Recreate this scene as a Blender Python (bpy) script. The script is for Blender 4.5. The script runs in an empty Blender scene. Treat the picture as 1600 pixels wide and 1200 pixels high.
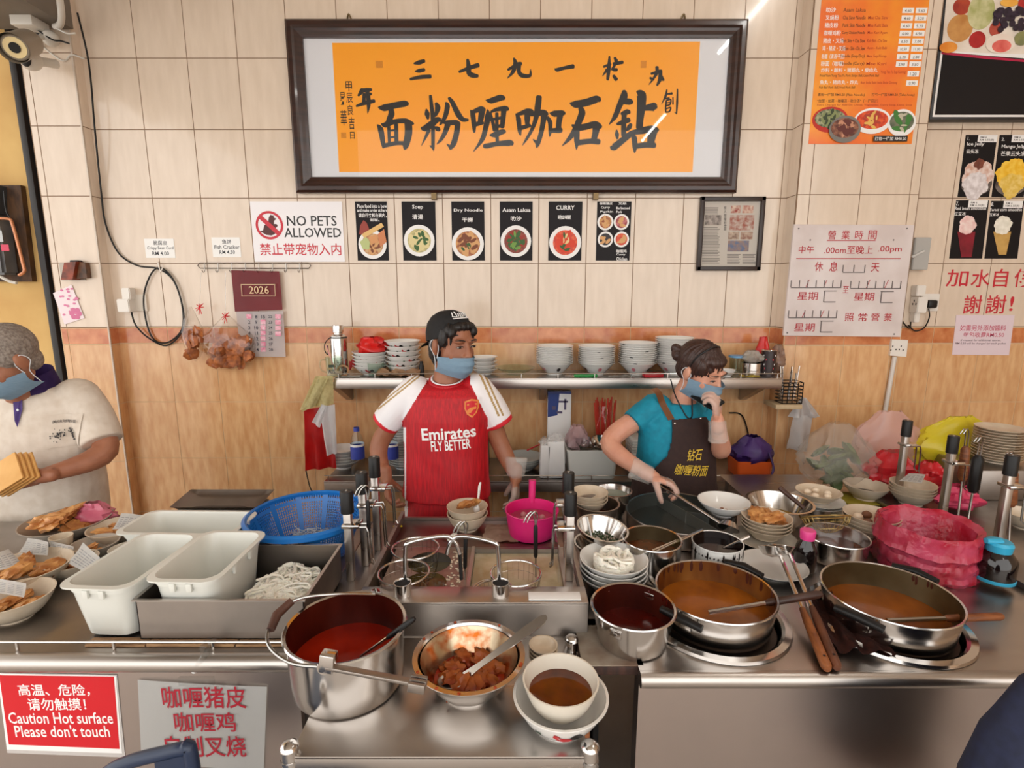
import bpy, bmesh, math, random
from mathutils import Vector, Matrix, noise as mnoise
import numpy as np
PI = math.pi
sc = bpy.context.scene
COL = sc.collection
# ------------------------------------------------------------------ camera
F_PX, CAM_H, TH = 830.0, 1.70, math.atan(830.0 / 4665.0)
cam_d = bpy.data.cameras.new('camera'); cam = bpy.data.objects.new('camera', cam_d); COL.objects.link(cam)
cam_d.sensor_fit = 'HORIZONTAL'; cam_d.sensor_width = 36.0; cam_d.lens = 36.0 * F_PX / 1600.0
cam_d.clip_start = 0.02; cam_d.clip_end = 100
cam.location = (0, 0, CAM_H); cam.rotation_euler = (PI / 2 - TH, 0, 0)
sc.camera = cam
# ------------------------------------------------------------------ view, world (overcast street light through the open shop front)
sc.view_settings.view_transform = 'Standard'; sc.view_settings.look = 'None'
sc.view_settings.gamma = 1.0; sc.view_settings.use_curve_mapping = False
sc.view_settings.exposure = 0.30
try: sc.cycles.use_denoising = True
except Exception: pass
sc.cycles.max_bounces = 8; sc.cycles.diffuse_bounces = 4; sc.cycles.glossy_bounces = 4
sc.cycles.transparent_max_bounces = 24; sc.cycles.transmission_bounces = 6
sc.cycles.caustics_reflective = False; sc.cycles.caustics_refractive = False
sc.cycles.sample_clamp_indirect = 4.0
world = bpy.data.worlds.new('overcast'); sc.world = world; world.use_nodes = True
wb = world.node_tree.nodes['Background']; wb.inputs[0].default_value = (1.0, 0.975, 0.94, 1); wb.inputs[1].default_value = 2.0
# ------------------------------------------------------------------ helpers: pixel of the 1600x1200 photograph -> point in the room
cT, sT = math.cos(TH), math.sin(TH)
def ray(px, py):
    a, b = (px - 800) / F_PX, (600 - py) / F_PX
    return Vector((a, cT + b * sT, -sT + b * cT))
def G(px, py, z):
    d = ray(px, py); t = (z - CAM_H) / d.z
    return Vector((d.x * t, d.y * t, z))
def W(px, py, y):
    d = ray(px, py); t = y / d.y
    return Vector((d.x * t, y, CAM_H + d.z * t))
def depth(p): return p.y * cT - (p.z - CAM_H) * sT
def S(npx, p): return npx / F_PX * depth(p)
def C(r, g, b, k=1.0):
    f = lambda c: ((c / 255) / 12.92 if c / 255 <= .04045 else ((c / 255 + .055) / 1.055) ** 2.4)
    return (f(r) * k, f(g) * k, f(b) * k, 1.0)
# ------------------------------------------------------------------ materials
MATS = {}
def mat(name, c1, rough=.5, metal=0., c2=None, scale=20., stretch=(1, 1, 1), bump=0., bscale=None, coat=0., alpha=1., trans=0.,
        emit=0., lo=.35, hi=.65, detail=4., sss=0., coord='obj', rvar=0., ior=1.5, sheen=0.):
    if name in MATS: return MATS[name]
    m = bpy.data.materials.new(name); MATS[name] = m; m.use_nodes = True
    nt = m.node_tree; N = nt.nodes; L = nt.links; p = N['Principled BSDF']
    p.inputs['Base Color'].default_value = c1; p.inputs['Roughness'].default_value = rough
    p.inputs['Metallic'].default_value = metal; p.inputs['IOR'].default_value = ior
    if coat: p.inputs['Coat Weight'].default_value = coat; p.inputs['Coat Roughness'].default_value = .06
    if alpha < 1: p.inputs['Alpha'].default_value = alpha
    if trans: p.inputs['Transmission Weight'].default_value = trans
    if sss: p.inputs['Subsurface Weight'].default_value = sss; p.inputs['Subsurface Radius'].default_value = (.02, .01, .006); p.inputs['Subsurface Scale'].default_value = .3
    if sheen: p.inputs['Sheen Weight'].default_value = sheen
    if emit: p.inputs['Emission Color'].default_value = c1; p.inputs['Emission Strength'].default_value = emit
    if c2 or bump or rvar:
        if coord == 'world':
            tc = N.new('ShaderNodeNewGeometry'); out = tc.outputs['Position']
        else:
            tc = N.new('ShaderNodeTexCoord'); out = tc.outputs['Object']
        mp = N.new('ShaderNodeMapping'); mp.inputs['Scale'].default_value = stretch; L.new(out, mp.inputs['Vector'])
        nz = N.new('ShaderNodeTexNoise'); nz.inputs['Scale'].default_value = scale; nz.inputs['Detail'].default_value = detail
        L.new(mp.outputs[0], nz.inputs['Vector'])
        if c2:
            rp = N.new('ShaderNodeValToRGB'); rp.color_ramp.elements[0].position = lo; rp.color_ramp.elements[1].position = hi
            rp.color_ramp.elements[0].color = c1; rp.color_ramp.elements[1].color = c2
            L.new(nz.outputs['Fac'], rp.inputs[0]); L.new(rp.outputs[0], p.inputs['Base Color'])
        if rvar:
            mr = N.new('ShaderNodeMapRange'); mr.inputs[1].default_value = .3; mr.inputs[2].default_value = .7
            mr.inputs[3].default_value = max(.02, rough - rvar); mr.inputs[4].default_value = rough + rvar
            L.new(nz.outputs['Fac'], mr.inputs[0]); L.new(mr.outputs[0], p.inputs['Roughness'])
        if bump:
            bp = N.new('ShaderNodeBump'); bp.inputs['Strength'].default_value = bump; bp.inputs['Distance'].default_value = .004
            if bscale:
                n2 = N.new('ShaderNodeTexNoise'); n2.inputs['Scale'].default_value = bscale; n2.inputs['Detail'].default_value = 3
                L.new(mp.outputs[0], n2.inputs['Vector']); L.new(n2.outputs['Fac'], bp.inputs['Height'])
            else: L.new(nz.outputs['Fac'], bp.inputs['Height'])
            L.new(bp.outputs[0], p.inputs['Normal'])
    return m
def clearmat(name, tint=(1, 1, 1, 1), ior=1.45, rough=.05):
    if name in MATS: return MATS[name]
    m = bpy.data.materials.new(name); MATS[name] = m; m.use_nodes = True; nt = m.node_tree; nt.nodes.clear()
    o = nt.nodes.new('ShaderNodeOutputMaterial'); t = nt.nodes.new('ShaderNodeBsdfTransparent'); t.inputs[0].default_value = tint
    g = nt.nodes.new('ShaderNodeBsdfGlossy'); g.inputs['Roughness'].default_value = rough; f = nt.nodes.new('ShaderNodeFresnel'); f.inputs[0].default_value = ior
    x = nt.nodes.new('ShaderNodeMixShader'); ge = nt.nodes.new('ShaderNodeNewGeometry'); iv = nt.nodes.new('ShaderNodeMath'); iv.operation = 'SUBTRACT'; iv.inputs[0].default_value = 1.; ml = nt.nodes.new('ShaderNodeMath'); ml.operation = 'MULTIPLY'
    nt.links.new(ge.outputs['Backfacing'], iv.inputs[1]); nt.links.new(iv.outputs[0], ml.inputs[0]); nt.links.new(f.outputs[0], ml.inputs[1]); nt.links.new(ml.outputs[0], x.inputs[0]); nt.links.new(t.outputs[0], x.inputs[1]); nt.links.new(g.outputs[0], x.inputs[2]); nt.links.new(x.outputs[0], o.inputs[0])
    return m
def flat(r, g, b, rough=.55, k=1.):
    return mat('print_%d_%d_%d_%d' % (r, g, b, int(rough * 100)), C(r, g, b, k), rough)
# ------------------------------------------------------------------ mesh helpers
def obj(name, me, m=None, parent=None, loc=None, rot=None, smooth=True):
    if isinstance(me, bmesh.types.BMesh):
        bm = me; me = bpy.data.meshes.new(name); bm.to_mesh(me); bm.free()
        if smooth:
            me.shade_smooth()
            try: me.set_sharp_from_angle(angle=math.radians(38))
            except Exception: pass
    o = bpy.data.objects.new(name, me); COL.objects.link(o)
    if m is not None and me is not None and len(me.materials) == 0:
        for mm in (m if isinstance(m, (list, tuple)) else [m]): me.materials.append(mm)
    if parent: o.parent = parent
    if loc is not None: o.location = loc
    if rot is not None: o.rotation_euler = rot
    return o
def tag(o, label, cat, group=None):
    o['label'] = label; o['category'] = cat
    if group: o['group'] = group
    return o
def thing(name, label, cat, loc=(0, 0, 0), rz=0, group=None):
    o = bpy.data.objects.new(name, None); COL.objects.link(o); o.empty_display_size = .05
    o.location = loc; o.rotation_euler = (0, 0, rz)
    return tag(o, label, cat, group)
def struct(o): o['kind'] = 'structure'; return o
def dup(root, loc=None, rot=None, label=None, group=None, scale=None):
    r = root.copy(); COL.objects.link(r)
    if loc is not None: r.location = loc
    if rot is not None: r.rotation_euler = rot
    if scale is not None: r.scale = scale
    if label: r['label'] = label
    if group: r['group'] = group
    for ch in list(root.children):
        c = ch.copy(); COL.objects.link(c); c.parent = r
        for g in list(ch.children):
            d = g.copy(); COL.objects.link(d); d.parent = c
    return r
def NB(): return bmesh.new()
def box(bm, sx, sy, sz, c=(0, 0, 0), bev=0., rot=None):
    r = bmesh.ops.create_cube(bm, size=1.0); vs = r['verts']
    mtx = Matrix.Translation(Vector(c)) @ (rot.to_4x4() if rot else Matrix.Identity(4)) @ Matrix.Diagonal((sx, sy, sz, 1))
    bmesh.ops.transform(bm, matrix=mtx, verts=vs)
    if bev > 0:
        es = list({e for v in vs for e in v.link_edges})
        bmesh.ops.bevel(bm, geom=es, offset=bev, segments=2, profile=.5, affect='EDGES')
    return bm
def lathe(prof, seg=32, bm=None, c=(0, 0, 0), closed=False, sx=1., sy=1., fn=None):
    """prof: list of (r, z). closed joins last to first"""
    bm = bm or NB(); rings = []
    for (r, z) in prof:
        if r < 1e-6: rings.append([bm.verts.new((c[0], c[1], c[2] + z))]); continue
        ring = []
        for i in range(seg):
            a = 2 * PI * i / seg; rr, zz = (fn(r, z, a) if fn else (r, z))
            ring.append(bm.verts.new((c[0] + rr * math.cos(a) * sx, c[1] + rr * math.sin(a) * sy, c[2] + zz)))
        rings.append(ring)
    pairs = list(zip(rings[:-1], rings[1:])) + ([(rings[-1], rings[0])] if closed else [])
    for A, B in pairs:
        if len(A) == 1 and len(B) == 1: continue
        for i in range(seg):
            j = (i + 1) % seg
            if len(A) == 1: bm.faces.new((A[0], B[j], B[i]))
            elif len(B) == 1: bm.faces.new((A[i], A[j], B[0]))
            else: bm.faces.new((A[i], A[j], B[j], B[i]))
    bmesh.ops.recalc_face_normals(bm, faces=bm.faces[:])
    return bm
def tube(pts, r, seg=8, bm=None, cap=True):
    """r: number or list of radii"""
    bm = bm or NB(); pts = [Vector(p) for p in pts]; n = len(pts)
    rs = r if isinstance(r, (list, tuple)) else [r] * n
    t0 = (pts[1] - pts[0]).normalized(); up = Vector((0, 0, 1)) if abs(t0.z) < .9 else Vector((0, 1, 0))
    nrm = t0.cross(up).normalized(); rings = []
    for i, p in enumerate(pts):
        t = ((pts[min(i + 1, n - 1)] - pts[max(i - 1, 0)])).normalized()
        nrm = (nrm - t * nrm.dot(t)).normalized(); bn = t.cross(nrm)
        rings.append([bm.verts.new(p + (nrm * math.cos(2 * PI * k / seg) + bn * math.sin(2 * PI * k / seg)) * rs[i]) for k in range(seg)])
    for A, B in zip(rings[:-1], rings[1:]):
        for k in range(seg): bm.faces.new((A[k], A[(k + 1) % seg], B[(k + 1) % seg], B[k]))
    if cap: bm.faces.new(rings[0][::-1]); bm.faces.new(rings[-1])
    return bm
def spline(pts, n=8, closed=False):
    """Catmull-Rom through points"""
    P = [Vector(p) for p in pts]; out = []
    m = len(P)
    rng = range(m if closed else m - 1)
    for i in rng:
        g = (lambda k: P[k % m]) if closed else (lambda k: P[max(0, min(m - 1, k))])
        a, b, c, d = g(i - 1), g(i), g(i + 1), g(i + 2)
        for k in range(n):
            t = k / n
            out.append(.5 * ((2 * b) + (c - a) * t + (2 * a - 5 * b + 4 * c - d) * t * t + (3 * b - a - 3 * c + d) * t ** 3))
    if not closed: out.append(P[-1])
    return out
def loft(rings, bm=None, cap=True, closed=True):
    bm = bm or NB(); R = [[bm.verts.new(v) for v in r] for r in rings]; n = len(R[0])
    for A, B in zip(R[:-1], R[1:]):
        for k in range(n if closed else n - 1): bm.faces.new((A[k], A[(k + 1) % n], B[(k + 1) % n], B[k]))
    if cap and closed: bm.faces.new(R[0][::-1]); bm.faces.new(R[-1])
    bmesh.ops.recalc_face_normals(bm, faces=bm.faces[:])
    return bm
def rrect(w, h, r, n=5):
    out = []
    for cx, cy, a0 in ((w / 2 - r, h / 2 - r, 0), (-w / 2 + r, h / 2 - r, PI / 2), (-w / 2 + r, -h / 2 + r, PI), (w / 2 - r, -h / 2 + r, 1.5 * PI)):
        for k in range(n + 1):
            a = a0 + PI / 2 * k / n; out.append((cx + r * math.cos(a), cy + r * math.sin(a)))
    return out
def prism(poly, z0, z1, bm=None):
    """poly (x,y) extruded z0..z1"""
    bm = bm or NB(); A = [bm.verts.new((x, y, z0)) for x, y in poly]; B = [bm.verts.new((x, y, z1)) for x, y in poly]; n = len(poly)
    bm.faces.new(A[::-1]); bm.faces.new(B)
    for k in range(n): bm.faces.new((A[k], A[(k + 1) % n], B[(k + 1) % n], B[k]))
    bmesh.ops.recalc_face_normals(bm, faces=bm.faces[:])
    return bm
def wplate(poly, y0, y1, bm=None):
    """upright plate: poly (x,z) extruded along y"""
    bm = bm or NB(); A = [bm.verts.new((x, y0, z)) for x, z in poly]; B = [bm.verts.new((x, y1, z)) for x, z in poly]; n = len(poly)
    bm.faces.new(A); bm.faces.new(B[::-1])
    for k in range(n): bm.faces.new((A[k], B[k], B[(k + 1) % n], A[(k + 1) % n]))
    bmesh.ops.recalc_face_normals(bm, faces=bm.faces[:])
    return bm
def blob(r=(.02, .02, .02), seed=0, amp=.25, freq=2., sub=2, bm=None, c=(0, 0, 0), rot=None):
    bm = bm or NB(); q = bmesh.ops.create_icosphere(bm, subdivisions=sub, radius=1.)['verts']
    rot = rot or Matrix.Identity(3); off = Vector((seed * 3.7, seed * 1.3, seed * 7.1))
    for v in q:
        k = 1 + amp * mnoise.noise(v.co * freq + off) + (amp * .45 * mnoise.noise(v.co * freq * 2.9 + off) if sub > 2 else 0)
        v.co = rot @ Vector((v.co.x * r[0] * k, v.co.y * r[1] * k, v.co.z * r[2] * k)) + Vector(c)
    return bm
def rotm(ax, ay, az): return (Matrix.Rotation(az, 3, 'Z') @ Matrix.Rotation(ay, 3, 'Y') @ Matrix.Rotation(ax, 3, 'X'))
def sheet(nx, ny, fn, thick=0., bm=None):
    """grid surface fn(u,v)->Vector, optional solid thickness along normals"""
    bm = bm or NB(); V = [[bm.verts.new(fn(i / nx, j / ny)) for i in range(nx + 1)] for j in range(ny + 1)]
    fs = [bm.faces.new((V[j][i], V[j][i + 1], V[j + 1][i + 1], V[j + 1][i])) for j in range(ny) for i in range(nx)]
    if thick: bmesh.ops.solidify(bm, geom=fs, thickness=thick)
    return bm
# ------------------------------------------------------------------ flat lettering
_tc = {}
def text_mesh(s, bold=0., shear=0., space=1.):
    key = (s, bold, shear, space)
    if key in _tc: return _tc[key]
    cu = bpy.data.curves.new('t', 'FONT'); cu.body = s; cu.size = 1.; cu.offset = bold; cu.shear = shear; cu.space_character = space
    cu.resolution_u = 2; cu.fill_mode = 'FRONT'; cu.align_x = 'LEFT'; cu.space_line = 1.0
    o = bpy.data.objects.new('t', cu); COL.objects.link(o)
    dg = bpy.context.evaluated_depsgraph_get(); dg.update()
    me = bpy.data.meshes.new_from_object(o.evaluated_get(dg)); bpy.data.objects.remove(o); bpy.data.curves.remove(cu)
    co = np.empty(len(me.vertices) * 3); me.vertices.foreach_get('co', co); co = co.reshape(-1, 3)
    tris = [tuple(p.vertices) for p in me.polygons]; bpy.data.meshes.remove(me)
    _tc[key] = (co, tris); return _tc[key]
def text_into(bm, s, x0, z0, x1, z1, y, bold=0., shear=0., skew=0., space=1., keep=False):
    """fit lettering into the upright rectangle (x0..x1, z0..z1) on the plane y"""
    co, tris = text_mesh(s, bold, shear, space)
    if len(co) == 0: return bm
    mn, mx = co.min(0), co.max(0); w, h = max(mx[0] - mn[0], 1e-6), max(mx[1] - mn[1], 1e-6)
    fx, fz = (x1 - x0) / w, (z1 - z0) / h
    if keep: fx = fz = min(fx, fz); x0 = (x0 + x1) / 2 - w * fx / 2; z0 = (z0 + z1) / 2 - h * fz / 2
    vs = [bm.verts.new((x0 + (c[0] - mn[0]) * fx + skew * (c[1] - mn[1]) * fz, y, z0 + (c[1] - mn[1]) * fz)) for c in co]
    for t in tris:
        try: bm.faces.new([vs[i] for i in t])
        except ValueError: pass
    return bm
# ================================================================== STRUCTURE
YW, YP, YC = 2.88, 2.78, 2.82          # back wall, right pillar face, left column face
m_grout = mat('grout', C(150, 122, 96), .9)
_n = m_grout.node_tree; _g = _n.nodes.new('ShaderNodeNewGeometry'); _x = _n.nodes.new('ShaderNodeSeparateXYZ'); _r = _n.nodes.new('ShaderNodeMath'); _r.operation = 'GREATER_THAN'; _r.inputs[1].default_value = 1.5
_m = _n.nodes.new('ShaderNodeMix'); _m.data_type = 'RGBA'; _m.inputs[6].default_value = C(206, 176, 138); _m.inputs[7].default_value = C(138, 112, 90)   # light grout below, brown grout above the border
_n.links.new(_g.outputs['Position'], _x.inputs[0]); _n.links.new(_x.outputs['Z'], _r.inputs[0]); _n.links.new(_r.outputs[0], _m.inputs[0]); _n.links.new(_m.outputs[2], _n.nodes['Principled BSDF'].inputs['Base Color'])
def tile_mat(name, ca, cb, rough, scale, stretch, lo, hi, vary):
    m = mat(name, ca, rough, c2=cb, scale=scale, stretch=stretch, lo=lo, hi=hi, coord='world', detail=6, coat=.35)
    nt = m.node_tree; p = nt.nodes['Principled BSDF']
    src = p.inputs['Base Color'].links[0].from_socket
    oi = nt.nodes.new('ShaderNodeObjectInfo'); mr = nt.nodes.new('ShaderNodeMapRange')
    mr.inputs[3].default_value = 1 - vary; mr.inputs[4].default_value = 1 + vary
    nt.links.new(oi.outputs['Random'], mr.inputs[0])
    mx = nt.nodes.new('ShaderNodeMix'); mx.data_type = 'RGBA'; mx.blend_type = 'MULTIPLY'; mx.inputs[0].default_value = 1
    nt.links.new(src, mx.inputs[6]); nt.links.new(mr.outputs[0], mx.inputs[7]); nt.links.new(mx.outputs[2], p.inputs['Base Color'])
    return m
m_t_up = tile_mat('tile_cream', C(217, 198, 178), C(227, 209, 190), .2, 6, (5, 5, 1), .3, .75, .025)
m_t_lo = tile_mat('tile_amber', C(204, 150, 100), C(226, 182, 134), .22, 11, (3.2, 3.2, .8), .3, .7, .03)
m_t_bd = tile_mat('tile_terracotta', C(181, 96, 50), C(214, 142, 92), .22, 16, (1, 1, 1), .3, .7, .04)
ROWS_UP = [1.503 + .3315 * k for k in range(8)]           # cream courses
BORDER = (1.413, 1.497)
ROWS_LO = [1.410 - .3225 * k for k in range(5)]
_tm = {}
def tile_mesh(w, h, m):
    k = (round(w, 3), round(h, 3), m.name)
    if k not in _tm:
        bm = NB(); box(bm, w, .009, h, (0, 0, 0))
        for v in bm.verts:
            if v.co.y < 0: v.co.x *= 1 - .0016 / w; v.co.z *= 1 - .0016 / h
        me = bpy.data.meshes.new('tile'); bm.to_mesh(me); bm.free(); me.materials.append(m); _tm[k] = me
    return _tm[k]
def tiled(parent, joints, y, zmin=.05, zmax=3.75, axis='x', xface=0):
    g = .0028
    rows = [(ROWS_UP[k], ROWS_UP[k + 1] if k + 1 < len(ROWS_UP) else zmax, m_t_up) for k in range(len(ROWS_UP))]
    rows += [(BORDER[0], BORDER[1], m_t_bd)] + [(ROWS_LO[k + 1], ROWS_LO[k], m_t_lo) for k in range(len(ROWS_LO) - 1)]
    for (z0, z1, m) in rows:
        if z1 > zmax + .01 or z0 < zmin: continue
        for a, b in zip(joints[:-1], joints[1:]):
            me = tile_mesh(b - a - g, z1 - z0 - g, m)
            o = obj('tile', me, None, parent)
            if axis == 'x': o.location = ((a + b) / 2, y, (z0 + z1) / 2)
            else: o.location = (xface, (a + b) / 2, (z0 + z1) / 2); o.rotation_euler = (0, 0, axis * PI / 2)
# back wall between the left column and the right pillar
bm = NB(); box(bm, 7.4, .12, 3.9, (1.3, YW + .057, 1.95)); wall_back = struct(obj('wall_back', bm, m_grout))
XL, XR = -2.134, 1.425
xs = [-.1105 + .2502 * k for k in range(-9, 7)]
xs = [XL] + [x for x in xs if XL + .03 < x < XR - .03] + [XR]
tiled(wall_back, xs, YW, zmax=3.4, zmin=.1)
# right wall recess beyond the pillar
XP = 2.03
xr = [2.28 + .2535 * k for k in range(0, 6)]
tiled(wall_back, [XP] + xr, YW, zmax=3.4, zmin=.1)
# right pillar
bm = NB(); box(bm, XP - XR + .006, YW - YP + .06, 3.9, ((XP + XR) / 2, (YW + YP) / 2 + .027, 1.95)); wall_pillar = struct(obj('wall_pillar', bm, m_grout))
tiled(wall_pillar, [XR, 1.487, 1.737, 1.985, XP], YP, zmax=3.4, zmin=.1)
tiled(wall_pillar, [YP, YW], 0, zmax=3.4, zmin=.1, axis=-1, xface=XR)
# left column
XC = -2.385
bm = NB(); box(bm, XL - XC + .006, YW - YC + .06, 3.9, ((XC + XL) / 2, (YW + YC) / 2 + .027, 1.95)); wall_column = struct(obj('wall_column', bm, m_grout))
tiled(wall_column, [XC, -2.352, XL], YC, zmax=3.4, zmin=.1)
tiled(wall_column, [YC, YW], 0, zmax=3.4, zmin=.1, axis=1, xface=XL)
m_strip = mat('column_edge_strip', C(205, 190, 175), .35)
bm = NB(); box(bm, .007, .007, 3.3, (XL + .001, YC - .004, 1.66)); struct(obj('trim_1', bm, m_strip))
# weathered yellow wall and dark post beyond the column
m_yel = mat('yellow_plaster', C(222, 186, 120), .9, c2=C(196, 152, 92), scale=3.2, bump=.25, detail=9, lo=.3, hi=.75)
bm = NB(); box(bm, 2.6, .1, 3.9, (-3.75, 2.97, 1.95)); struct(obj('wall_left', bm, m_yel))
m_post = mat('dark_post', C(26, 20, 18), .5)
bm = NB(); box(bm, .034, .05, 3.3, (-2.446, 2.86, 1.65), .004); struct(obj('trim_2', bm, m_post))
bm = NB(); box(bm, .035, .05, 3.3, (-2.405, 2.88, 1.65), .003); struct(obj('trim_3', bm, mat('brown_jamb', C(150, 118, 92), .6)))
# beam at upper left running towards the street
m_beam = mat('beam_paint', C(128, 118, 106), .8, c2=C(112, 103, 92), scale=4)
bm = NB(); box(bm, .5, 4.8, .95, (-2.106 - .25, YC - .01 - 2.4, 2.93 + .475)); struct(obj('trim_4', bm, m_beam))
# ceiling, floor, right-hand wall (shop front behind the camera stays open)
m_ceil = mat('ceiling_paint', C(226, 220, 210), .9, c2=C(214, 208, 198), scale=3)
bm = NB(); box(bm, 10, 5.0, .1, (.5, .5, 3.88)); struct(obj('ceiling', bm, m_ceil))
m_floor = mat('floor_tile', C(196, 186, 176), .5, c2=C(182, 172, 162), scale=5)
bm = NB(); box(bm, 16, 12, .1, (0, -2.0, -.05)); struct(obj('floor', bm, m_floor))
bm = NB(); box(bm, .1, 5.0, 3.9, (4.2, .5, 1.95)); struct(obj('wall_right', bm, mat('side_wall_paint', C(206, 176, 146), .7, c2=C(196, 166, 136), scale=4)))
# fluorescent battens (their reflections streak the sign glass)
m_batten = mat('batten_white', C(225, 225, 222), .5)
m_lamp = mat('tube_glow', (1, .97, .92, 1), .5, emit=40.)
def batten(x, y, label):
    t = thing('ceiling_light', label, 'light', (x, y, 3.73), 0, 'fluorescent battens')
    b = NB(); box(b, .07, 1.28, .05, (0, 0, .065), .006); obj('batten', b, m_batten, t)
    obj('tube', tube([(0, -.59, .02), (0, .59, .02)], .016, 12), m_lamp, t)
    for s in (-1, 1):
        b = NB(); box(b, .04, .03, .05, (0, s * .605, .03), .004); obj('lamp_holder', b, m_batten, t)
for x, y in ((1.82, -1.6), (1.82, 1.2)):
    batten(x, y, 'white fluorescent tube light batten on the ceiling ' + ('over the stove counter' if y > 0 else 'towards the open shop front'))
# ================================================================== THINGS ON THE WALLS
YF = YW - .0046        # face of the back wall tiles
YPF = YP - .0046       # face of the pillar tiles
def wp(name, bm, m, parent, smooth=True):      # part built in room coordinates under an unrotated thing
    if isinstance(bm, list):
        for b in bm: o = obj(name, b, m, parent, loc=-Vector(parent.location), smooth=False)
        return o
    return obj(name, bm, m, parent, loc=-Vector(parent.location), smooth=smooth)
def RX(x0, y0, x1, y1, Y):
    cy = (y0 + y1) / 2; return (W(x0, cy, Y).x, W(x0, y1, Y).z, W(x1, cy, Y).x, W(x0, y0, Y).z)
def plate(x0, y0, x1, y1, Y, t=.003, bm=None, skew=0):
    """upright board covering a pixel rectangle on plane Y (its back), thickness t towards the room"""
    a, b, c, d = RX(x0, y0, x1, y1, Y)
    return wplate([(a, b), (c, b), (c + skew, d), (a + skew, d)], Y - t, Y, bm)
def quad(pts, Y, bm=None, t=.0004):
    return wplate([(W(x, y, Y).x, W(x, y, Y).z) for x, y in pts], Y - t, Y, bm)
def disc(cx, cy, rx, Y, bm=None, ry=None, n=28, t=.0004):
    p = W(cx, cy, Y); r = S(rx, p); q = r if ry is None else S(ry, p)
    return wplate([(p.x + r * math.cos(2 * PI * k / n), p.z + q * math.sin(2 * PI * k / n)) for k in range(n)], Y - t, Y, bm)
def words(items, Y, bm=None, bold=0.008):
    """items: (string, x0, y0, x1, y1[, keep])"""
    out = []
    for it in items:
        b_ = bm or NB(); a, b, c, d = RX(*it[1:5], Y); text_into(b_, it[0], a, b, c, d, Y, bold, keep=len(it) > 5 and it[5]); out.append(b_)
    return bm or out
def splat(cx, cy, r, Y, n, size, seed, bm=None, t=.0003, el=2.2, spread=.85):
    """scattered flat strips and dabs inside a circle: printed food"""
    bm = bm or NB(); rnd = random.Random(seed); p0 = W(cx, cy, Y); R = S(r, p0); s = S(size, p0)
    for k in range(n):
        a = rnd.random() * 2 * PI; q = R * spread * math.sqrt(rnd.random()); x, z = p0.x + q * math.cos(a), p0.z + q * math.sin(a)
        w, h, b = s * rnd.uniform(.7, 1.5), s * rnd.uniform(.7, 1.5) / el, rnd.random() * PI
        pts = [(x + w * math.cos(i) * math.cos(b) - h * math.sin(i) * math.sin(b), z + w * math.cos(i) * math.sin(b) + h * math.sin(i) * math.cos(b)) for i in [j * PI / 4 for j in range(8)]]
        yy = Y - k * 2e-6
        vs = [bm.verts.new((x_, yy, z_)) for x_, z_ in pts]; bm.faces.new(vs)
    return bm
def brush(strokes, ox, oy, k, Y, bm):
    for si, st in enumerate(strokes):
        P = [(Vector((ox + x / k, oy + y / k)), w / k * .5) for x, y, w in st]
        # smooth the stroke
        pts = []; m = len(P)
        for i in range(m - 1):
            g = lambda j: P[max(0, min(m - 1, j))]
            (a, wa), (b, wb_), (c, wc), (d, wd) = g(i - 1), g(i), g(i + 1), g(i + 2)
            for q in range(5):
                t = q / 5
                v = .5 * ((2 * b) + (c - a) * t + (2 * a - 5 * b + 4 * c - d) * t * t + (3 * b - a - 3 * c + d) * t ** 3)
                pts.append((v, wb_ + (wc - wb_) * t))
        pts.append(P[-1])
        d0 = (pts[1][0] - pts[0][0]).normalized(); d1 = (pts[-1][0] - pts[-2][0]).normalized()
        pts = [(pts[0][0] - d0 * pts[0][1] * .45, pts[0][1] * .55)] + pts + [(pts[-1][0] + d1 * pts[-1][1] * .5, pts[-1][1] * .5)]
        L_, R_ = [], []
        for i, (p, w) in enumerate(pts):
            t = (pts[min(i + 1, len(pts) - 1)][0] - pts[max(i - 1, 0)][0]).normalized(); nn = Vector((-t.y, t.x))
            for side, lst in ((1, L_), (-1, R_)):
                q = p + nn * w * side; v = W(q.x, q.y, Y); lst.append(bm.verts.new((v.x, Y - si * 4e-6, v.z)))
        for i in range(len(pts) - 1): bm.faces.new((L_[i], L_[i + 1], R_[i + 1], R_[i]))
    return bm
# ---- framed calligraphy sign
m_frame = mat('dark_mahogany', C(58, 30, 20), .28, c2=C(38, 18, 12), scale=6, stretch=(1, 1, 9), coat=.3)
m_ink = mat('ink', C(22, 18, 17), .6)
m_banner = mat('banner_orange', C(254, 166, 24), .35, c2=C(255, 160, 20), scale=1.2, lo=.3, hi=.7)
m_matt = mat('matt_silver', C(222, 222, 226), .35)
m_seal = mat('seal_print', C(208, 122, 12), .5, c2=C(222, 142, 20), scale=160)
t = thing('framed_sign', 'wide framed orange calligraphy sign in dark mahogany frame above the poster row', 'sign', (0.02, YF, 2.18))
fx0, fz0, fx1, fz1 = -1.102, 2.187, 1.146, 2.99
fw = .078; prof = [(0, 0), (0, .030), (.012, .040), (.030, .040), (.040, .032), (.052, .030), (.066, .022), (fw, .020), (fw, 0)]
bm = NB(); rings = []
for (cx, cz, dx, dz) in ((fx0, fz0, 1, 1), (fx1, fz0, -1, 1), (fx1, fz1, -1, -1), (fx0, fz1, 1, -1)):
    rings.append([bm.verts.new((cx + dx * a, YF - .004 - b, cz + dz * a)) for a, b in prof])
for i in range(4):
    A, B = rings[i], rings[(i + 1) % 4]
    for k in range(len(prof) - 1): bm.faces.new((A[k], A[k + 1], B[k + 1], B[k]))
bmesh.ops.recalc_face_normals(bm, faces=bm.faces[:]); wp('frame', bm, m_frame, t, smooth=False)
bm = wplate([(fx0 + .07, fz0 + .07), (fx1 - .07, fz0 + .07), (fx1 - .07, fz1 - .07), (fx0 + .07, fz1 - .07)], YF - .012, YF - .004); wp('mount_board', bm, m_matt, t)
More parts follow.
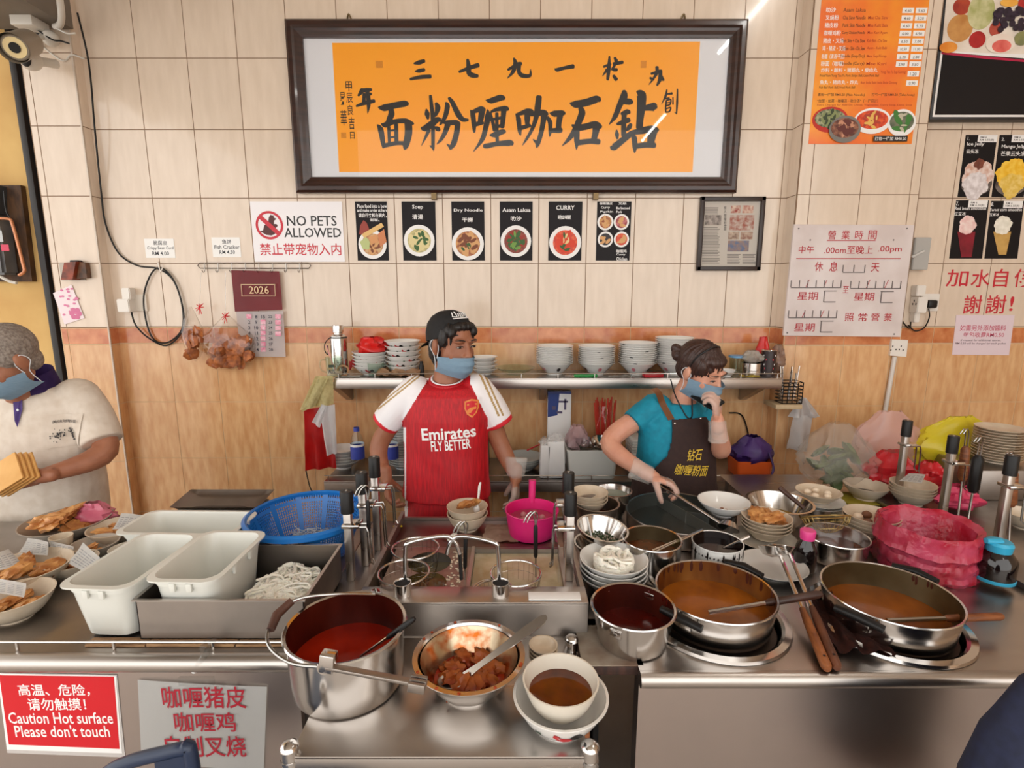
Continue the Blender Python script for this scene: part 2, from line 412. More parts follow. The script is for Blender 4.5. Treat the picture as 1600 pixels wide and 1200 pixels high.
YS = YF - .0124
wp('banner', quad([(519, 67), (1094, 65), (1082, 269), (530, 269)], YS), m_banner, t)
YS -= .0008
bm = NB()
K = 1200 / 110
brush([[(120,300,20),(220,310,120),(400,270,110),(570,240,110),(630,250,50)],[(340,340,90),(345,420,110),(310,510,100),(290,600,110)],[(170,580,15),(240,600,100),(400,545,80),(590,535,90),(720,585,40)],[(105,600,25),(160,680,100),(200,900,80),(205,1000,20)],[(630,560,130),(635,750,130),(590,950,110),(570,1020,30)],[(300,640,60),(310,920,50)],[(425,590,70),(430,900,70)],[(310,700,35),(430,690,35)],[(310,815,35),(430,805,35)],[(200,960,80),(420,915,70),(560,915,70)]], 580, 140, K, YS, bm)
wp('large_character', bm, m_ink, t); bm = NB()
brush([[(245,100,50),(262,250,65),(285,480,75),(290,800,65),(290,960,60),(300,1045,10)],[(235,955,15),(300,1000,60)],[(175,330,20),(190,410,95),(205,500,40)],[(340,230,50),(370,310,100),(340,420,60),(310,465,20)],[(90,650,40),(150,660,110),(250,600,120),(350,520,100),(410,510,70)],[(220,690,70),(170,800,50),(90,960,5)],[(330,640,40),(370,670,90),(400,695,50)],[(505,220,30),(535,280,90),(500,450,80),(430,570,50),(400,605,10)],[(560,140,50),(620,220,80),(720,420,100),(800,510,80),(890,515,40)],[(450,555,40),(560,565,90),(680,560,90),(740,590,60)],[(710,590,100),(690,750,95),(640,920,100),(580,1010,50)],[(525,930,15),(590,980,70)],[(540,600,100),(490,740,80),(420,860,60),(350,935,5)]], 650, 140, K, YS, bm)
wp('large_character', bm, m_ink, t); bm = NB()
brush([[(370,180,10),(460,190,100),(620,140,110),(690,150,60)],[(110,350,20),(150,430,90),(170,600,80),(175,725,40)],[(130,390,60),(290,330,100),(350,360,60)],[(310,340,110),(290,480,100),(270,580,80)],[(170,600,80),(320,560,70)],[(400,340,20),(410,450,110),(370,650,90),(310,850,80),(155,1065,5)],[(460,380,40),(560,340,70),(700,320,90),(750,340,60)],[(440,400,60),(490,560,60),(520,700,60)],[(680,320,100),(670,450,90),(650,640,80)],[(490,510,50),(680,470,50)],[(500,640,60),(670,610,60)],[(560,400,60),(560,700,60),(570,900,60)],[(440,775,20),(520,770,100),(650,720,90),(700,720,60)],[(340,960,70),(400,960,90),(560,925,80),(780,910,110),(825,940,50)]], 725, 140, K, YS, bm)
wp('large_character', bm, m_ink, t); bm = NB()
brush([[(65,410,20),(110,500,90),(130,700,70),(145,780,20)],[(80,430,50),(260,370,100),(350,370,60)],[(260,370,100),(260,500,100),(260,620,60)],[(130,660,80),(310,610,60)],[(460,120,100),(440,300,110),(400,520,80),(330,700,60),(250,840,50),(175,955,5)],[(310,420,70),(450,400,110),(550,390,90),(600,430,60)],[(550,380,120),(530,560,90),(490,760,80),(440,920,80),(420,990,20)],[(360,850,20),(430,910,70)],[(600,470,60),(650,560,80),(650,720,60),(640,805,10)],[(640,400,10),(720,410,110),(850,400,100),(900,410,50)],[(830,400,110),(800,560,95),(790,720,90)],[(650,700,80),(840,690,90)]], 800, 140, K, YS, bm)
wp('large_character', bm, m_ink, t); bm = NB()
brush([[(225,230,20),(320,250,130),(500,220,130),(680,165,130),(735,190,60)],[(400,310,80),(430,400,120),(370,560,110),(310,700,110),(200,850,70),(85,965,5)],[(260,600,30),(330,680,110),(340,880,90),(335,1020,15)],[(330,660,110),(500,630,110),(660,590,110),(750,640,70)],[(680,590,150),(660,740,110),(620,880,90)],[(340,910,100),(560,880,90),(720,890,100)]], 870, 140, K, YS, bm)
wp('large_character', bm, m_ink, t); bm = NB()
brush([[(350,120,60),(350,200,120),(280,350,90),(210,520,80),(115,650,5)],[(350,280,100),(440,290,100),(480,295,60)],[(310,480,50),(400,450,90),(440,460,50)],[(240,640,40),(330,610,80),(430,570,80)],[(355,480,80),(345,650,80),(345,820,80)],[(235,730,20),(240,800,70),(245,870,30)],[(460,640,50),(430,690,80),(390,740,30)],[(140,990,30),(190,1000,110),(330,890,100),(460,790,90),(560,740,50)],[(550,130,30),(620,180,150),(620,350,140),(600,560,110),(590,700,110)],[(640,400,70),(730,380,100),(820,370,140),(855,380,60)],[(480,800,40),(510,860,90),(520,1000,80),(515,1090,10)],[(500,770,70),(640,740,110),(800,710,100),(880,740,60)],[(810,710,150),(780,850,130),(760,960,100)],[(520,990,80),(680,965,90),(830,970,90)]], 940, 130, 10, YS, bm)
wp('large_character', bm, m_ink, t)
k7 = 1600 / 260
small = [
 ([[(780,180,15),(830,170,45),(880,155,35)],[(790,255,10),(830,250,40),(880,240,35)],[(745,330,25),(850,310,40),(940,305,40)]], 520, 70, k7),
 ([[(1215,260,25),(1320,220,40),(1400,195,45)],[(1295,140,25),(1305,200,45),(1310,270,50),(1350,295,50),(1395,300,30)]], 520, 70, k7),
 ([[(280,420,20),(275,450,45),(245,490,20)],[(270,440,40),(330,435,45),(370,430,30)],[(300,470,30),(300,560,40)],[(300,500,35),(370,470,25)],[(225,590,20),(310,560,40),(400,540,35)],[(330,430,40),(345,560,45),(335,660,5)]], 520, 70, k7),
 ([[(125,115,15),(140,160,40),(120,230,35),(70,290,5)],[(75,215,20),(140,180,35),(190,160,30)],[(175,155,35),(170,230,35),(200,265,40),(265,265,30),(270,210,5)]], 780, 70, 5.517),
 ([[(480,205,10),(500,215,35),(560,200,30),(640,185,40)]], 780, 70, 5.517),
 ([[(950,100,15),(945,200,35),(935,300,25)],[(900,190,20),(960,165,25)],[(930,215,30),(890,270,5)],[(995,110,20),(1010,140,35)],[(985,165,30),(1065,150,30)],[(1000,170,22),(970,215,20)],[(985,215,30),(1015,215,30)],[(985,265,25),(1010,300,35)]], 780, 70, 5.517),
 ([[(1360,190,30),(1355,250,30),(1290,345,5)],[(1310,250,20),(1380,230,30),(1400,225,25)],[(1390,235,35),(1385,300,35),(1360,350,15)],[(1300,285,20),(1330,300,25)],[(1400,270,20),(1415,305,25)]], 780, 70, 5.517),
 ([[(1020,100,20),(1000,200,40),(935,330,5)],[(1020,170,20),(1100,160,40)],[(1000,240,30),(1060,230,20)],[(1010,270,25),(1080,255,25),(1070,330,25),(1010,350,20)],[(1000,310,20),(1070,300,20)],[(1010,280,25),(1000,400,25),(1010,460,20)],[(1010,400,20),(1080,380,25),(1060,440,25),(1010,450,20)],[(1115,220,20),(1115,330,25)],[(1185,90,20),(1180,300,35),(1170,480,20)],[(1140,455,10),(1170,470,20)]], 940, 130, 10)]
for st, ox, oy, k in small: wp('small_character', brush(st, ox, oy, k, YS, NB()), m_ink, t)
wp('date_lettering', words([('甲', 540, 127, 550, 143), ('辰', 541, 145, 551, 161), ('良', 543, 164, 552, 180), ('吉', 545, 183, 554, 202), ('日', 547, 206, 554, 217), ('昇', 531, 144, 540, 164), ('華', 532, 172, 542, 196)], YS), m_ink, t)
for q in ((587, 95, 598, 106), (1001, 95, 1010, 106), (533, 207, 541, 216)): wp('seal_stamp', plate(*q, YS, .0003), m_seal, t)
m_brass = mat('dull_brass', C(120, 100, 70), .4, .8)
for x in (546, 1067):
    p = W(x, 27, YF); wp('hanging_hook', tube(spline([p + Vector((-.01, -.006, -.01)), p + Vector((0, -.014, .008)), p + Vector((.01, -.006, -.01))], 5), .004, 6), m_brass, t)
for x in (679, 930): wp('support_bracket', plate(x - 4, 300, x + 4, 313, YF, .03), m_brass, t)
# glass in front of the print
mg = clearmat('picture_glass', ior=1.42, rough=.015)
bm = wplate([(fx0 + .072, fz0 + .072), (fx1 - .072, fz0 + .072), (fx1 - .072, fz1 - .072), (fx0 + .072, fz1 - .072)], YF - .0175, YF - .0155); wp('glass', bm, mg, t)
# ---- no pets sign
m_acry = mat('white_acrylic', C(236, 232, 234), .22, coat=.3)
m_red = flat(200, 26, 48, .4); m_blk = flat(30, 27, 28, .4); m_wht = flat(240, 238, 236, .5); m_drd = flat(176, 22, 40, .4)
t = thing('prohibition_sign', 'white acrylic no pets allowed sign with red ring above the calendar', 'sign', W(467, 408, YF))
wp('board', plate(395, 315, 537, 409, YF, .006), m_acry, t)
Y = YF - .0064
p = W(421, 352, Y); r = S(21.5, p); bm = lathe([(r, 0), (r, .0005), (r * .83, .0005), (r * .83, 0)], 40, closed=True)
bmesh.ops.rotate(bm, verts=bm.verts, cent=(0, 0, 0), matrix=Matrix.Rotation(PI / 2, 3, 'X')); bmesh.ops.translate(bm, verts=bm.verts, vec=p + Vector((0, -.0002, 0)))
quad([(404, 341), (408, 336), (438, 363), (434, 368)], Y - .0006, bm); wp('red_ring', bm, m_red, t)
bm = quad([(406, 361), (411, 360), (413, 352), (419, 347), (420, 340), (423, 335), (425, 337), (427, 336), (428, 340), (432, 342), (428, 345), (428, 350), (432, 350), (434, 353), (431, 356), (432, 362), (429, 366), (424, 368), (416, 367), (411, 364)], Y - .0001)
wp('pet_silhouette', bm, flat(84, 40, 38), t)
wp('black_lettering', words([('NO PETS', 448, 337, 526, 353), ('ALLOWED', 444, 356, 533, 371)], Y, bold=.012), m_blk, t)
wp('red_lettering', words([('禁止带宠物入内', 406, 380, 533, 399)], Y, bold=.009), m_red, t)
# ---- food poster cards
m_card = mat('black_card', C(24, 19, 22), .5, ior=1.3)
def food(name, a, b, sc_=60): return mat('print_food_' + name, a, .4, c2=b, scale=sc_, lo=.4, hi=.6, detail=6)
f_soup = food('soup', C(206, 190, 128), C(168, 160, 110)); f_dry = food('dry', C(150, 70, 36), C(206, 150, 84)); f_laksa = food('laksa', C(112, 36, 20), C(150, 60, 34)); f_cur = food('curry', C(196, 48, 22), C(226, 92, 40)); f_mix = food('mixed', C(178, 110, 70), C(206, 170, 120))
g_green = flat(52, 92, 40); g_pale = flat(222, 206, 150); g_brn = flat(120, 62, 32); g_tan = flat(212, 160, 104)
def card(x0, y0, x1, y1, label, words_, plate_, fmat, garnish, seed):
    t = thing('food_poster', label, 'poster', W((x0 + x1) / 2, y1, YF), 0, 'food photo cards on the wall')
    wp('card', plate(x0, y0, x1, y1, YF, .003), m_card, t); Y = YF - .0036
    wp('white_lettering', words(words_, Y, bold=.016), m_wht, t)
    for i, (cx, cy, r) in enumerate(plate_):
        wp('plate_print', disc(cx, cy, r, Y - .0001), m_wht, t)
        wp('food_print', disc(cx, cy, r * .76, Y - .0006), fmat if not isinstance(fmat, list) else fmat[i], t)
        for j, (gm, n, s) in enumerate(garnish):
            wp('garnish_print', splat(cx, cy, r * .6, Y - .0011 - .0002 * j, n, s, seed + i * 7 + j), gm, t)['kind'] = 'stuff'
    return t
t = card(557, 315, 606, 407, 'card of assorted fritters in a bowl with lines of white handwriting at its top', [('Place food into a bowl', 558, 319, 605, 325), ('and make order at here', 558, 326, 605, 331), ('请自行夹料在碗内，', 560, 333, 604, 340), ('谢谢。', 578, 341, 593, 346)], [(582, 382, 22)], f_mix, [(g_tan, 10, 6), (g_brn, 6, 4)], 1)
Y = YF - .0052
for pts, c in (([(561, 366), (563, 352), (568, 344), (573, 348), (577, 358), (574, 368)], (150, 60, 48)), ([(565, 366), (596, 348), (600, 354), (569, 372)], (226, 186, 118)), ([(562, 378), (572, 370), (578, 378), (577, 390), (567, 389)], (186, 196, 132)), ([(590, 366), (600, 358), (604, 378), (594, 386)], (206, 130, 84)), ([(576, 370), (588, 366), (592, 378), (580, 382)], (214, 152, 98))):
    wp('food_print', quad(pts, Y), flat(*c), t); Y -= .0002
card(629, 315, 681, 407, 'card reading Soup with a pale noodle soup bowl printed below', [('Soup', 644, 320, 661, 328), ('清湯', 644, 335, 661, 343)], [(655, 376, 24)], f_soup, [(g_pale, 26, 7), (g_green, 12, 4)], 2)
card(706, 315, 757, 407, 'card reading Dry Noodle with brown noodles on a white plate', [('Dry Noodle', 709, 326, 754, 332), ('干撈', 722, 340, 739, 347)], [(731, 381, 25)], f_dry, [(g_tan, 24, 7), (g_brn, 12, 5), (g_green, 5, 3)], 3)
card(781, 315, 832, 407, 'card reading Asam Laksa with dark red soup and green leaves', [('Asam Laksa', 785, 325, 829, 331), ('叻沙', 798, 338, 815, 345)], [(806, 377, 24)], f_laksa, [(flat(150, 40, 24), 10, 6), (g_green, 16, 5), (flat(110, 150, 64), 8, 4)], 4)
card(857, 315, 909, 407, 'card reading CURRY with a bright red curry bowl', [('CURRY', 869, 321, 898, 328), ('咖喱', 872, 336, 892, 343)], [(883, 379, 25)], f_cur, [(flat(214, 60, 26), 18, 7), (g_green, 6, 4), (flat(230, 200, 140), 6, 3)], 5)
card(932, 315, 985, 407, 'card with four small dishes of curry pigskin, barbecued pork and curry chicken', [('咖喱猪皮', 937, 316, 957, 320), ('叉燒', 966, 316, 979, 320), ('Curry', 939, 322, 953, 327), ('Pigskin', 938, 329, 958, 333), ('Barbecued', 963, 323, 984, 327), ('Pork', 963, 329, 972, 333), ('咖喱鸡', 963, 390, 979, 395), ('Curry', 963, 396, 977, 400), ('Chicken', 963, 402, 980, 407)], [(946, 347, 12.5), (971, 347, 12), (946, 374, 12), (971, 374, 12)], [f_dry, food('pork', C(196, 110, 110), C(150, 40, 50)), mat('print_dark_dish', C(40, 34, 38), .5), f_cur], [(g_tan, 5, 4)], 6)
# ---- framed newspaper
t = thing('framed_newspaper', 'small black framed grey newspaper clipping at the wall corner', 'frame', W(1137, 422, YF))
a, b, c, d = RX(1090, 308, 1190, 423, YF)
bm = NB()
for (x0, z0, x1, z1) in ((a, b, c, b + .022), (a, d - .022, c, d), (a, b, a + .022, d), (c - .022, b, c, d)):
    box(bm, x1 - x0, .022, z1 - z0, ((x0 + x1) / 2, YF - .012, (z0 + z1) / 2), .003)
wp('frame', bm, mat('black_brown_frame', C(44, 30, 26), .35), t)
wp('paper', plate(1094, 313, 1186, 418, YF, .008), mat('newsprint', C(190, 182, 172), .6), t)
m_nt = flat(120, 112, 106); Y = YF - .0084; bm = NB(); rnd = random.Random(5)
for col, (x0, x1) in enumerate(((1097, 1125), (1136, 1158), (1160, 1182))):
    y = 324 if col == 0 else 397
    while y < 412:
        if not (col == 0 and 335 < y < 353): plate(x0, y, x1 - rnd.random() * 4, y + 1.1, Y, .0001, bm)
        y += 2.4
wp('newsprint_text', bm, m_nt, t)['kind'] = 'stuff'
wp('headline', words([('报', 1131, 322, 1135, 327), ('人', 1131, 328, 1135, 333), ('咖', 1131, 334, 1135, 339), ('喱', 1131, 340, 1135, 345), ('粉', 1131, 346, 1135, 351), ('面', 1131, 352, 1135, 360)], Y), flat(70, 64, 62), t)
for q, ca, cb in (((1101, 336, 1127, 352), (96, 86, 80), (170, 158, 150)), ((1142, 321, 1157, 333), (150, 60, 50), (210, 190, 170)), ((1160, 321, 1177, 333), (160, 70, 56), (210, 190, 170)), ((1140, 336, 1178, 360), (150, 80, 62), (190, 176, 164)), ((1138, 362, 1155, 374), (120, 90, 76), (190, 170, 150)), ((1157, 362, 1176, 374), (130, 84, 70), (190, 170, 150)), ((1137, 376, 1170, 393), (80, 100, 136), (150, 120, 100))):
    wp('photo_print', plate(*q, Y, .0001), mat('news_photo_%d_%d' % (q[0], q[1]), C(*ca), .5, c2=C(*cb), scale=45), t)
# ---- price labels
m_lam = mat('laminated_paper', C(236, 234, 230), .25, coat=.3)
for (x0, y0, x1, y1, zh, en, pr, lab) in ((227, 373, 273, 403, '脆腐皮', 'Crispy Bean Curd', 'RM 4.00', 'small white Crispy Bean Curd RM 4.00 price label'), (332, 371, 376, 402, '鱼饼', 'Fish Cracker', 'RM 4.50', 'small white Fish Cracker RM 4.50 price label')):
    t = thing('price_label', lab, 'label', W((x0 + x1) / 2, y1, YF), 0, 'price labels')
    wp('paper', plate(x0, y0, x1, y1, YF, .002), m_lam, t); cx = (x0 + x1) / 2; Y = YF - .0024; w = len(zh) * 3.6
    wp('lettering', words([(zh, cx - w, y0 + 3, cx + w, y0 + 10), (en, x0 + 3, y0 + 12, x1 - 2, y0 + 18), (pr, x0 + 11, y0 + 20, x1 - 9, y0 + 26)], Y, bold=.006), flat(44, 46, 56), t)
# ---- orange menu poster on the pillar
m_menu = mat('menu_orange', C(238, 112, 40), .3, c2=C(250, 176, 40), scale=2.6, lo=.42, hi=.68, coat=.25)
t = thing('menu_poster', 'tall orange menu poster with price list and printed noodle bowls on the pillar', 'poster', W(1345, 225, YPF))
a = W(1263, 225, YPF); e = W(1424, 225, YPF)
bm = wplate([(a.x, a.z), (e.x, e.z), (e.x, e.z + .86), (a.x, a.z + .86)], YPF - .002, YPF); wp('sheet', bm, m_menu, t)
Y = YPF - .0024; rows = [('叻沙', 'Asam Laksa', '', 15.5), ('叉燒粉', 'Cha Siew Noodle', 'Mee Cha Siew', 27.5), ('猪皮粉', 'Pork Skin Noodle', 'Mee Kulit Babi', 39.5), ('咖喱鸡粉', 'Curry Chicken Noodle', 'Mee Kari Ayam', 51.5), ('猪皮・叉燒', 'Pork Skin + Cha Siew', 'Kulit Babi - Cha Siew', 63.5), ('鸡・猪皮・叉燒', 'Chicken - Skin - Cha Siew', 'Ayam - Kulit Babi', 75.5), ('粉面（清汤/干捞）', 'Noodle (Soup/Dry)', 'Mee Sup/Kicap', 88), ('粉面（咖喱）', 'Noodle (Curry)', 'Mee Kari', 99.5)]
prices = (('4.60', '5.60'), ('4.60', '5.20'), ('4.60', '5.20'), ('6.00', '6.50'), ('6.50', '7.00'), ('10.50', '11.00'), ('2.20', '2.80'), ('2.90', '3.50'))
bmz, bme, bmm, bmp, bmt = [], [], [], [], []
for i, (zh, en, ms, y) in enumerate(rows):
    sk = -i * 1.2; x0 = 1291 + sk
    bmz += words([(zh, x0, y - 4, x0 + min(36, 9 * len(zh) * .62 + 4), y + 4)], Y, bold=.01)
    bme += words([(en, 1318 + sk * .6, y - 3, 1353 + sk * .3, y + 3)], Y, bold=.004)
    if ms: bmm += words([(ms, 1357 + sk * .4, y - 2.6, 1388 + sk * .4, y + 2.6)], Y, bold=.004)
    for j, xx in enumerate((1410, 1431)):
        xx += -i * 1.45; bmp.append(plate(xx, y - 3.5, xx + 18, y + 5, Y, .0003)); bmt += words([(prices[i][j], xx + 4, y - 1, xx + 14, y + 3.5)], Y - .0006, bold=.004)
bmz += words([('炸料・酿料・猪筋丸・瘦肉丸', 1283, 106, 1371, 113), ('魚丸・猪肉丸・炸丸', 1281, 125, 1341, 132)], Y, bold=.008)
bme += words([('Fried/Yam Yong Tau Fu Pork Stripe Ball, Lean Pork Ball', 1281, 116, 1373, 121), ('Fish Ball Pork Ball, Fried Pork Ball', 1280, 134.5, 1336, 139), ('素粉一律加 RM0.20 (Plain Noodle)', 1278, 145.5, 1351, 151), ('打包一律加 RM0.20 (Take Away)', 1362, 145.5, 1429, 151), ('“加葱・加菜・咖喱汤・叻沙汤”（一律另计）', 1277, 155, 1372, 160.5)], Y, bold=.004)
bmm += words([('Yong Tau Fu Sup/Goreng', 1376, 110, 1415, 116), ('Ikan bola Babi bola Bola Goreng', 1345, 127, 1402, 132), ('Extra Charges for Add On Chives, Vegetables, Curry Soup, Laksa Soup', 1277, 162.5, 1425, 166)], Y, bold=.004)
for xx, yy, pr in ((1418, 111, '1.20'), (1416, 125.5, '0.90')): bmp.append(plate(xx, yy, xx + 18, yy + 8.5, Y, .0003)); bmt += words([(pr, xx + 4, yy + 2, xx + 14, yy + 7)], Y - .0006, bold=.004)
wp('price_sticker', bmp, m_wht, t); wp('price_lettering', bmt, m_blk, t); wp('white_lettering', bmz, m_wht, t); wp('dark_lettering', bme, flat(60, 34, 20), t); wp('red_lettering', bmm, flat(176, 40, 20), t)
for (cx, cy, rx, ry, rim, fm, gs) in ((1297, 187, 28, 19, flat(190, 40, 26), food('greens', C(70, 84, 56), C(170, 170, 130), 90), [(flat(130, 140, 90), 24, 5), (flat(54, 66, 40), 14, 4)]), (1363, 189, 29, 19, m_wht, f_cur, [(flat(170, 60, 40), 20, 5), (flat(226, 180, 90), 10, 4)]), (1409, 192, 22, 20, m_wht, mat('print_clear_soup', C(120, 120, 100), .4, c2=C(80, 90, 70), scale=40), [(flat(60, 120, 50), 6, 8), (flat(190, 184, 160), 5, 4)]), (1320, 202, 25, 20, flat(120, 116, 110), food('meatballs', C(90, 44, 34), C(150, 96, 70), 50), [(flat(196, 140, 110), 6, 6), (flat(96, 40, 34), 8, 6)])):
    wp('bowl_print', disc(cx, cy, rx, Y, ry=ry), rim, t); wp('food_print', disc(cx, cy - 2, rx * .86, Y - .0006, ry=ry * .72), fm, t)
    for j, (gm, n, s) in enumerate(gs): wp('garnish_print', splat(cx, cy - 2, ry * .7, Y - .0012 - .0003 * j, n, s, int(cx) + j), gm, t)['kind'] = 'stuff'
    Y -= .0018
wp('takeaway_strip', plate(1365, 212, 1418, 221, Y, .0003), m_blk, t); wp('takeaway_lettering', words([('打包一律加 RM0.20', 1367, 213.5, 1416, 219.5)], Y - .0006), m_wht, t)
# ---- fruit light-box sign at the upper right
t = thing('fruit_signboard', 'white rimmed signboard with fruit picture over a black panel', 'sign', W(1540, 187, YF - .05))
YB = YF - .05
a = W(1452, 187, YB); bm = NB(); box(bm, .95, .05, .72, (a.x + .475, YF - .026, a.z + .36), .004); wp('case', bm, mat('case_black', C(34, 30, 30), .4), t)
Y = YF - .0515; x0, z0 = a.x + .012, a.z + .012
bm = wplate([(x0, z0), (x0 + .926, z0), (x0 + .926, z0 + .69), (x0, z0 + .69)], Y - .001, Y); wp('white_rim', bm, m_wht, t)
bm = wplate([(x0 + .01, z0 + .01), (x0 + .916, z0 + .01), (x0 + .916, z0 + .68), (x0 + .01, z0 + .68)], Y - .002, Y - .001); wp('panel', bm, mat('panel_black', C(26, 24, 26), .4, ior=1.3), t)
Y -= .0024
wp('red_stripe', quad([(1471, 81), (1540, 88), (1640, 97), (1640, 100), (1540, 92), (1471, 84.5)], Y), flat(178, 20, 66), t)
wp('white_stripe', quad([(1471, 78), (1540, 82), (1640, 86), (1640, 94), (1540, 87), (1471, 81)], Y - .0003), m_wht, t)
wp('picture', quad([(1471, 79), (1482, -40), (1680, -40), (1680, 86), (1540, 83)], Y - .0007), mat('fruit_picture_ground', C(236, 226, 214), .3, c2=C(220, 206, 190), scale=12), t)
Y -= .0015
for (cx, cy, rx, ry, c, c2) in ((1500, 44, 20, 20, (206, 152, 88), (180, 120, 60)), (1503, 10, 14, 12, (150, 44, 36), (190, 80, 50)), (1533, 18, 21, 26, (224, 218, 178), (170, 172, 110)), (1527, 62, 13, 12, (186, 40, 40), (150, 24, 32)), (1556, 45, 10, 11, (158, 52, 46), (190, 90, 70)), (1563, 68, 23, 14, (232, 214, 200), (236, 226, 214)), (1565, 72, 15, 9, (206, 76, 70), (230, 120, 110)), (1577, 4, 14, 6, (226, 150, 50), (240, 180, 80)), (1597, 60, 12, 10, (100, 110, 80), (140, 140, 90)), (1482, 74, 14, 8, (220, 130, 40), (236, 160, 70)), (1600, 5, 9, 12, (206, 60, 50), (170, 40, 40))):
    wp('fruit_print', disc(cx, cy, rx, Y, ry=ry), mat('fruit_%d_%d' % (cx, cy), C(*c), .35, c2=C(*c2), scale=14), t); Y -= .0004
bm = NB(); rnd = random.Random(4)
for k in range(34): disc(1570 + rnd.uniform(-16, 30), 28 + rnd.uniform(-15, 20), 5, Y - .00005 * k, bm, n=12)
wp('grape_print', bm, mat('grape', C(52, 40, 60), .3, c2=C(36, 28, 40), scale=60), t)
# ---- drink cards
m_cardb = mat('drink_card', C(20, 17, 20), .5, ior=1.3)
def drink(x0, y0, x1, y1, k, label, w_, shapes, skew):
    t = thing('drink_poster', label, 'poster', W((x0 + x1) / 2, y1, YF), 0, 'drink cards beside the pillar')
    wp('card', quad([(x0 - skew, y1), (x1 - skew, y1), (x1, y0), (x0, y0)], YF, t=.002), m_cardb, t); Y = YF - .0024
    wp('price_sticker', plate(x0 + 19, y0, x0 + 49, y0 + 11, Y, .0003), m_wht, t)
    wp('price_lettering', words([('RM 6', x0 + 23, y0 + 2, x0 + 33, y0 + 5), ('RM 6.50(B)', x0 + 22, y0 + 6, x0 + 44, y0 + 10)], Y - .0006, bold=.004), m_blk, t)
    wp('white_lettering', words(w_, Y, bold=.012), m_wht, t)
    for n_, q, m_ in shapes: Y -= .0004; wp(n_, q(Y), m_, t)
def mound(cx, cy, r, c1, c2, nm): return ('topping_print', lambda Y: splat(cx, cy, r * .8, Y, 70, r * .34, int(cx), el=1.15), mat('drink_' + nm, C(*c1), .4, c2=C(*c2), scale=40))
glassm = mat('print_glass', C(120, 110, 104), .3, c2=C(70, 60, 58), scale=25)
drink(1509, 211, 1558, 308, 1, 'Ice Jelly card with a mound of shaved ice in a glass bowl', [('1.', 1512, 214, 1515, 219), ('Ice Jelly', 1511, 222, 1538, 229), ('云头冻', 1510, 233, 1529, 240)], [('bowl_print', lambda Y: disc(1526, 288, 24, Y, ry=17), glassm), mound(1527, 274, 24, (206, 160, 140), (236, 222, 216), 'ice'), mound(1524, 291, 20, (200, 190, 190), (236, 230, 232), 'ice2'), mound(1530, 256, 8, (100, 50, 40), (130, 70, 50), 'bean')], 13)
drink(1562, 211, 1612, 308, 2, 'Mango Jelly card with yellow mango shaved ice', [('2.', 1565, 215, 1570, 220), ('Mango Jelly', 1565, 226, 1602, 233), ('芒果云头冻', 1564, 236, 1602, 244)], [('bowl_print', lambda Y: disc(1580, 288, 25, Y, ry=17), glassm), mound(1582, 272, 24, (236, 180, 30), (246, 206, 80), 'mango'), mound(1580, 290, 20, (220, 180, 60), (236, 206, 120), 'mango2')], 13)
drink(1494, 313, 1545, 404, 7, 'Red Bean drink card with a crimson glass and foam', [('7.', 1494, 315, 1498, 321), ('Red bean smoothie', 1492, 323, 1541, 328), ('红豆冰', 1491, 331, 1509, 337)], [('glass_print', lambda Y: quad([(1496, 362), (1524, 362), (1518, 402), (1502, 402)], Y), mat('print_red_drink', C(136, 22, 44), .3, c2=C(110, 14, 34), scale=20)), mound(1511, 352, 14, (232, 190, 186), (244, 222, 216), 'foam')], 11)
drink(1549, 314, 1600, 404, 8, 'Sweet Corn drink card with a pale yellow glass and foam', [('8.', 1549, 316, 1553, 322), ('Sweet corn smoothie', 1547, 325, 1597, 330), ('玉米冰', 1546, 333, 1561, 338)], [('glass_print', lambda Y: quad([(1552, 362), (1580, 362), (1572, 398), (1560, 398)], Y), mat('print_corn_drink', C(206, 166, 96), .3, c2=C(190, 150, 80), scale=20)), mound(1567, 352, 14, (226, 222, 206), (244, 240, 228), 'foam2')], 11)
# ---- business hours board
m_board = mat('aged_white_board', C(224, 214, 212), .4, c2=C(208, 194, 190), scale=5)
YH = YPF - .012
t = thing('hours_board', 'white business hours board with red Chinese lettering on the pillar', 'sign', W(1320, 525, YH))
wp('board', quad([(1222, 524), (1404, 526), (1426, 352), (1239, 351)], YPF, t=.012), m_board, t); Y = YH - .0006
wp('red_lettering', words([('營', 1294, 360, 1306, 374), ('業', 1315, 360, 1328, 374), ('時', 1336, 360, 1349, 374), ('間', 1357, 360, 1370, 374), ('中午', 1248, 384, 1272, 396), ('.00om至晚上', 1288, 384, 1364, 397), ('.00pm', 1372, 384, 1409, 396), ('休', 1273, 409, 1286, 424), ('息', 1296, 409, 1309, 424), ('天', 1361, 411, 1374, 425), ('星期', 1246, 456, 1278, 469), ('至', 1317, 447, 1326, 458), ('星期', 1334, 457, 1366, 470), ('星期', 1241, 505, 1273, 518), ('照', 1320, 489, 1334, 502), ('常', 1341, 489, 1355, 502), ('營', 1361, 489, 1374, 502), ('業', 1381, 489, 1394, 502)], Y, bold=.007), m_drd, t)
bm = [plate(1292, 375, 1368, 376.4, Y, .0003), plate(1244, 403.4, 1407, 405, Y, .0003)]
for x in (1261, 1289, 1356, 1385): bm.append(quad([(x - 3, 450), (x + 3, 437), (x + 4, 437), (x - 2, 450)], Y))
for x in (1255, 1284): bm.append(quad([(x - 3, 497), (x + 3, 485), (x + 4, 485), (x - 2, 497)], Y))
wp('red_rule', bm, m_drd, t)
m_slot = mat('number_slot', C(110, 100, 98), .4)
def slots(x0, y0, n, w):
    b = NB(); plate(x0, y0 + 11, x0 + n * w, y0 + 12.2, Y, .003, b)
    for i in range(n + 1): plate(x0 + i * w - .5, y0, x0 + i * w + .5, y0 + 11, Y, .003, b)
    return b
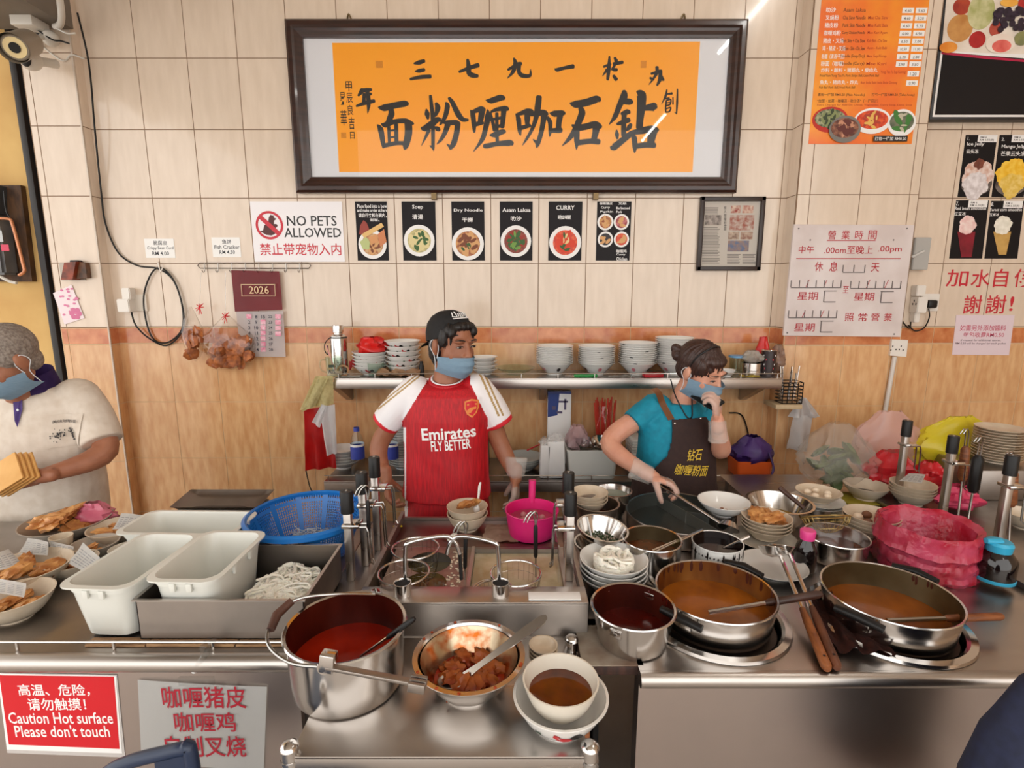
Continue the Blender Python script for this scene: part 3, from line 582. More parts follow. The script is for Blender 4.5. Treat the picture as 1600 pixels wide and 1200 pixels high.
for x0, y0, n, w in ((1317, 414, 2, 17), (1236, 438, 6, 13), (1329, 439, 6, 13), (1232, 485, 6, 12.5)): wp('number_slot', slots(x0, y0, n, w), m_slot, t)
for x0, y0 in ((1287, 454), (1376, 455), (1282, 501)):
    b = NB(); plate(x0, y0, x0 + 20, y0 + 1.2, Y, .003, b); plate(x0, y0 + 17, x0 + 18, y0 + 18.4, Y, .003, b); plate(x0, y0, x0 + 1.1, y0 + 18, Y, .003, b); wp('number_slot', b, m_slot, t)
for x, y in ((1248, 357), (1417, 357), (1230, 520), (1397, 522), (1266, 375), (1396, 375)): wp('screw', disc(x, y, 1.2, Y, n=8, t=.002), m_slot, t)
# ---- wall lettering and notice at the right
for nm, ws, lab in (('wall_lettering', [('加', 1479, 421, 1513, 448), ('水', 1518, 421, 1547, 449), ('自', 1553, 420, 1575, 449), ('便', 1585, 420, 1614, 449)], 'red cut-out Chinese lettering line reading help yourself to water'), ('wall_lettering', [('謝', 1506, 461, 1534, 490), ('謝', 1541, 461, 1572, 490), ('!', 1578, 463, 1584, 486)], 'red cut-out Chinese lettering line reading thanks above the pink notice')):
    t = thing(nm, lab, 'lettering', W(1530, 449, YF)); wp('character', words(ws, YF - .001, bold=.006), flat(200, 40, 56, .35), t)
m_lil = mat('lilac_paper', C(226, 208, 216), .25, coat=.3)
t = thing('paper_notice', 'pale lilac notice about extra sauce charge under the red lettering', 'notice', W(1535, 555, YF))
wp('paper', quad([(1487, 554), (1576, 555), (1585, 492), (1494, 492)], YF, t=.002), m_lil, t)
wp('red_lettering', words([('如需另外添加醬料', 1500, 508, 1572, 517), ('每包收費RM0.50', 1505, 519, 1569, 527)], YF - .0024, bold=.003), flat(190, 44, 84), t)
wp('dark_lettering', words([('If request for additional sauces,', 1501, 530, 1564, 534), ('RM 0.50 will be charged for each packet', 1493, 535, 1572, 539)], YF - .0024, bold=.004), flat(90, 66, 80), t)
# ---- electrical fittings at the right
m_pvc = mat('white_pvc', C(214, 206, 198), .35); m_swh = mat('switch_white', C(230, 224, 216), .3); m_blkp = mat('black_plastic', C(20, 18, 18), .42, ior=1.4)
t = thing('conduit_pipe', 'long white conduit pipe running down beside the pillar', 'pipe', (XP + .02, YF, .8))
wp('pipe', tube([(XP + .015, YF - .02, .8), (XP + .015, YF - .02, 3.4)], .0125, 12), m_pvc, t)
p = W(1446, 215, YF - .02)
for zz in (2.5, 1.62, 1.0): b = NB(); box(b, .05, .014, .018, (XP + .017, YF - .008, zz), .003); wp('pipe_clip', b, m_pvc, t)
t = thing('isolator_switch', 'grey isolator switch box with lever on the conduit', 'switch', W(1430, 423, YF))
b = plate(1420, 372, 1445, 422, YF, .035); bmesh.ops.bevel(b, geom=b.edges[:], offset=.003, segments=2, affect='EDGES'); wp('box', b, mat('switch_grey', C(176, 174, 170), .4), t)
p = W(1433, 397, YF - .035); b = NB(); box(b, .07, .02, .012, p, .003, rotm(0, -.5, 0)); wp('lever', b, mat('lever_grey', C(200, 198, 194), .3), t)
t = thing('wall_socket', 'white wall socket holding a black plug beside the pillar', 'socket', W(1452, 487, YF))
b = plate(1436, 459, 1464, 486, YF, .016); bmesh.ops.bevel(b, geom=b.edges[:], offset=.003, segments=2, affect='EDGES'); wp('faceplate', b, m_swh, t)
t = thing('black_plug', 'black three pin plug with trailing cable in wall socket', 'plug', W(1451, 482, YF - .016))
p = W(1451, 475, YF - .016); b = NB(); box(b, .05, .034, .042, p + Vector((0, -.017, 0)), .009); wp('plug_body', b, m_blkp, t)
wp('cable', tube(spline([W(1451, 482, YF - .03), W(1452, 496, YF - .02), W(1444, 512, YF - .015), W(1430, 517, YF - .015), W(1419, 508, YF - .012)], 6), .0035, 6), m_blkp, t)
t = thing('plug_adaptor', 'white stacked plug adaptor beside the hours board', 'plug', W(1428, 502, YF))
for (x0, y0, x1, y1, tt) in ((1421, 464, 1436, 488, .06), (1423, 446, 1437, 462, .045), (1421, 487, 1429, 503, .04)):
    b = plate(x0, y0, x1, y1, YF, tt); bmesh.ops.bevel(b, geom=b.edges[:], offset=.003, segments=2, affect='EDGES'); wp('adaptor_block', b, m_swh, t)
for x, y in ((1426, 475), (1431, 475), (1428.5, 470)): wp('socket_hole', plate(x - .8, y - 1.6, x + .8, y + 1.6, YF - .0602, .0006), m_blkp, t)
wp('cable', tube(spline([W(1423, 503, YF - .03), W(1421, 513, YF - .02), W(1412, 505, YF - .01), W(1408, 496, YF - .01)], 6), .0035, 6), m_blkp, t)
t = thing('double_socket', 'white double wall socket under the hours board', 'socket', W(1401, 556, YF))
YD = YPF
b = quad([(1388, 555), (1413, 557), (1416, 531), (1391, 530)], YD, t=.014); wp('faceplate', b, m_swh, t)
for x, y in ((1395, 541), (1400, 546), (1392, 547), (1408, 541), (1411, 547), (1405, 546)): wp('socket_hole', plate(x - .8, y - 1.2, x + .8, y + 1.2, YD - .0142, .0006), m_blkp, t)
o = obj('conduit_pipe', tube([W(1398, 557, YPF - .012), W(1380, 660, YPF - .012), Vector((1.93, YPF - .012, .8))], .011, 10), m_pvc); tag(o, 'short white conduit pipe dropping from the double socket', 'pipe')
# ---- hook rail, calendar, cracker bags
m_chr = mat('chrome', C(205, 205, 205), .12, 1.); m_wire = mat('steel_wire', C(170, 168, 164), .22, 1.)
t = thing('hook_rail', 'chrome wire hook rail under the no pets sign', 'rail', W(400, 420, YF))
a = W(312, 411, YF - .012); e = W(482, 411, YF - .012); dz = S(8, a)
loop = [(a.x, a.y, a.z), (e.x, a.y, a.z), (e.x + .012, a.y, a.z - dz / 2), (e.x, a.y, a.z - dz), (a.x, a.y, a.z - dz), (a.x - .012, a.y, a.z - dz / 2), (a.x, a.y, a.z)]
wp('rail', tube(loop, .0026, 6), m_wire, t)
for k in range(8):
    x = a.x + (e.x - a.x) * (k + .35) / 8
    wp('hook', tube(spline([(x, a.y, a.z), (x, a.y - .004, a.z - dz - .01), (x, a.y - .018, a.z - dz - .022), (x, a.y - .03, a.z - dz - .01)], 4), .002, 5), m_wire, t)
t = thing('wall_calendar', 'dark red 2026 wall calendar hanging from the hook rail', 'calendar', W(405, 558, YF - .03))
YK = YF - .03; m_cal = mat('calendar_red', C(136, 12, 24), .3, c2=C(150, 18, 28), scale=4, coat=.15)
def curlsheet(q, bulge):
    P = [W(x, y, YK) for x, y in q]   # bl, br, tr, tl
    def f(u, v):
        b = P[0].lerp(P[1], u); c = P[3].lerp(P[2], u); s = b.lerp(c, v); return s + Vector((0, -bulge * math.sin(PI * u) * (1 - v) - .004 * math.sin(5 * u), 0))
    return sheet(10, 6, f, .0012)
wp('header_sheet', curlsheet([(367, 487), (441, 484), (436, 424), (361, 422)], .008), m_cal, t)
wp('date_sheet', curlsheet([(376, 556), (446, 558), (442, 486), (369, 487)], .006), mat('calendar_white', C(232, 224, 224), .35), t)
m_gold = flat(226, 190, 150); Y = YK - .0125
bm = words([('2026', 389, 447, 420, 459)], Y)[0]
for q in ((377, 444, 430, 444.9), (377, 462, 430, 462.9), (377, 444, 377.8, 462), (429.2, 444, 430, 462)): plate(*q, Y, .0003, bm)
wp('gold_print', bm, m_gold, t); Y = YK - .0095
bm = []; bmr = []; n = 0
for c_, x in enumerate((389, 400, 411, 422)):
    for r_ in range(7):
        d = [[0, 2, 3, 4, 5, 6, 7], [8, 9, 10, 11, 12, 13, 14], [15, 16, 17, 18, 19, 20, 21], [22, 23, 24, 25, 26, 27, 28]][c_][r_]
        if d and not (c_ == 2 and r_): bm += words([(str(d), x - 3 + r_ * .2, 492 + r_ * 8.6, x + 3 + r_ * .2, 497.5 + r_ * 8.6, True)], Y, bold=.01)
        else: bmr.append(plate(x - 4, 491 + r_ * 8.6, x + 4, 498 + r_ * 8.6, Y, .0003))
for r_ in range(4): bmr.append(plate(430, 491 + r_ * 9, 439, 498 + r_ * 9, Y, .0003))
wp('date_number', bm, flat(60, 60, 76), t); wp('pink_square', bmr, mat('calendar_pink', C(222, 120, 150), .4, c2=C(236, 196, 206), scale=60), t)
m_film = clearmat('clear_film', (.96, .94, .92, 1), 1.7, .1)
m_filmw = mat('cloudy_film', C(235, 235, 235), .12, alpha=.3)
m_crk = mat('cracker', C(192, 112, 52), .6, c2=C(128, 62, 26), scale=40, bump=.5); m_ribbon = mat('red_twine', C(214, 18, 34), .4)
def bag_surface(c, rx, ry, h, seed, top=.25, crum=.12, seg=26, n=12):
    """crumpled tied bag: base at c, pinched at the top"""
    def fn(r, z, a):
        k = 1 + crum * mnoise.noise(Vector((math.cos(a) * 2.3 + seed, math.sin(a) * 2.3, z / h * 4 + seed))) + crum * .5 * mnoise.noise(Vector((math.cos(a) * 7 + seed, math.sin(a) * 7, z / h * 9)))
        return r * k, z + h * .03 * mnoise.noise(Vector((math.cos(a) * 3, math.sin(a) * 3, seed + z)))
    prof = [(0, 0)]
    for i in range(1, n + 1):
        u = i / n; r = (math.sin(min(1, u * 1.9) * PI / 2) ** .6) * (1 - .0 * u) if u < .5 else 1 - (1 - top) * ((u - .5) / .5) ** 1.4
        prof.append((max(r, .02), u * h))
    b = lathe([(r * rx, z) for r, z in prof], seg, sx=1, sy=ry / rx, fn=fn)
    bmesh.ops.translate(b, verts=b.verts, vec=c); return b
def cracker_bag(px, py, wpx, hpx, tie, label, nc, seed):
    yb = YF - .075; base = W(px, py, yb); w = S(wpx, base) / 2; h = S(hpx, base)
    t = thing('cracker_bag', label, 'bag', base, 0, 'cracker bags on the hook rail')
    rnd = random.Random(seed)
    for k in range(nc):
        a = rnd.uniform(-1, 1) * w * .78; z = rnd.uniform(.1, .56) * h
        b = blob((.034, .006, .03), seed + k, .55, 2.2, 2, rot=rotm(rnd.uniform(-.5, .5), rnd.uniform(-1, 1), rnd.uniform(-.8, .8)), c=(a, rnd.uniform(-.028, .022), z)); obj('cracker', b, m_crk, t)
    obj('film', bag_surface((0, 0, 0), w, .055, h, seed, .12, .3), m_film, t)
    tp = W(*tie, yb) - base
    b = NB()
    for k in range(9):
        a = k * .7; d = Vector((math.cos(a) * .022, math.sin(a) * .01, .02 * math.sin(a * 1.7))); tube([tp, tp + d], .0022, 5, b)
    for s in (-.008, .006): tube([tp, tp + Vector((s, 0, -.03 - abs(s)))], .002, 5, b)
    obj('red_tie', b, m_ribbon, t)
    obj('string', tube([tp, Vector((tp.x, .045, S(1, base) * 0 + W(tie[0], 425, yb).z - base.z))], .0014, 5), m_filmw, t)
cracker_bag(306, 565, 28, 85, (312, 480), 'narrow clear bag of brown crackers hanging on a long string', 8, 11)
cracker_bag(362, 578, 78, 84, (352, 494), 'wide clear bag of brown crackers tied with red twine beside the calendar', 26, 23)
# ---- socket with charger and coiled black cable at the left
t = thing('charger_plug', 'white charger plugged into wall socket beside the black cable coil', 'plug', W(210, 487, YF))
wp('socket_plate', plate(199, 460, 231, 486, YF, .012), mat('socket_plate_cream', C(214, 204, 190), .4), t)
for (x0, y0, x1, y1, tt) in ((200, 450, 213, 468, .05), (195, 467, 214, 487, .06)):
    b = plate(x0, y0, x1, y1, YF, tt); bmesh.ops.bevel(b, geom=b.edges[:], offset=.004, segments=2, affect='EDGES'); wp('charger_block', b, m_swh, t)
pts = [W(121, 20, YC - .012), W(139, 100, YF - .05), W(148, 200, YF - .05), W(158, 300, YF - .02), W(165, 350, YF - .012), W(185, 395, YF - .01), W(215, 415, YF - .01), W(248, 420, YF - .012), W(272, 440, YF - .012), W(285, 480, YF - .012), W(284, 515, YF - .012), W(262, 535, YF - .012), W(240, 530, YF - .012), W(228, 500, YF - .012), W(225, 460, YF - .012), W(238, 425, YF - .014), W(255, 420, YF - .014), W(275, 445, YF - .016), W(287, 490, YF - .016), W(283, 520, YF - .016), W(260, 540, YF - .016), W(232, 528, YF - .016), W(212, 508, YF - .02), W(205, 486, YF - .03)]
o = obj('power_cable', tube(spline(pts, 6), .0042, 7), m_blkp); tag(o, 'black power cable hanging down the column and coiled in a loop', 'cable')
o = obj('cable_hook', tube(spline([W(247, 410, YF), W(247, 412, YF - .02), W(251, 424, YF - .028), W(254, 418, YF - .032)], 4), .003, 6), m_swh); tag(o, 'small white adhesive hook holding the cable loop', 'hook')
# ---- cameras, junction box and pipe at the upper left
m_camw = mat('camera_white', C(206, 200, 190), .35); m_camg = mat('camera_grey', C(150, 138, 122), .4)
t = thing('bullet_camera', 'beige bullet security camera with ring lens under the beam', 'camera', W(40, 70, 2.6))
p = W(45, 66, 2.6); q = W(24, 74, 2.45)
dr = (q - p).normalized(); wp('body', tube([p - dr * .04, p - dr * .03, q, q + dr * .004], [.03, .045, .05, .045], 20), m_camg, t)
wp('visor', tube([p, q + dr * .03], [.052, .056], 20, cap=False), m_camg, t)
wp('lens_ring', tube([q + dr * .003, q + dr * .007], .04, 20), mat('lens_cream', C(236, 214, 160), .3), t)
wp('lens', tube([q + dr * .006, q + dr * .011], .02, 16), m_blkp, t)
wp('bracket', tube([p, W(62, 60, 2.7), W(72, 52, 2.79)], .012, 8), m_camw, t)
t = thing('dome_camera', 'white round security camera with black face below bullet camera', 'camera', W(48, 106, 2.66))
p = W(48, 94, 2.66); r = S(15, p)
b = NB(); bmesh.ops.create_uvsphere(b, u_segments=20, v_segments=12, radius=r); bmesh.ops.translate(b, verts=b.verts, vec=p); wp('shell', b, m_camw, t)
fd = Vector((.1, -.95, -.15)).normalized(); rq = fd.to_track_quat('Z', 'Y').to_matrix()
b = lathe([(0, r * 1.02), (r * .3, r * .99), (r * .55, r * .86), (r * .6, r * .8)], 20, sy=1.3)
bmesh.ops.transform(b, matrix=Matrix.Translation(p) @ rq.to_4x4(), verts=b.verts); wp('black_face', b, m_blkp, t)
b = lathe([(0, r * 1.06), (r * .22, r * 1.05), (r * .24, r * .98)], 16); bmesh.ops.transform(b, matrix=Matrix.Translation(p) @ rq.to_4x4(), verts=b.verts); wp('lens', b, mat('lens_glass', C(60, 60, 66), .1), t)
wp('neck', tube([p, p + Vector((.02, .12, .03))], .02, 10), m_camw, t)
t = thing('junction_box', 'small white junction box with tangled wires on the column', 'box', W(48, 50, 2.74))
b = NB(); box(b, .10, .10, .045, W(47, 38, 2.72), .004); wp('box', b, m_camw, t)
for k, pp in enumerate(([(32, 46), (42, 58), (55, 52), (66, 56)], [(44, 46), (58, 62), (66, 72), (98, 95), (112, 86), (132, 92)], [(60, 48), (82, 62), (95, 64), (108, 68)], [(88, 44), (104, 52), (118, 52)])):
    wp('wire', tube(spline([W(x, y, 2.73 if k != 1 or i < 2 else YC - .01) for i, (x, y) in enumerate(pp)], 5), .004, 6), (m_blkp, m_camw, m_blkp, m_camw)[k], t)
p = W(79, 60, 2.76); b = NB(); bmesh.ops.create_uvsphere(b, u_segments=16, v_segments=10, radius=.035); bmesh.ops.translate(b, verts=b.verts, vec=p); wp('round_cap', b, m_camw, t)
o = obj('conduit_pipe', tube(spline([W(86, 42, 2.74), W(94, 38, 2.72), W(96, 20, 2.66), W(90, -20, 2.60)], 6), .014, 10), m_camw); tag(o, 'bent white conduit pipe beside the security cameras', 'pipe')
# ---- electricity meter, altar box, talisman at the far left
YL = 2.92
t = thing('electricity_meter', 'old grey electricity meter and pipes on wooden board', 'meter', W(20, 440, YL - .03))
wp('board', quad([(-60, 440), (58, 440), (40, 291), (-80, 291)], YL, t=.03), mat('old_wood', C(92, 62, 36), .7, c2=C(54, 34, 22), scale=14, stretch=(3, 1, 1)), t)
b = quad([(-40, 430), (32, 430), (20, 340), (-50, 340)], YL - .03, t=.09); bmesh.ops.bevel(b, geom=b.edges[:], offset=.012, segments=2, affect='EDGES'); wp('meter_case', b, mat('meter_grey', C(120, 118, 116), .3, c2=C(90, 90, 92), scale=9), t)
b = quad([(-40, 336), (12, 336), (10, 292), (-44, 292)], YL - .03, t=.07); wp('upper_box', b, mat('meter_dark', C(62, 64, 66), .5), t)
wp('copper_pipe', tube(spline([W(-20, 342, YL - .13), W(12, 342, YL - .13), W(20, 352, YL - .13), W(36, 412, YL - .13), W(38, 424, YL - .13), W(30, 430, YL - .12)], 5), .007, 8), mat('copper', C(196, 130, 92), .35, .6), t)
wp('red_sticker', plate(2, 382, 14, 392, YL - .125, .001), flat(206, 60, 90), t); wp('pale_panel', plate(-20, 360, 4, 378, YL - .125, .001), flat(186, 190, 190), t)
wp('clear_pipe', tube(spline([W(0, 432, YL - .1), W(16, 440, YL - .1), W(26, 442, YL - .1)], 5), .008, 8), m_camw, t)
wp('black_wire', tube(spline([W(6, 298, YL - .12), W(10, 330, YL - .12), W(20, 345, YL - .12)], 5), .004, 6), m_blkp, t)
YT = YC - .0046
t = thing('altar_box', 'small rusty red incense holder mounted on the column', 'holder', W(115, 440, YT))
b = NB(); P = [W(96, 437, YT - .05), W(134, 437, YT), W(134, 411, YT), W(107, 411, YT - .05)]
wp('back_plate', plate(95, 411, 133, 438, YT, .004), mat('foil_silver', C(150, 140, 128), .3, .7), t)
b = wplate([(P[0].x, P[0].z), (P[0].x + .06, P[0].z), (P[0].x + .09, P[0].z + .09), (P[0].x + .03, P[0].z + .085)], YT - .055, YT - .004); wp('tray', b, mat('rust_red', C(150, 66, 40), .5, c2=C(90, 44, 30), scale=30), t)
b = wplate([(P[0].x + .065, P[0].z + .005), (P[0].x + .12, P[0].z + .01), (P[0].x + .12, P[0].z + .085), (P[0].x + .092, P[0].z + .088)], YT - .035, YT - .004); wp('side_flap', b, mat('rust_brown', C(110, 72, 46), .5, c2=C(70, 48, 34), scale=30), t)
b = NB(); box(b, .045, .03, .016, W(119, 409, YT - .02), .004); wp('black_knob', b, m_blkp, t)
t = thing('paper_talisman', 'pink and white patterned paper slip hanging below the incense holder', 'paper', W(110, 507, YT))
wp('slip', quad([(101, 507), (132, 497), (112, 445), (83, 458)], YT - .004, t=.001), mat('talisman_white', C(236, 220, 224), .5), t)
m_pk = flat(214, 120, 160)
b = NB(); rnd = random.Random(3)
for k in range(26):
    u, v = rnd.random(), rnd.random(); x = 88 + u * 26 + v * 14; y = 455 + v * 44 - u * 9
    disc(x, y, 2.6, YT - .0056 - 1e-5 * k, b, n=7, ry=1.6)
wp('pink_pattern', b, m_pk, t); p = W(118, 490, YT - .006); b = NB()
for k in range(6): disc(118 + 6 * math.cos(k * 1.05), 490 + 6 * math.sin(k * 1.05), 4, YT - .006 - 1e-5 * k, b, n=10)
wp('rosette_pattern', b, flat(206, 110, 150), t)
# ================================================================== COUNTERS, BOILERS, SHELVES
m_steel = mat('brushed_steel', C(190, 183, 177), .32, 1., scale=3, stretch=(1, 8, 8), rvar=.05)
m_steel_d = mat('worn_steel', C(172, 164, 158), .38, 1., c2=C(154, 146, 139), scale=5, rvar=.1)
m_steel_p = mat('polished_steel', C(208, 204, 200), .17, 1., scale=5, rvar=.06)
m_steel_v = mat('vertical_steel', C(190, 178, 172), .36, 1., c2=C(178, 166, 160), scale=2.5, rvar=.08)
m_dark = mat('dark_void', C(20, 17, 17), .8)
ZL, ZR, ZB, ZT = .86, .82, .90, .81      # left counter, right counter, boiler rim, trolley
def bx(x0, x1, y0, y1, z0, z1, bev=0., bm=None):
    bm = bm or NB(); return box(bm, x1 - x0, y1 - y0, z1 - z0, ((x0 + x1) / 2, (y0 + y1) / 2, (z0 + z1) / 2), bev)
# ---- left counter
t = thing('serving_counter', 'long stainless steel counter with wire rail under the plastic tubs', 'counter', (-1.35, 1.45, 0))
wp('worktop', bx(-2.35, -.512, 1.11, 1.84, ZL - .03, ZL, .004), m_steel_d, t)
wp('worktop_infill', bx(-.511, -.408, 1.26, 1.84, ZL - .03, ZL, .002), m_steel_d, t)
bm = tube([(-2.35, 1.112, ZL - .020), (-.512, 1.112, ZL - .020)], .0215, 14); wp('front_roll', bm, m_steel, t)
wp('front_panel', bx(-2.35, -.512, 1.13, 1.15, .08, ZL - .035), m_steel_v, t)
wp('end_panel', bx(-.532, -.512, 1.16, 1.82, .08, ZL - .035), m_steel_d, t)
for x in (-2.3, -.56):
    for y in (1.2, 1.78): wp('leg', bx(x - .02, x + .02, y - .02, y + .02, 0, ZL - .035), m_steel_d, t)
zr = W(200, 1003, 1.125).z
wp('rail', tube([(-2.35, 1.125, zr), (-.515, 1.125, zr)], .0032, 8), m_steel_p, t)
for px in (-220, -105, 27, 178, 333):
    x = W(px, 1010, 1.125).x; wp('rail_post', tube([(x, 1.125, ZL - .01), (x, 1.125, zr)], .0035, 8), m_steel_p, t)
# flattened cardboard under tub and tray
m_cb = mat('cardboard', C(168, 130, 92), .85, c2=C(126, 92, 62), scale=18, stretch=(1, 8, 8))
for i, (a, b) in enumerate(((132, 226), (228, 366), (368, 468))):
    x0, x1 = G(a, 1012, ZL).x, G(b, 1012, ZL).x
    o = obj('cardboard_strip', bx(x0, x1, 1.136, 1.145 + .02, ZL + .0005, ZL + .007 + .002 * (i % 2), .002), m_cb); tag(o, 'brown cardboard strip along the counter edge ' + ('under the empty tub', 'under the tray corner', 'beside the big pot')[i], 'cardboard', 'cardboard edge strips')
# ---- signs on the left counter front
YFp = 1.1295
t = thing('caution_sign', 'red caution hot surface sign with white lettering on counter front', 'sign', W(95, 1178, YFp))
wp('laminate', quad([(12, 1176), (196, 1183), (183, 1054), (-4, 1051)], YFp, t=.001), mat('laminate_edge', C(216, 210, 206), .2, alpha=.7), t)
wp('white_border', quad([(11, 1171), (191, 1177), (181, 1056), (-4, 1052)], YFp - .001, t=.0006), m_wht, t)
wp('red_field', quad([(14, 1163), (187, 1170), (178, 1057), (-1, 1055)], YFp - .0016, t=.0005), mat('sign_red', C(206, 12, 30), .35), t)
wp('lettering', words([('高温、危险，', 28, 1069, 140, 1088), ('请勿触摸！', 43, 1091, 134, 1110), ('Caution Hot surface', 13, 1113, 176, 1131), ("Please don't touch", 23, 1133, 171, 1152)], YFp - .0024, bold=.012), m_wht, t)
t = thing('dish_sign', 'white sign with three lines of dark red Chinese dish names clipped to counter rail', 'sign', W(318, 1199, YFp - .012))
def hang(u, v):
    P = [W(221, 1187, YFp - .004), W(412, 1206, YFp - .004), W(417, 1073, YFp - .004), W(215, 1062, YFp - .004)]
    s = P[0].lerp(P[1], u).lerp(P[3].lerp(P[2], u), v); return s + Vector((0, -.003 * math.sin(PI * u), 0))
wp('paper', sheet(12, 4, hang, .0008), m_lam, t)
wp('lettering', words([('咖喱猪皮', 253, 1073, 384, 1107), ('咖喱鸡', 272, 1113, 368, 1144), ('自制叉烧', 258, 1150, 384, 1183)], YFp - .0092, bold=.009), flat(168, 18, 42), t)
m_clear = clearmat('clear_plastic', (.93, .94, .94, 1), 1.6, .06)
t = thing('sign_clip', 'clear plastic clip holding the dish sign to the rail', 'clip', W(318, 1062, YFp - .02))
b = NB(); tube([W(334, 1000, 1.10), W(322, 1022, 1.095), W(308, 1040, 1.098)], .007, 8, b); wp('arm', b, m_clear, t)
b = NB(); box(b, .020, .022, .03, W(322, 1014, 1.112), .004); wp('jaw', b, m_clear, t)
p = W(304, 1047, 1.105); b = NB(); bmesh.ops.create_uvsphere(b, u_segments=12, v_segments=8, radius=.008); bmesh.ops.translate(b, verts=b.verts, vec=p); wp('ball_joint', b, mat('white_plastic', C(232, 232, 230), .3), t)
wp('clamp_bar', plate(282, 1056, 336, 1068, 1.107, .008), m_clear, t)
# ---- noodle boiler in the middle
BX0, BX1, BY0, BY1 = -.405, .198, 1.25, 1.835
XD = G(734, 900, .87).x
t = thing('noodle_boiler', 'stainless noodle boiler with two tanks behind the trolley', 'boiler', (-.1, 1.5, 0))
wp('front_panel', bx(BX0, BX1, BY0, BY0 + .015, .1, ZB, .003), m_steel_d, t)
wp('front_ledge', bx(BX0, BX1, BY0 - .002, BY0 + .075, ZB, ZB + .006, .002), m_steel, t)
wp('side_wall', bx(BX0, BX0 + .012, BY0 + .015, BY1, .1, ZB), m_steel_d, t)
wp('side_wall', bx(BX1 - .012, BX1, BY0 + .015, BY1, .1, ZB), m_steel_d, t)
wp('rear_wall', bx(BX0, BX1, BY1 - .012, BY1, .1, ZB - .02), m_steel_d, t)
wp('rear_shelf', bx(BX0 + .012, BX1 - .012, 1.62, BY1 - .013, ZB - .05, ZB - .03, .003), mat('rear_shelf_steel', C(150, 128, 122), .35, 1., c2=C(120, 98, 92), scale=5), t)
wp('tank_rear_wall', bx(BX0 + .012, BX1 - .012, 1.605, 1.618, .7, ZB - .03), m_steel_d, t)
wp('tank_front_wall', bx(BX0 + .012, BX1 - .012, BY0 + .07, BY0 + .08, .7, ZB), m_steel_d, t)
wp('divider', bx(XD - .005, XD + .005, BY0 + .08, 1.605, .7, ZB - .02), m_steel, t)
wp('tank_floor', bx(BX0 + .012, BX1 - .012, BY0 + .08, 1.605, .70, .71), m_steel_d, t)
# left tank: perforated deck with two round wells
bm = NB(); dx0, dx1, dy0, dy1 = BX0 + .03, XD - .006, BY0 + .081, 1.604
def loop_edges(pts):
    vs = [bm.verts.new((x, y, ZB - .03)) for x, y in pts]; return [bm.edges.new((vs[i], vs[(i + 1) % len(vs)])) for i in range(len(vs))]
es = loop_edges([(dx0, dy0), (dx1, dy0), (dx1, dy1), (dx0, dy1)])
wells = [(-.255, 1.52, .066), (-.25, 1.40, .062)]
for x, y, r in wells: es += loop_edges([(x + r * math.cos(2 * PI * k / 32), y + r * math.sin(2 * PI * k / 32)) for k in range(32)])
bmesh.ops.triangle_fill(bm, use_beauty=True, edges=es); wp('deck_plate', bm, mat('deck_steel', C(150, 136, 126), .4, .9, c2=C(176, 162, 148), scale=26), t)
m_broth = mat('clear_broth', C(104, 88, 50), .06, c2=C(130, 112, 70), scale=12)
m_cloud = mat('cloudy_water', C(176, 158, 118), .12, c2=C(206, 192, 160), scale=14, lo=.35, hi=.65)
wp('broth', bx(dx0, dx1, dy0, dy1, .72, ZB - .075), m_broth, t)
wp('cloudy_water', bx(XD + .006, BX1 - .05, dy0, dy1, .72, ZB - .045), m_cloud, t)
m_froth = mat('froth', C(226, 214, 192), .6)
bm = NB(); rnd = random.Random(8)
for k in range(70):
    x = rnd.uniform(-.19, XD - .02); y = rnd.uniform(1.36, 1.59)
    blob((rnd.uniform(.002, .006), rnd.uniform(.002, .005), .0015), k, .3, 2, 1, bm, (x, y, ZB - .029))
wp('starch_flecks', bm, m_froth, t)['kind'] = 'stuff'
o = obj('white_label_plate', bx(G(826, 938, ZB + .006).x, G(908, 938, ZB + .006).x, 1.256, 1.292, ZB + .0065, ZB + .010, .001), m_wht); tag(o, 'blank white plastic plate on the boiler ledge', 'plate')
# ledge sockets with swan-neck taps
def swan(px, dirx, label):
    p = G(px, 932, ZB + .006); x, y = p.x, 1.288
    t = thing('swan_neck_tap', label, 'tap', (x, y, ZB + .006), 0, 'swan neck taps on the boiler ledge')
    obj('socket', lathe([(.0, .004), (.019, .004), (.019, .03), (.021, .034), (.0235, .034), (.0235, 0), (0, 0)], 24), m_steel_p, t)
    obj('socket_opening', lathe([(0, .029), (.019, .029)], 24), m_dark, t)
    h = .135; L_ = .135
    pts = spline([(dirx * .004, .02, 0), (dirx * .006, .022, h * .8), (dirx * .02, .024, h), (dirx * (L_ - .03), .05, h + .004), (dirx * L_, .055, h - .015), (dirx * (L_ + .012), .056, h - .05)], 7)
    obj('pipe', tube(pts, .0058, 10), m_chr, t)
    if dirx > 0: obj('nozzle', tube([pts[-1], pts[-1] + Vector((.003, 0, -.075))], .0052, 8), m_blkp, t)
    return t
swan(628, 1, 'chrome swan neck tap with a long black nozzle')
swan(782, -1, 'chrome swan neck tap with a short bare spout')
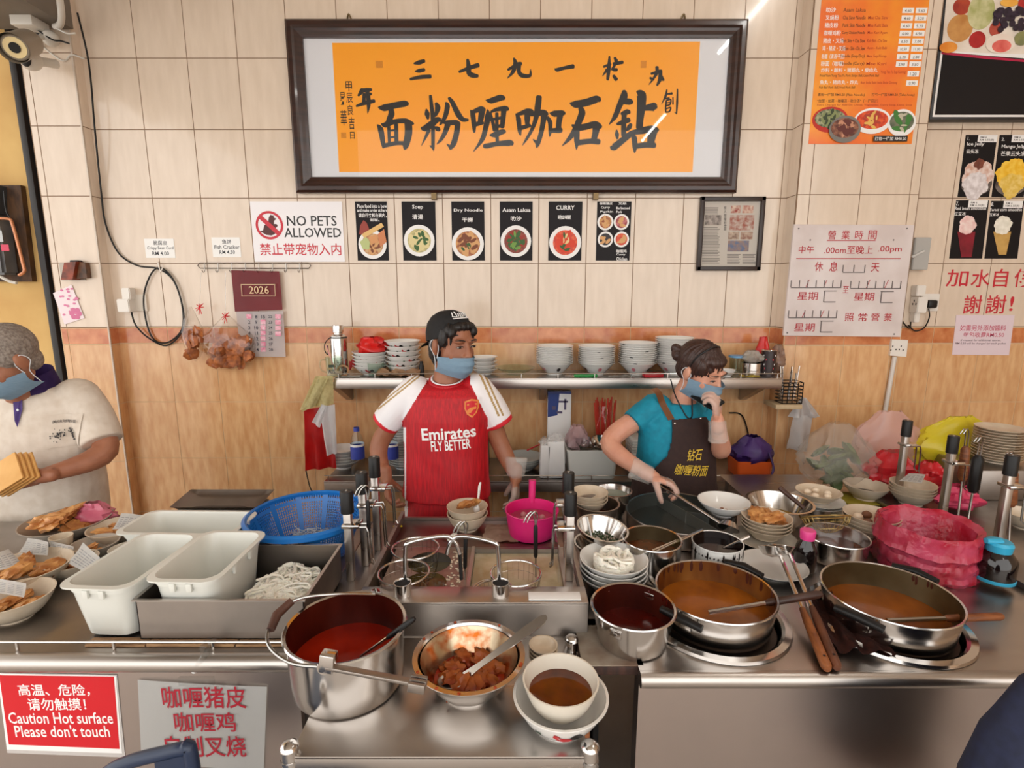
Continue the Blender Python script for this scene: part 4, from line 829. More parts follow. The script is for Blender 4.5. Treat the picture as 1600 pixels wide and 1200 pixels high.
# ---- strainer posts
m_wood = mat('oiled_wood', C(150, 88, 46), .45, c2=C(112, 60, 30), scale=20, stretch=(1, 1, 8))
def basket(bm_ring, c, r, dpt):
    pass
def strainer_post(px, py_base, py_top, z0, arm, label, ring=None, group='strainer lift posts'):
    b = G(px, py_base, z0); top = W(px, py_top, b.y).z; h = top - z0
    t = thing('strainer_post', label, 'post', b, 0, group)
    bm = NB(); box(bm, .022, .022, h - .06, (0, 0, (h - .06) / 2), .002); obj('column', bm, m_steel, t)
    obj('black_cap', lathe([(0, h), (.017, h), (.0185, h - .003), (.0185, h - .065), (0, h - .065)], 24), m_blkp, t)
    obj('cap_stud', lathe([(0, h + .002), (.004, h + .002), (.004, h), (0, h)], 10), m_steel_p, t)
    bm = NB(); box(bm, .05, .05, .012, (.012 * (1 if arm[0] > 0 else -1), 0, h - .10), .003); br = obj('bracket', bm, m_steel_p, t)
    ax = Vector((arm[0], arm[1], 0))
    for s in (-.012, .012):
        bm = tube([(0, s, h - .105), (ax.x * .55, ax.y * .55 + s, h - .105), (ax.x * .6, ax.y * .6 + s, h - .12), (ax.x * .62, ax.y * .62 + s, arm[2] + .01), (ax.x * .7, ax.y * .7 + s * .5, arm[2])], .003, 6); obj('arm_wire', bm, m_wire, t)
    if ring:
        rx, ry, rr = ring; c = Vector((rx - b.x, ry - b.y, arm[2]))
        bm = NB(); n = 36
        rim = obj('basket_ring', tube([c + Vector((rr * math.cos(2 * PI * k / n), rr * math.sin(2 * PI * k / n), 0)) for k in range(n + 1)], .0034, 8, cap=False), m_steel_p, t)
        bw = lathe([(rr, 0), (rr * .97, -.03), (rr * .93, -.06), (rr * .86, -.085), (rr * .5, -.09), (0.004, -.09)], 26)
        bmesh.ops.wireframe(bw, faces=bw.faces[:], thickness=.0012, use_replace=True, use_boundary=True, use_even_offset=True); bmesh.ops.translate(bw, verts=bw.verts, vec=c)
        obj('basket_mesh', bw, m_wire, t)
    return t
zb = ZB + .012
def ringpos(px, py, wpx, z=zb): p = G(px, py, z); return (p.x, p.y, S(wpx / 2, p))
r1, r2, r3, r4 = ringpos(631, 894, 78), ringpos(649, 856, 72), ringpos(806, 895, 78), ringpos(770, 922, 64, ZB - .02)
strainer_post(549, 905, 767, ZL, (.10, .0, zb - ZL), 'strainer post with black cap next to the noodle tray', r1)
strainer_post(572, 882, 738, ZL, (.10, .02, zb - ZL), 'middle strainer post with black cap behind the blue colander', r2)
strainer_post(591, 858, 714, ZL, (.09, .02, .08), 'strainer post with black cap beside the hand of person in red jersey')
wp('right_strip', bx(BX1 - .05, BX1 - .013, dy0, dy1, .72, ZB - .03), m_steel_d, bpy.data.objects['noodle_boiler'])
strainer_post(889, 905, 770, ZB - .03, (-.08, 0, .042), 'strainer post with black cap beside the steel bowls', r3)
strainer_post(886, 868, 738, ZB - .03, (-.07, 0, .042), 'strainer post with black cap behind the pink saucepan')
t = thing('strainer_basket', 'round wire strainer basket sunk in the cloudy water', 'strainer', (r4[0], r4[1], ZB - .02))
for k in (1., .86): obj('basket_ring', tube([(r4[2] * k * math.cos(2 * PI * i / 36), r4[2] * k * math.sin(2 * PI * i / 36), 0) for i in range(37)], .0026, 8, cap=False), m_steel_p, t)
bw = lathe([(r4[2], 0), (r4[2] * .9, -.015), (r4[2] * .6, -.02), (.004, -.02)], 24); bmesh.ops.wireframe(bw, faces=bw.faces[:], thickness=.0012, use_replace=True, use_boundary=True); obj('basket_mesh', bw, m_wire, t)
# glass guard beside the right-hand strainers
gx = G(868, 890, ZB).x
o = obj('clear_guard', bx(gx, gx + .003, 1.34, 1.46, ZB + .008, ZB + .11), m_clear); tag(o, 'small clear plastic guard standing at the boiler end', 'guard')
# hooks: long strainer handles with double wire ends
def hook_handle(px, py0, py1, yy, label, lean=0.):
    a = W(px, py0, yy); e = W(px + lean, py1, yy)
    t = thing('noodle_strainer', label, 'strainer', e, 0, 'noodle strainers with black grips')
    v = a - e
    obj('rod', tube([(0, 0, 0), v * .35], .0026, 6), m_wire, t)
    obj('grip', tube([v * .33, v * .36, v * .8, v * .84], [.003, .0062, .0062, .003], 8), m_blkp, t)
    for s in (-.005, .005):
        obj('hook_wire', tube(spline([v * .82, v * .97 + Vector((s, 0, 0)), v + Vector((s - .008, -.004, .008)), v + Vector((s - .022, -.008, -.004)), v + Vector((s - .03, -.01, -.022))], 5), .0022, 6), m_wire, t)
    return t
hook_handle(574, 762, 880, 1.45, 'black gripped noodle strainer with twin wire hook in front of the left posts', 4)
hook_handle(728, 818, 922, 1.42, 'black gripped noodle strainer with twin wire hook in the boiler middle', -2)
hook_handle(837, 803, 905, 1.46, 'black gripped noodle strainer with twin wire hook in front of the pink saucepan', 0)
# ---- trolley
TX0, TX1, TY0, TY1 = -.430, .148, .885, 1.243
t = thing('steel_trolley', 'low stainless steel trolley table holding the pots', 'table', (-.15, 1.08, 0))
wp('tabletop', bx(TX0, TX1, TY0, TY1, ZT - .004, ZT, .0015), m_steel, t)
wp('front_apron', bx(TX0 + .008, TX1 - .008, TY0, TY0 + .008, ZT - .04, ZT - .005, .001), m_steel, t)
wp('side_apron', bx(TX0, TX0 + .008, TY0, TY1, ZT - .04, ZT - .005), m_steel, t); wp('side_apron', bx(TX1 - .008, TX1, TY0, TY1, ZT - .04, ZT - .005), m_steel, t)
for x in (TX0 - .004, TX1 + .004):
    for y in (TY0 + .01, TY1 - .025):
        if x < 0 and y > 1: y -= .0
        wp('leg', tube([(x, y, .02), (x, y, ZT + .012)], .0165, 16), m_steel_p, t)
        b = lathe([(0, .012), (.01, .0105), (.017, .005), (.0185, 0), (0, 0)], 20); bmesh.ops.translate(b, verts=b.verts, vec=(x, y, ZT + .012)); wp('leg_cap', b, m_steel_p, t)
        for k in (0, 1): wp('leg_collar', tube([(x, y, ZT - .018 - .02 * k), (x, y, ZT - .012 - .02 * k)], .0178, 16), m_chr, t)
wp('lower_shelf', bx(TX0 + .01, TX1 - .01, TY0 + .02, TY1 - .02, .25, .26), m_steel_d, t)
# ---- right stove counter with burner wells
RX0 = G(1001, 1052, ZR).x; RXE = 2.6
t = thing('stove_counter', 'wide stainless steel stove counter under the two curry pans', 'counter', (1.2, 1.5, 0))
wells_r = [Vector((q.x, q.y, ZR)) for q in (G(1117, 923, ZR + .078), G(1389, 927, ZR + .078))]
bm = NB()
def loop2(pts): 
    vs = [bm.verts.new((x, y, ZR)) for x, y in pts]; return [bm.edges.new((vs[i], vs[(i + 1) % len(vs)])) for i in range(len(vs))]
es = loop2([(RX0, 1.105), (RXE, 1.105), (RXE, 2.45), (1.0, 2.45), (1.0, 2.06), (BX1 + .004, 2.06), (BX1 + .004, 1.28), (RX0, 1.28)])
BR = .172
for p in wells_r: es += loop2([(p.x + BR * math.cos(2 * PI * k / 40), p.y + BR * math.sin(2 * PI * k / 40)) for k in range(40)])
bmesh.ops.triangle_fill(bm, use_beauty=True, edges=es)
wp('worktop', bm, m_steel, t)
wp('front_roll', tube([(RX0, 1.105, ZR - .019), (RXE, 1.105, ZR - .019)], .0195, 14), m_steel, t)
wp('front_panel', bx(RX0 + .045, RXE, 1.128, 1.14, .06, ZR - .04), m_steel_v, t)
wp('corner_post', bx(RX0 + .002, RX0 + .046, 1.118, 1.16, .0, ZR - .036), m_steel_v, t)
wp('rear_leg', bx(1.02, 1.06, 2.38, 2.42, 0, ZR - .01), m_steel_d, t)
wp('rear_leg', bx(RXE - .06, RXE - .02, 2.38, 2.42, 0, ZR - .01), m_steel_d, t)
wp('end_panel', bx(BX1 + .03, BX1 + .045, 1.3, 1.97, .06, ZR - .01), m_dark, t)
for p in wells_r:
    b = lathe([(BR + .022, .001), (BR + .020, .009), (BR + .004, .011), (BR - .004, .006), (BR - .006, -.05)], 48); bmesh.ops.translate(b, verts=b.verts, vec=p); wp('burner_ring', b, m_steel_p, t)
    b = lathe([(BR - .010, -.022), (BR - .014, -.014), (BR - .05, -.014), (BR - .054, -.03)], 40); bmesh.ops.translate(b, verts=b.verts, vec=p); wp('inner_ring', b, mat('burnt_steel', C(70, 58, 50), .45, .8), t)
    b = lathe([(0, -.06), (BR, -.06), (BR, .0)], 40); bmesh.ops.translate(b, verts=b.verts, vec=p); wp('burner_well', b, m_dark, t)
# wooden post and board between trolley and stove
o = obj('wooden_post', bx(.168, .196, 1.16, 1.20, 0, ZR - .028, .002), m_wood); tag(o, 'reddish wooden post between trolley and stove counter', 'post')
pb = G(922, 1040, ZR); t = thing('wooden_board', 'thick dark board with pale worn top under the small red sauce pot', 'board', (.25, 1.2, ZR - .026))
wp('plank', bx(.166, .315, 1.125, 1.31, ZR - .026, ZR - .003, .003), mat('greasy_wood', C(70, 40, 30), .6, c2=C(44, 26, 20), scale=9, stretch=(6, 1, 1)), t)
wp('worn_top', bx(.167, .314, 1.126, 1.309, ZR - .003, ZR, .001), mat('worn_cover', C(176, 164, 148), .6, c2=C(120, 96, 80), scale=9), t)
# ---- second boiler at the right with its posts
t = thing('second_boiler', 'dark steel boiler box at the right end of the stove counter', 'boiler', (1.85, 1.7, ZR))
wp('body', bx(1.52, 2.35, 1.34, 2.16, ZR + .001, ZR + .02, .002), m_steel_d, t)
wp('front_lip', bx(1.50, 2.35, 1.30, 1.335, ZR + .001, ZR + .035, .003), m_dark, t)
z2 = ZR + .02
strainer_post(1402, 780, 657, z2, (.10, .0, .12), 'slim strainer post with black cap in front of the pink carrier bag')
strainer_post(1471, 812, 681, z2, (.10, -.02, .12), 'strainer post with black cap in front of the yellow bag')
strainer_post(1555, 872, 711, z2, (.10, -.02, .12), 'strainer post with black cap beside the dark sauce bottle')
# wooden / black handled strainers hanging there
def hung_strainer(px, py0, py1, y, m_, wide, label, lean=0):
    a = W(px, py0, y); e = W(px + lean, py1, y); e.z = ZR + .0205; v = a - e
    t = thing('hanging_strainer', label, 'strainer', e, 0, 'strainers hung at the right boiler')
    obj('grip', tube([v * .42, v * .46, v * .78, v * .82], [wide * .6, wide, wide, wide * .5], 10), m_, t)
    for s in (-.006, .006): obj('hook_wire', tube(spline([v * .75 + Vector((s, 0, 0)), v * .93 + Vector((s, 0, 0)), v + Vector((s - .012, -.006, .006)), v + Vector((s - .03, -.01, -.012))], 5), .0024, 6), m_wire, t)
    obj('rod', tube([(0, 0, 0), v * .44], .004, 8), m_steel_p, t)
    return t
hung_strainer(1512, 672, 800, 1.92, m_wood, .015, 'strainer with slim wooden grip and twin wire hook beside the plate stack', -14)
hung_strainer(1534, 684, 800, 1.80, m_blkp, .018, 'strainer with thick black grip and steel collar', -20)
hung_strainer(1582, 708, 850, 1.70, m_wood, .018, 'strainer with stout wooden grip hanging beside the capped post', -6)
# ---- upper steel shelf
ZS, YS0 = 1.266, 2.60
sx0, sx1 = W(522, 600, YS0).x, W(1222, 600, YS0).x
t = thing('upper_shelf', 'long stainless steel wall shelf holding stacked bowls', 'shelf', ((sx0 + sx1) / 2, 2.74, ZS - .05))
wp('shelf_plate', bx(sx0, sx1, YS0, YF - .001, ZS - .006, ZS, .001), m_steel, t)
wp('front_lip', bx(sx0, sx1, YS0, YS0 + .006, ZS - .052, ZS - .006, .001), m_steel, t)
wp('rail', tube([(sx0, YS0 + .012, ZS + .022), (sx1, YS0 + .012, ZS + .022)], .0026, 6), m_steel_p, t)
for k in range(13):
    x = sx0 + .02 + (sx1 - sx0 - .04) * k / 12; wp('rail_post', tube([(x, YS0 + .012, ZS), (x, YS0 + .012, ZS + .022)], .0026, 6), m_steel_p, t)
for px in (528, 850, 1187):
    x = W(px, 620, 2.66).x; b = NB(); P = [(YF - .002, ZS - .008), (YS0 + .03, ZS - .03), (YS0 + .03, ZS - .055), (YF - .03, ZS - .16), (YF - .002, ZS - .16)]
    A = [b.verts.new((x - .016, y, z)) for y, z in P]; B = [b.verts.new((x + .016, y, z)) for y, z in P]; b.faces.new(A); b.faces.new(B[::-1])
    for k in range(5): b.faces.new((A[k], B[k], B[(k + 1) % 5], A[(k + 1) % 5]))
    bmesh.ops.recalc_face_normals(b, faces=b.faces[:]); wp('bracket', b, m_steel_d, t, smooth=False)
# ---- lower back shelf
ZK, YK0 = .766, 2.50
kx0, kx1 = W(506, 755, YK0).x, W(1206, 755, YK0).x
t = thing('lower_shelf', 'dark steel back shelf below holding bottles, tubs and packets', 'shelf', ((kx0 + kx1) / 2, 2.68, ZK - .05))
wp('shelf_plate', bx(kx0, kx1, YK0, YF - .001, ZK - .008, ZK, .001), m_steel_d, t)
wp('front_lip', bx(kx0, kx1, YK0, YK0 + .006, ZK - .055, ZK - .008, .001), m_steel_d, t)
wp('rail', tube([(kx0, YK0 + .012, ZK + .026), (kx1, YK0 + .012, ZK + .026)], .0026, 6), m_steel_p, t)
for k in range(11):
    x = kx0 + .02 + (kx1 - kx0 - .04) * k / 10; wp('rail_post', tube([(x, YK0 + .012, ZK), (x, YK0 + .012, ZK + .026)], .0026, 6), m_steel_p, t)
for x in (kx0 + .02, -.0, kx1 - .02):
    for y in (YK0 + .03, YF - .04): wp('leg', bx(x - .018, x + .018, y - .018, y + .018, 0, ZK - .008), m_steel_d, t)
# ================================================================== VESSELS AND FOOD ON THE COUNTERS
m_mel = mat('cream_melamine', C(214, 198, 176), .3, c2=C(204, 186, 162), scale=30)
m_cer = mat('white_ceramic', C(228, 226, 222), .14, coat=.3); m_mug = mat('pale_melamine', C(222, 214, 200), .22)
m_grey = mat('grey_melamine', C(178, 166, 152), .32)
m_fry = mat('fried_golden', C(222, 164, 98), .5, c2=C(170, 104, 50), scale=26, bump=.9, bscale=60)
m_fryl = mat('fried_pale', C(214, 166, 104), .5, c2=C(180, 122, 62), scale=26, bump=.4, bscale=70)
m_nood = mat('rice_noodle', C(250, 246, 234), .35, sss=.1); m_egg = mat('egg_white', C(232, 214, 190), .3)
m_curry = mat('curry_surface', C(172, 98, 26), .14, c2=C(128, 68, 18), scale=9, lo=.35, hi=.7, bump=.15)
m_redsoup = mat('red_soup', C(170, 36, 8), .1, c2=C(130, 22, 6), scale=8, bump=.1); m_brsoup = mat('brown_soup', C(104, 48, 20), .08, c2=C(74, 32, 14), scale=16)
m_blksauce = mat('black_sauce', C(26, 16, 14), .12); m_oil = mat('chili_oil', C(86, 18, 10), .15, c2=C(60, 12, 10), scale=8)
m_inner_c = mat('curry_stained_steel', C(166, 112, 48), .35, .55, c2=C(104, 54, 22), scale=8, stretch=(1, 1, .3), bump=.1)
m_inner_r = mat('oil_stained_steel', C(104, 40, 26), .3, .6, c2=C(70, 22, 14), scale=9, stretch=(1, 1, .4))
m_inner_o = mat('orange_stained_steel', C(196, 178, 150), .22, .9, c2=C(176, 92, 30), scale=26, lo=.42, hi=.6)
m_inner_g = mat('dull_inner_steel', C(132, 118, 88), .35, .85, c2=C(100, 84, 56), scale=5)
m_paper = mat('receipt_paper', C(232, 230, 226), .7, c2=C(220, 217, 212), scale=40)
ORD = ['first', 'second', 'third', 'fourth', 'fifth', 'sixth', 'seventh', 'eighth', 'ninth', 'tenth', 'eleventh', 'twelfth', 'thirteenth', 'fourteenth', 'fifteenth', 'sixteenth', 'seventeenth', 'eighteenth', 'nineteenth', 'twentieth']
def fitv(cx, cy, w, by, zs, taper=.8):
    yf = G(cx, by, zs).y; R = .1
    for _ in range(12):
        yc = yf + R * taper; rim = W(cx, cy, yc); R = S(w / 2, rim)
    return Vector((rim.x, yc, zs)), R, max(.02, rim.z - zs)
def fith(cx, cy, w, H, zs): c = G(cx, cy, zs + H); return Vector((c.x, c.y, zs)), S(w / 2, c), H
def bowl_prof(R, H, foot=.5, t=.0035, p=1.7, n=8, lip=.0):
    out = [(0, .004), (R * foot - .004, .004), (R * foot - .003, 0), (R * foot, 0), (R * foot, .006)]
    for i in range(1, n + 1):
        u = i / n; out.append((R * (foot + (1 - foot) * u ** (1 / p)), .006 + (H - .006) * u))
    out += [(R + lip, H - .0008), (R + lip, H + .0012), (R - t, H + .001)]
    for i in range(n - 1, -1, -1):
        u = i / n; out.append((max(.001, R * (foot + (1 - foot) * u ** (1 / p)) - t), .006 + t + (H - .006 - t) * u))
    out.append((0, .006 + t)); return out
def bowl_r(R, H, foot, p, z, t=.0035):
    u = max(0, min(1, (z - .006) / (H - .006))); return R * (foot + (1 - foot) * u ** (1 / p)) - t
def pan_prof(R, H, Rb=None, t=.002, lip=.006, rb=.012):
    Rb = Rb or R
    out = [(0, 0), (Rb - rb, 0), (Rb - rb * .3, rb * .3), (Rb, rb)] + [(Rb + (R - Rb) * k / 4, rb + (H - rb) * k / 4) for k in range(1, 5)]
    out += [(R + lip * .6, H + .001), (R + lip, H + .003), (R + lip * .6, H + .006), (R - t, H + .004)]
    inn = [(Rb - t + (R - Rb) * k / 4, rb + (H - rb) * k / 4) for k in range(3, -1, -1)] + [(Rb - rb, t), (0, t)]
    return out, inn
def vessel(name, label, cat, c, R, H, kind='bowl', m=None, minner=None, foot=.5, p=1.7, lip=0., Rb=None, seg=40, group=None, fill=None, tilt=None, t_=.0035):
    t = thing(name, label, cat, c, 0, group)
    if tilt: t.rotation_euler = tilt
    if kind == 'bowl': obj('bowl_body', lathe(bowl_prof(R, H, foot, t_, p, lip=lip), seg), m, t)
    else:
        o_, i_ = pan_prof(R, H, Rb, lip=lip or .004)
        obj('outer_wall', lathe(o_, seg), m, t); obj('inner_wall', lathe([o_[-1]] + i_, seg), minner or m, t)
    if fill:
        z, mm = fill
        r = bowl_r(R, H, foot, p, z, t_) if kind == 'bowl' else (Rb or R) + (R - (Rb or R)) * z / H - .0025
        n = 4; b = lathe([(r * k / n, z) for k in range(n, 0, -1)] + [(0, z)], seg); obj('contents', b, mm, t)
    return t
def put_paper(pts, z, label, curl=.02, lines=6, group='order slips'):
    """receipt slip: pts px of four corners (bl, br, tr, tl) resting with bottom at z, leaning"""
    P = [G(x, y, zz) for (x, y), zz in zip(pts, z)]
    base = (P[0] + P[1] + P[2] + P[3]) / 4
    t = thing('order_slip', label, 'paper', base, 0, group)
    nrm = (P[1] - P[0]).cross(P[3] - P[0]).normalized()
    if nrm.y > 0 or nrm.z < -.5: nrm = -nrm
    def f(u, v): return P[0].lerp(P[1], u).lerp(P[3].lerp(P[2], u), v) - base + nrm * curl * (math.sin(PI * u) * .6 + (v - .5) ** 2 * 2)
    obj('slip', sheet(6, 6, f, .0004), m_paper, t)
    b = NB()
    for k in range(lines):
        v0 = .15 + .7 * k / lines; q = lambda u, v: f(u, v) + nrm * .0008
        for u0 in (.12, .34, .56, .78): b.faces.new([b.verts.new(q(u0, v0)), b.verts.new(q(u0 + .16, v0)), b.verts.new(q(u0 + .16, v0 + .035)), b.verts.new(q(u0, v0 + .035))])
    obj('handwriting', b, flat(150, 148, 150), t)['kind'] = 'stuff'
    return t
def fritters(parent_c, R, z, n, seed, label, name='fritter', size=.04, m=m_fry, group=None, flatk=.35, spread=.55, cat='fritter'):
    rnd = random.Random(seed)
    for k in range(n):
        a = 2 * PI * k / max(1, n) + rnd.uniform(-.4, .4); q = R * spread * (0 if n == 1 else rnd.uniform(.5, 1))
        b = blob((size * rnd.uniform(.8, 1.3), size * rnd.uniform(.5, .8), size * flatk), seed * 13 + k, .6, 2.6, 3, rot=rotm(rnd.uniform(-.35, .35), rnd.uniform(-.5, .5), rnd.uniform(0, PI)))
        o = obj(name, b, m, loc=(parent_c[0] + q * math.cos(a), parent_c[1] + q * math.sin(a), parent_c[2] + z + size * .18 * k)); tag(o, label, cat, group or (label + ' set'))
def noodle_heap(parent, R, z, h, n, r, seed, m, rx=1., ry=1., length=7):
    b = NB(); rnd = random.Random(seed)
    for k in range(n):
        a = rnd.uniform(0, 2 * PI); q = R * math.sqrt(rnd.random()); x, y = q * math.cos(a) * rx, q * math.sin(a) * ry
        zz = z + h * (1 - (q / R) ** 2) * rnd.uniform(.55, 1.05); d = rnd.uniform(0, 2 * PI); pts = []
        for i in range(length):
            pts.append((x, y, zz)); d += rnd.uniform(-.9, .9); st = r * 5; x += st * math.cos(d); y += st * math.sin(d)
            rr = math.hypot(x / rx, y / ry)
            if rr > R: x *= R / rr; y *= R / rr
            zz += rnd.uniform(-.6, .6) * r * 1.6; zz = max(zz, z * .9)
        tube(spline(pts, 2), r, 5, b)
    o = obj('noodles', b, m, parent); o['kind'] = 'stuff'; return o
# ---- plastic tubs
m_tub = mat('milky_plastic', C(222, 222, 214), .28, sss=.0, c2=C(214, 214, 206), scale=3)
def tub(name, label, q, H, zb_, rz=0., fill=None):
    (cx, cy), (w, d) = q
    t = thing(name, label, 'tub', (cx, cy, zb_), rz, 'milky plastic tubs')
    rings = []
    def rr(s, z, extra=0): return [Vector((x, y, z)) for x, y in rrect(w * s + extra, d * s + extra, .035, 4)]
    rings = [rr(.80, 0), rr(.83, .004), rr(.92, H * .55), rr(.97, H - .02), rr(.97, H - .02, .004), rr(.985, H - .004), rr(1, H - .004, .022), rr(1, H, .022), rr(.985, H + .001), rr(.955, H - .006), rr(.90, H * .55), rr(.81, .006)]
    b = loft(rings, cap=False); b.faces.ensure_lookup_table()
    n = len(rings[0]); b.verts.ensure_lookup_table()
    b.faces.new([b.verts[i] for i in range(n)][::-1]); b.faces.new([b.verts[(len(rings) - 1) * n + i] for i in range(n)])
    obj('body', b, m_tub, t)
    for sx, sy in ((-.25, -1), (.25, -1), (-.25, 1), (.25, 1), (-1, .3), (-1, -.3), (1, .3), (1, -.3)):
        bb = NB(); box(bb, .014 if abs(sx) < 1 else .008, .014 if abs(sy) < 1 else .008, .022, (sx * (w / 2) if abs(sx) < 1 else sx * (w * .485 + .005), sy * (d / 2) if abs(sy) < 1 else sy * (d * .485 + .005), H - .02), .002); obj('stacking_lug', bb, m_tub, t)
    return t
tub('plastic_tub', 'empty milky plastic tub standing on cardboard beside the cracker bowls', ((-.975, 1.278), (.16, .27)), .145, ZL + .0095, -.06)
tb = tub('plastic_tub', 'milky plastic tub with a few noodles standing in the steel tray', ((-.785, 1.285), (.16, .25)), .15, ZL + .012, -.02)
noodle_heap(tb, .05, .012, .035, 60, .003, 5, m_nood, .9, 1.5)
tub('plastic_tub', 'empty milky plastic tub lying crosswise beside the blue colander', ((-1.0, 1.545), (.34, .155)), .13, ZL + .001, -.02)
# ---- steel tray of noodles
t = thing('noodle_tray', 'deep rectangular steel tray of white noodles at counter edge', 'tray', (-.697, 1.293, ZL + .009))
w, d, h = .40, .275, .102
b = NB()
for (x0, x1, y0, y1) in ((-w / 2, w / 2, -d / 2, -d / 2 + .002), (-w / 2, w / 2, d / 2 - .002, d / 2), (-w / 2, -w / 2 + .002, -d / 2, d / 2), (w / 2 - .002, w / 2, -d / 2, d / 2)): bx(x0, x1, y0, y1, 0, h, 0, b)
obj('walls', b, m_steel_d, t); obj('tray_floor', bx(-w / 2, w / 2, -d / 2, d / 2, 0, .002), m_steel_d, t)
b = NB()
for (x0, x1, y0, y1) in ((-w / 2 - .006, w / 2 + .006, -d / 2 - .006, -d / 2 + .002), (-w / 2 - .006, w / 2 + .006, d / 2 - .002, d / 2 + .006), (-w / 2 - .006, -w / 2 + .002, -d / 2, d / 2), (w / 2 - .002, w / 2 + .006, -d / 2, d / 2)): bx(x0, x1, y0, y1, h, h + .003, 0, b)
obj('rolled_rim', b, m_steel, t)
tn = thing('rice_noodles', 'heap of thick white rice noodles filling the steel tray corner', 'noodles', (-.60, 1.285, ZL + .0115))
o = noodle_heap(tn, .088, .03, .035, 330, .0032, 3, m_nood, .95, 1.4, 8)
bb = blob((.084, .118, .045), 3, .12, 1.5, 3, c=(0, 0, .012)); bb.verts.ensure_lookup_table()
for v in bb.verts: v.co.z = max(v.co.z, .0008)
obj('noodle_mass', bb, m_nood, tn)
# ---- blue colander with noodles
m_blue = mat('blue_plastic', C(28, 108, 186), .3, c2=C(34, 118, 198), scale=6)
c, R, H = fith(479, 802, 172, .13, ZL)
t = thing('blue_colander', 'large round blue plastic colander with clear noodles', 'colander', c)
def cr(u): return R * (.70 + .30 * u)
obj('rim', lathe([(cr(1) - .004, H - .004), (cr(1) - .004, H + .004), (cr(1) + .002, H + .008), (cr(1) + .012, H + .002), (cr(1) + .010, H - .012), (cr(1) + .002, H - .014)], 56, closed=True), m_blue, t)
NS = 132
b = NB()
def bar(a0, a1, z0, z1): 
    vs = []
    for rr_ in (0, .0025):
        for a, z in ((a0, z0), (a1, z0), (a1, z1), (a0, z1)): q = cr(z / H) + rr_; vs.append(b.verts.new((q * math.cos(a), q * math.sin(a), z)))
    for f in ((3, 2, 1, 0), (4, 5, 6, 7), (0, 1, 5, 4), (1, 2, 6, 5), (2, 3, 7, 6), (3, 0, 4, 7)): b.faces.new([vs[i] for i in f])
for k in range(NS):
    a = 2 * PI * k / NS; wide = k % 11 == 0
    hw = 2 * PI / NS * (.95 if wide else .22); bar(a - hw, a + hw, .0, H - .004)
for j in range(13):
    z = .004 + (H - .03) * j / 12
    for k in range(66): bar(2 * PI * k / 66, 2 * PI * (k + 1) / 66, z, z + (.0022 if j not in (0, 12) else .010))
obj('lattice_wall', b, m_blue, t, smooth=False)['kind'] = 'stuff'
obj('base', lathe([(0, 0), (cr(0), 0), (cr(0) + .002, .006), (cr(0), .008), (0, .004)], 40), m_blue, t)
noodle_heap(t, R * .45, .012, .06, 110, .0016, 9, mat('glass_noodle', C(196, 206, 214), .2, alpha=.75), 1, 1, 9)
# ---- rear steel tray (lid) behind the tubs
p0_ = G(350, 800, ZL + .055); t = thing('steel_lid_tray', 'shallow steel tray leaning behind the plastic tubs', 'tray', (p0_.x, 1.80, ZL))
def lid(u, v):
    x = (u - .5) * .31; y = (v - .5) * .13; e = max(abs(u - .5) * 2, abs(v - .5) * 2); return Vector((x, y, .085 + .02 * (e ** 6) + y * .12))
obj('tray_body', sheet(24, 12, lid, .0015), m_steel_d, t); obj('support_box', bx(-.14, .14, -.05, .05, .0, .083, .004), mat('support_dark', C(70, 60, 52), .6), t)
# ---- cream bowls with crackers on the left counter
def mbowl(cx, cy, w, H, label, m=m_mel, zs=ZL, foot=.42, fill=None, group='cream bowls on the left counter', p=1.9):
    c, R, H = fith(cx, cy, w, H, zs); v = vessel('melamine_bowl', label, 'bowl', c, R, H, m=m, foot=foot, p=p, group=group, fill=fill); return c, R, H
c, R, H = mbowl(20, 930, 106, .062, 'cream bowl with a slip of paper nearest the counter rail')
fritters(c, R, .03, 3, 31, 'golden bean curd crust in the bowl nearest the rail', size=.038)
put_paper([(-20, 925), (38, 934), (42, 912), (-20, 902)], [ZL + .07, ZL + .07, ZL + .09, ZL + .09], 'order slip lying in the cream bowl nearest the rail', .004)
c, R, H = mbowl(38, 884, 122, .066, 'wide cream bowl of puffy golden fritters')
fritters(c, R, .035, 6, 33, 'puffy golden fritter in the wide cream bowl', size=.042)
put_paper([(-15, 895), (38, 884), (14, 858), (-22, 872)], [ZL + .075, ZL + .075, ZL + .11, ZL + .11], 'order slip leaning on the puffy fritters', .006)
c, R, H = mbowl(112, 875, 70, .05, 'small cream bowl in the shade of the paper slips')
fritters(c, R, .03, 1, 35, 'single flat golden cracker in the small cream bowl', size=.034, flatk=.2)
c, R, H = mbowl(104, 812, 118, .06, 'wide cream bowl heaped with flaky golden bean curd sheets', m_grey)
fritters(c, R, .035, 5, 37, 'large flaky golden bean curd sheet heaped by old man', size=.058, flatk=.3)
put_paper([(26, 869), (75, 869), (76, 848), (44, 842)], [ZL + .06, ZL + .06, ZL + .085, ZL + .085], 'order slip standing before the flaky bean curd sheets', .006)
c, R, H = mbowl(148, 848, 66, .05, 'cream bowl half covered by two order slips', m_grey)
fritters(c, R, .026, 2, 39, 'small golden cracker below the folded order slip', size=.026, flatk=.3)
put_paper([(106, 880), (133, 894), (158, 872), (131, 848)], [ZL + .06, ZL + .06, ZL + .09, ZL + .10], 'order slip folded over the half covered bowl', .006)
put_paper([(76, 864), (113, 866), (116, 854), (80, 846)], [ZL + .05, ZL + .05, ZL + .075, ZL + .075], 'order slip lying between the bowls', .004)
c, R, H = mbowl(184, 822, 82, .055, 'cream bowl of crackers touching the crosswise tub')
fritters(c, R, .03, 3, 41, 'thin golden cracker beside the crosswise tub', size=.036, flatk=.28)
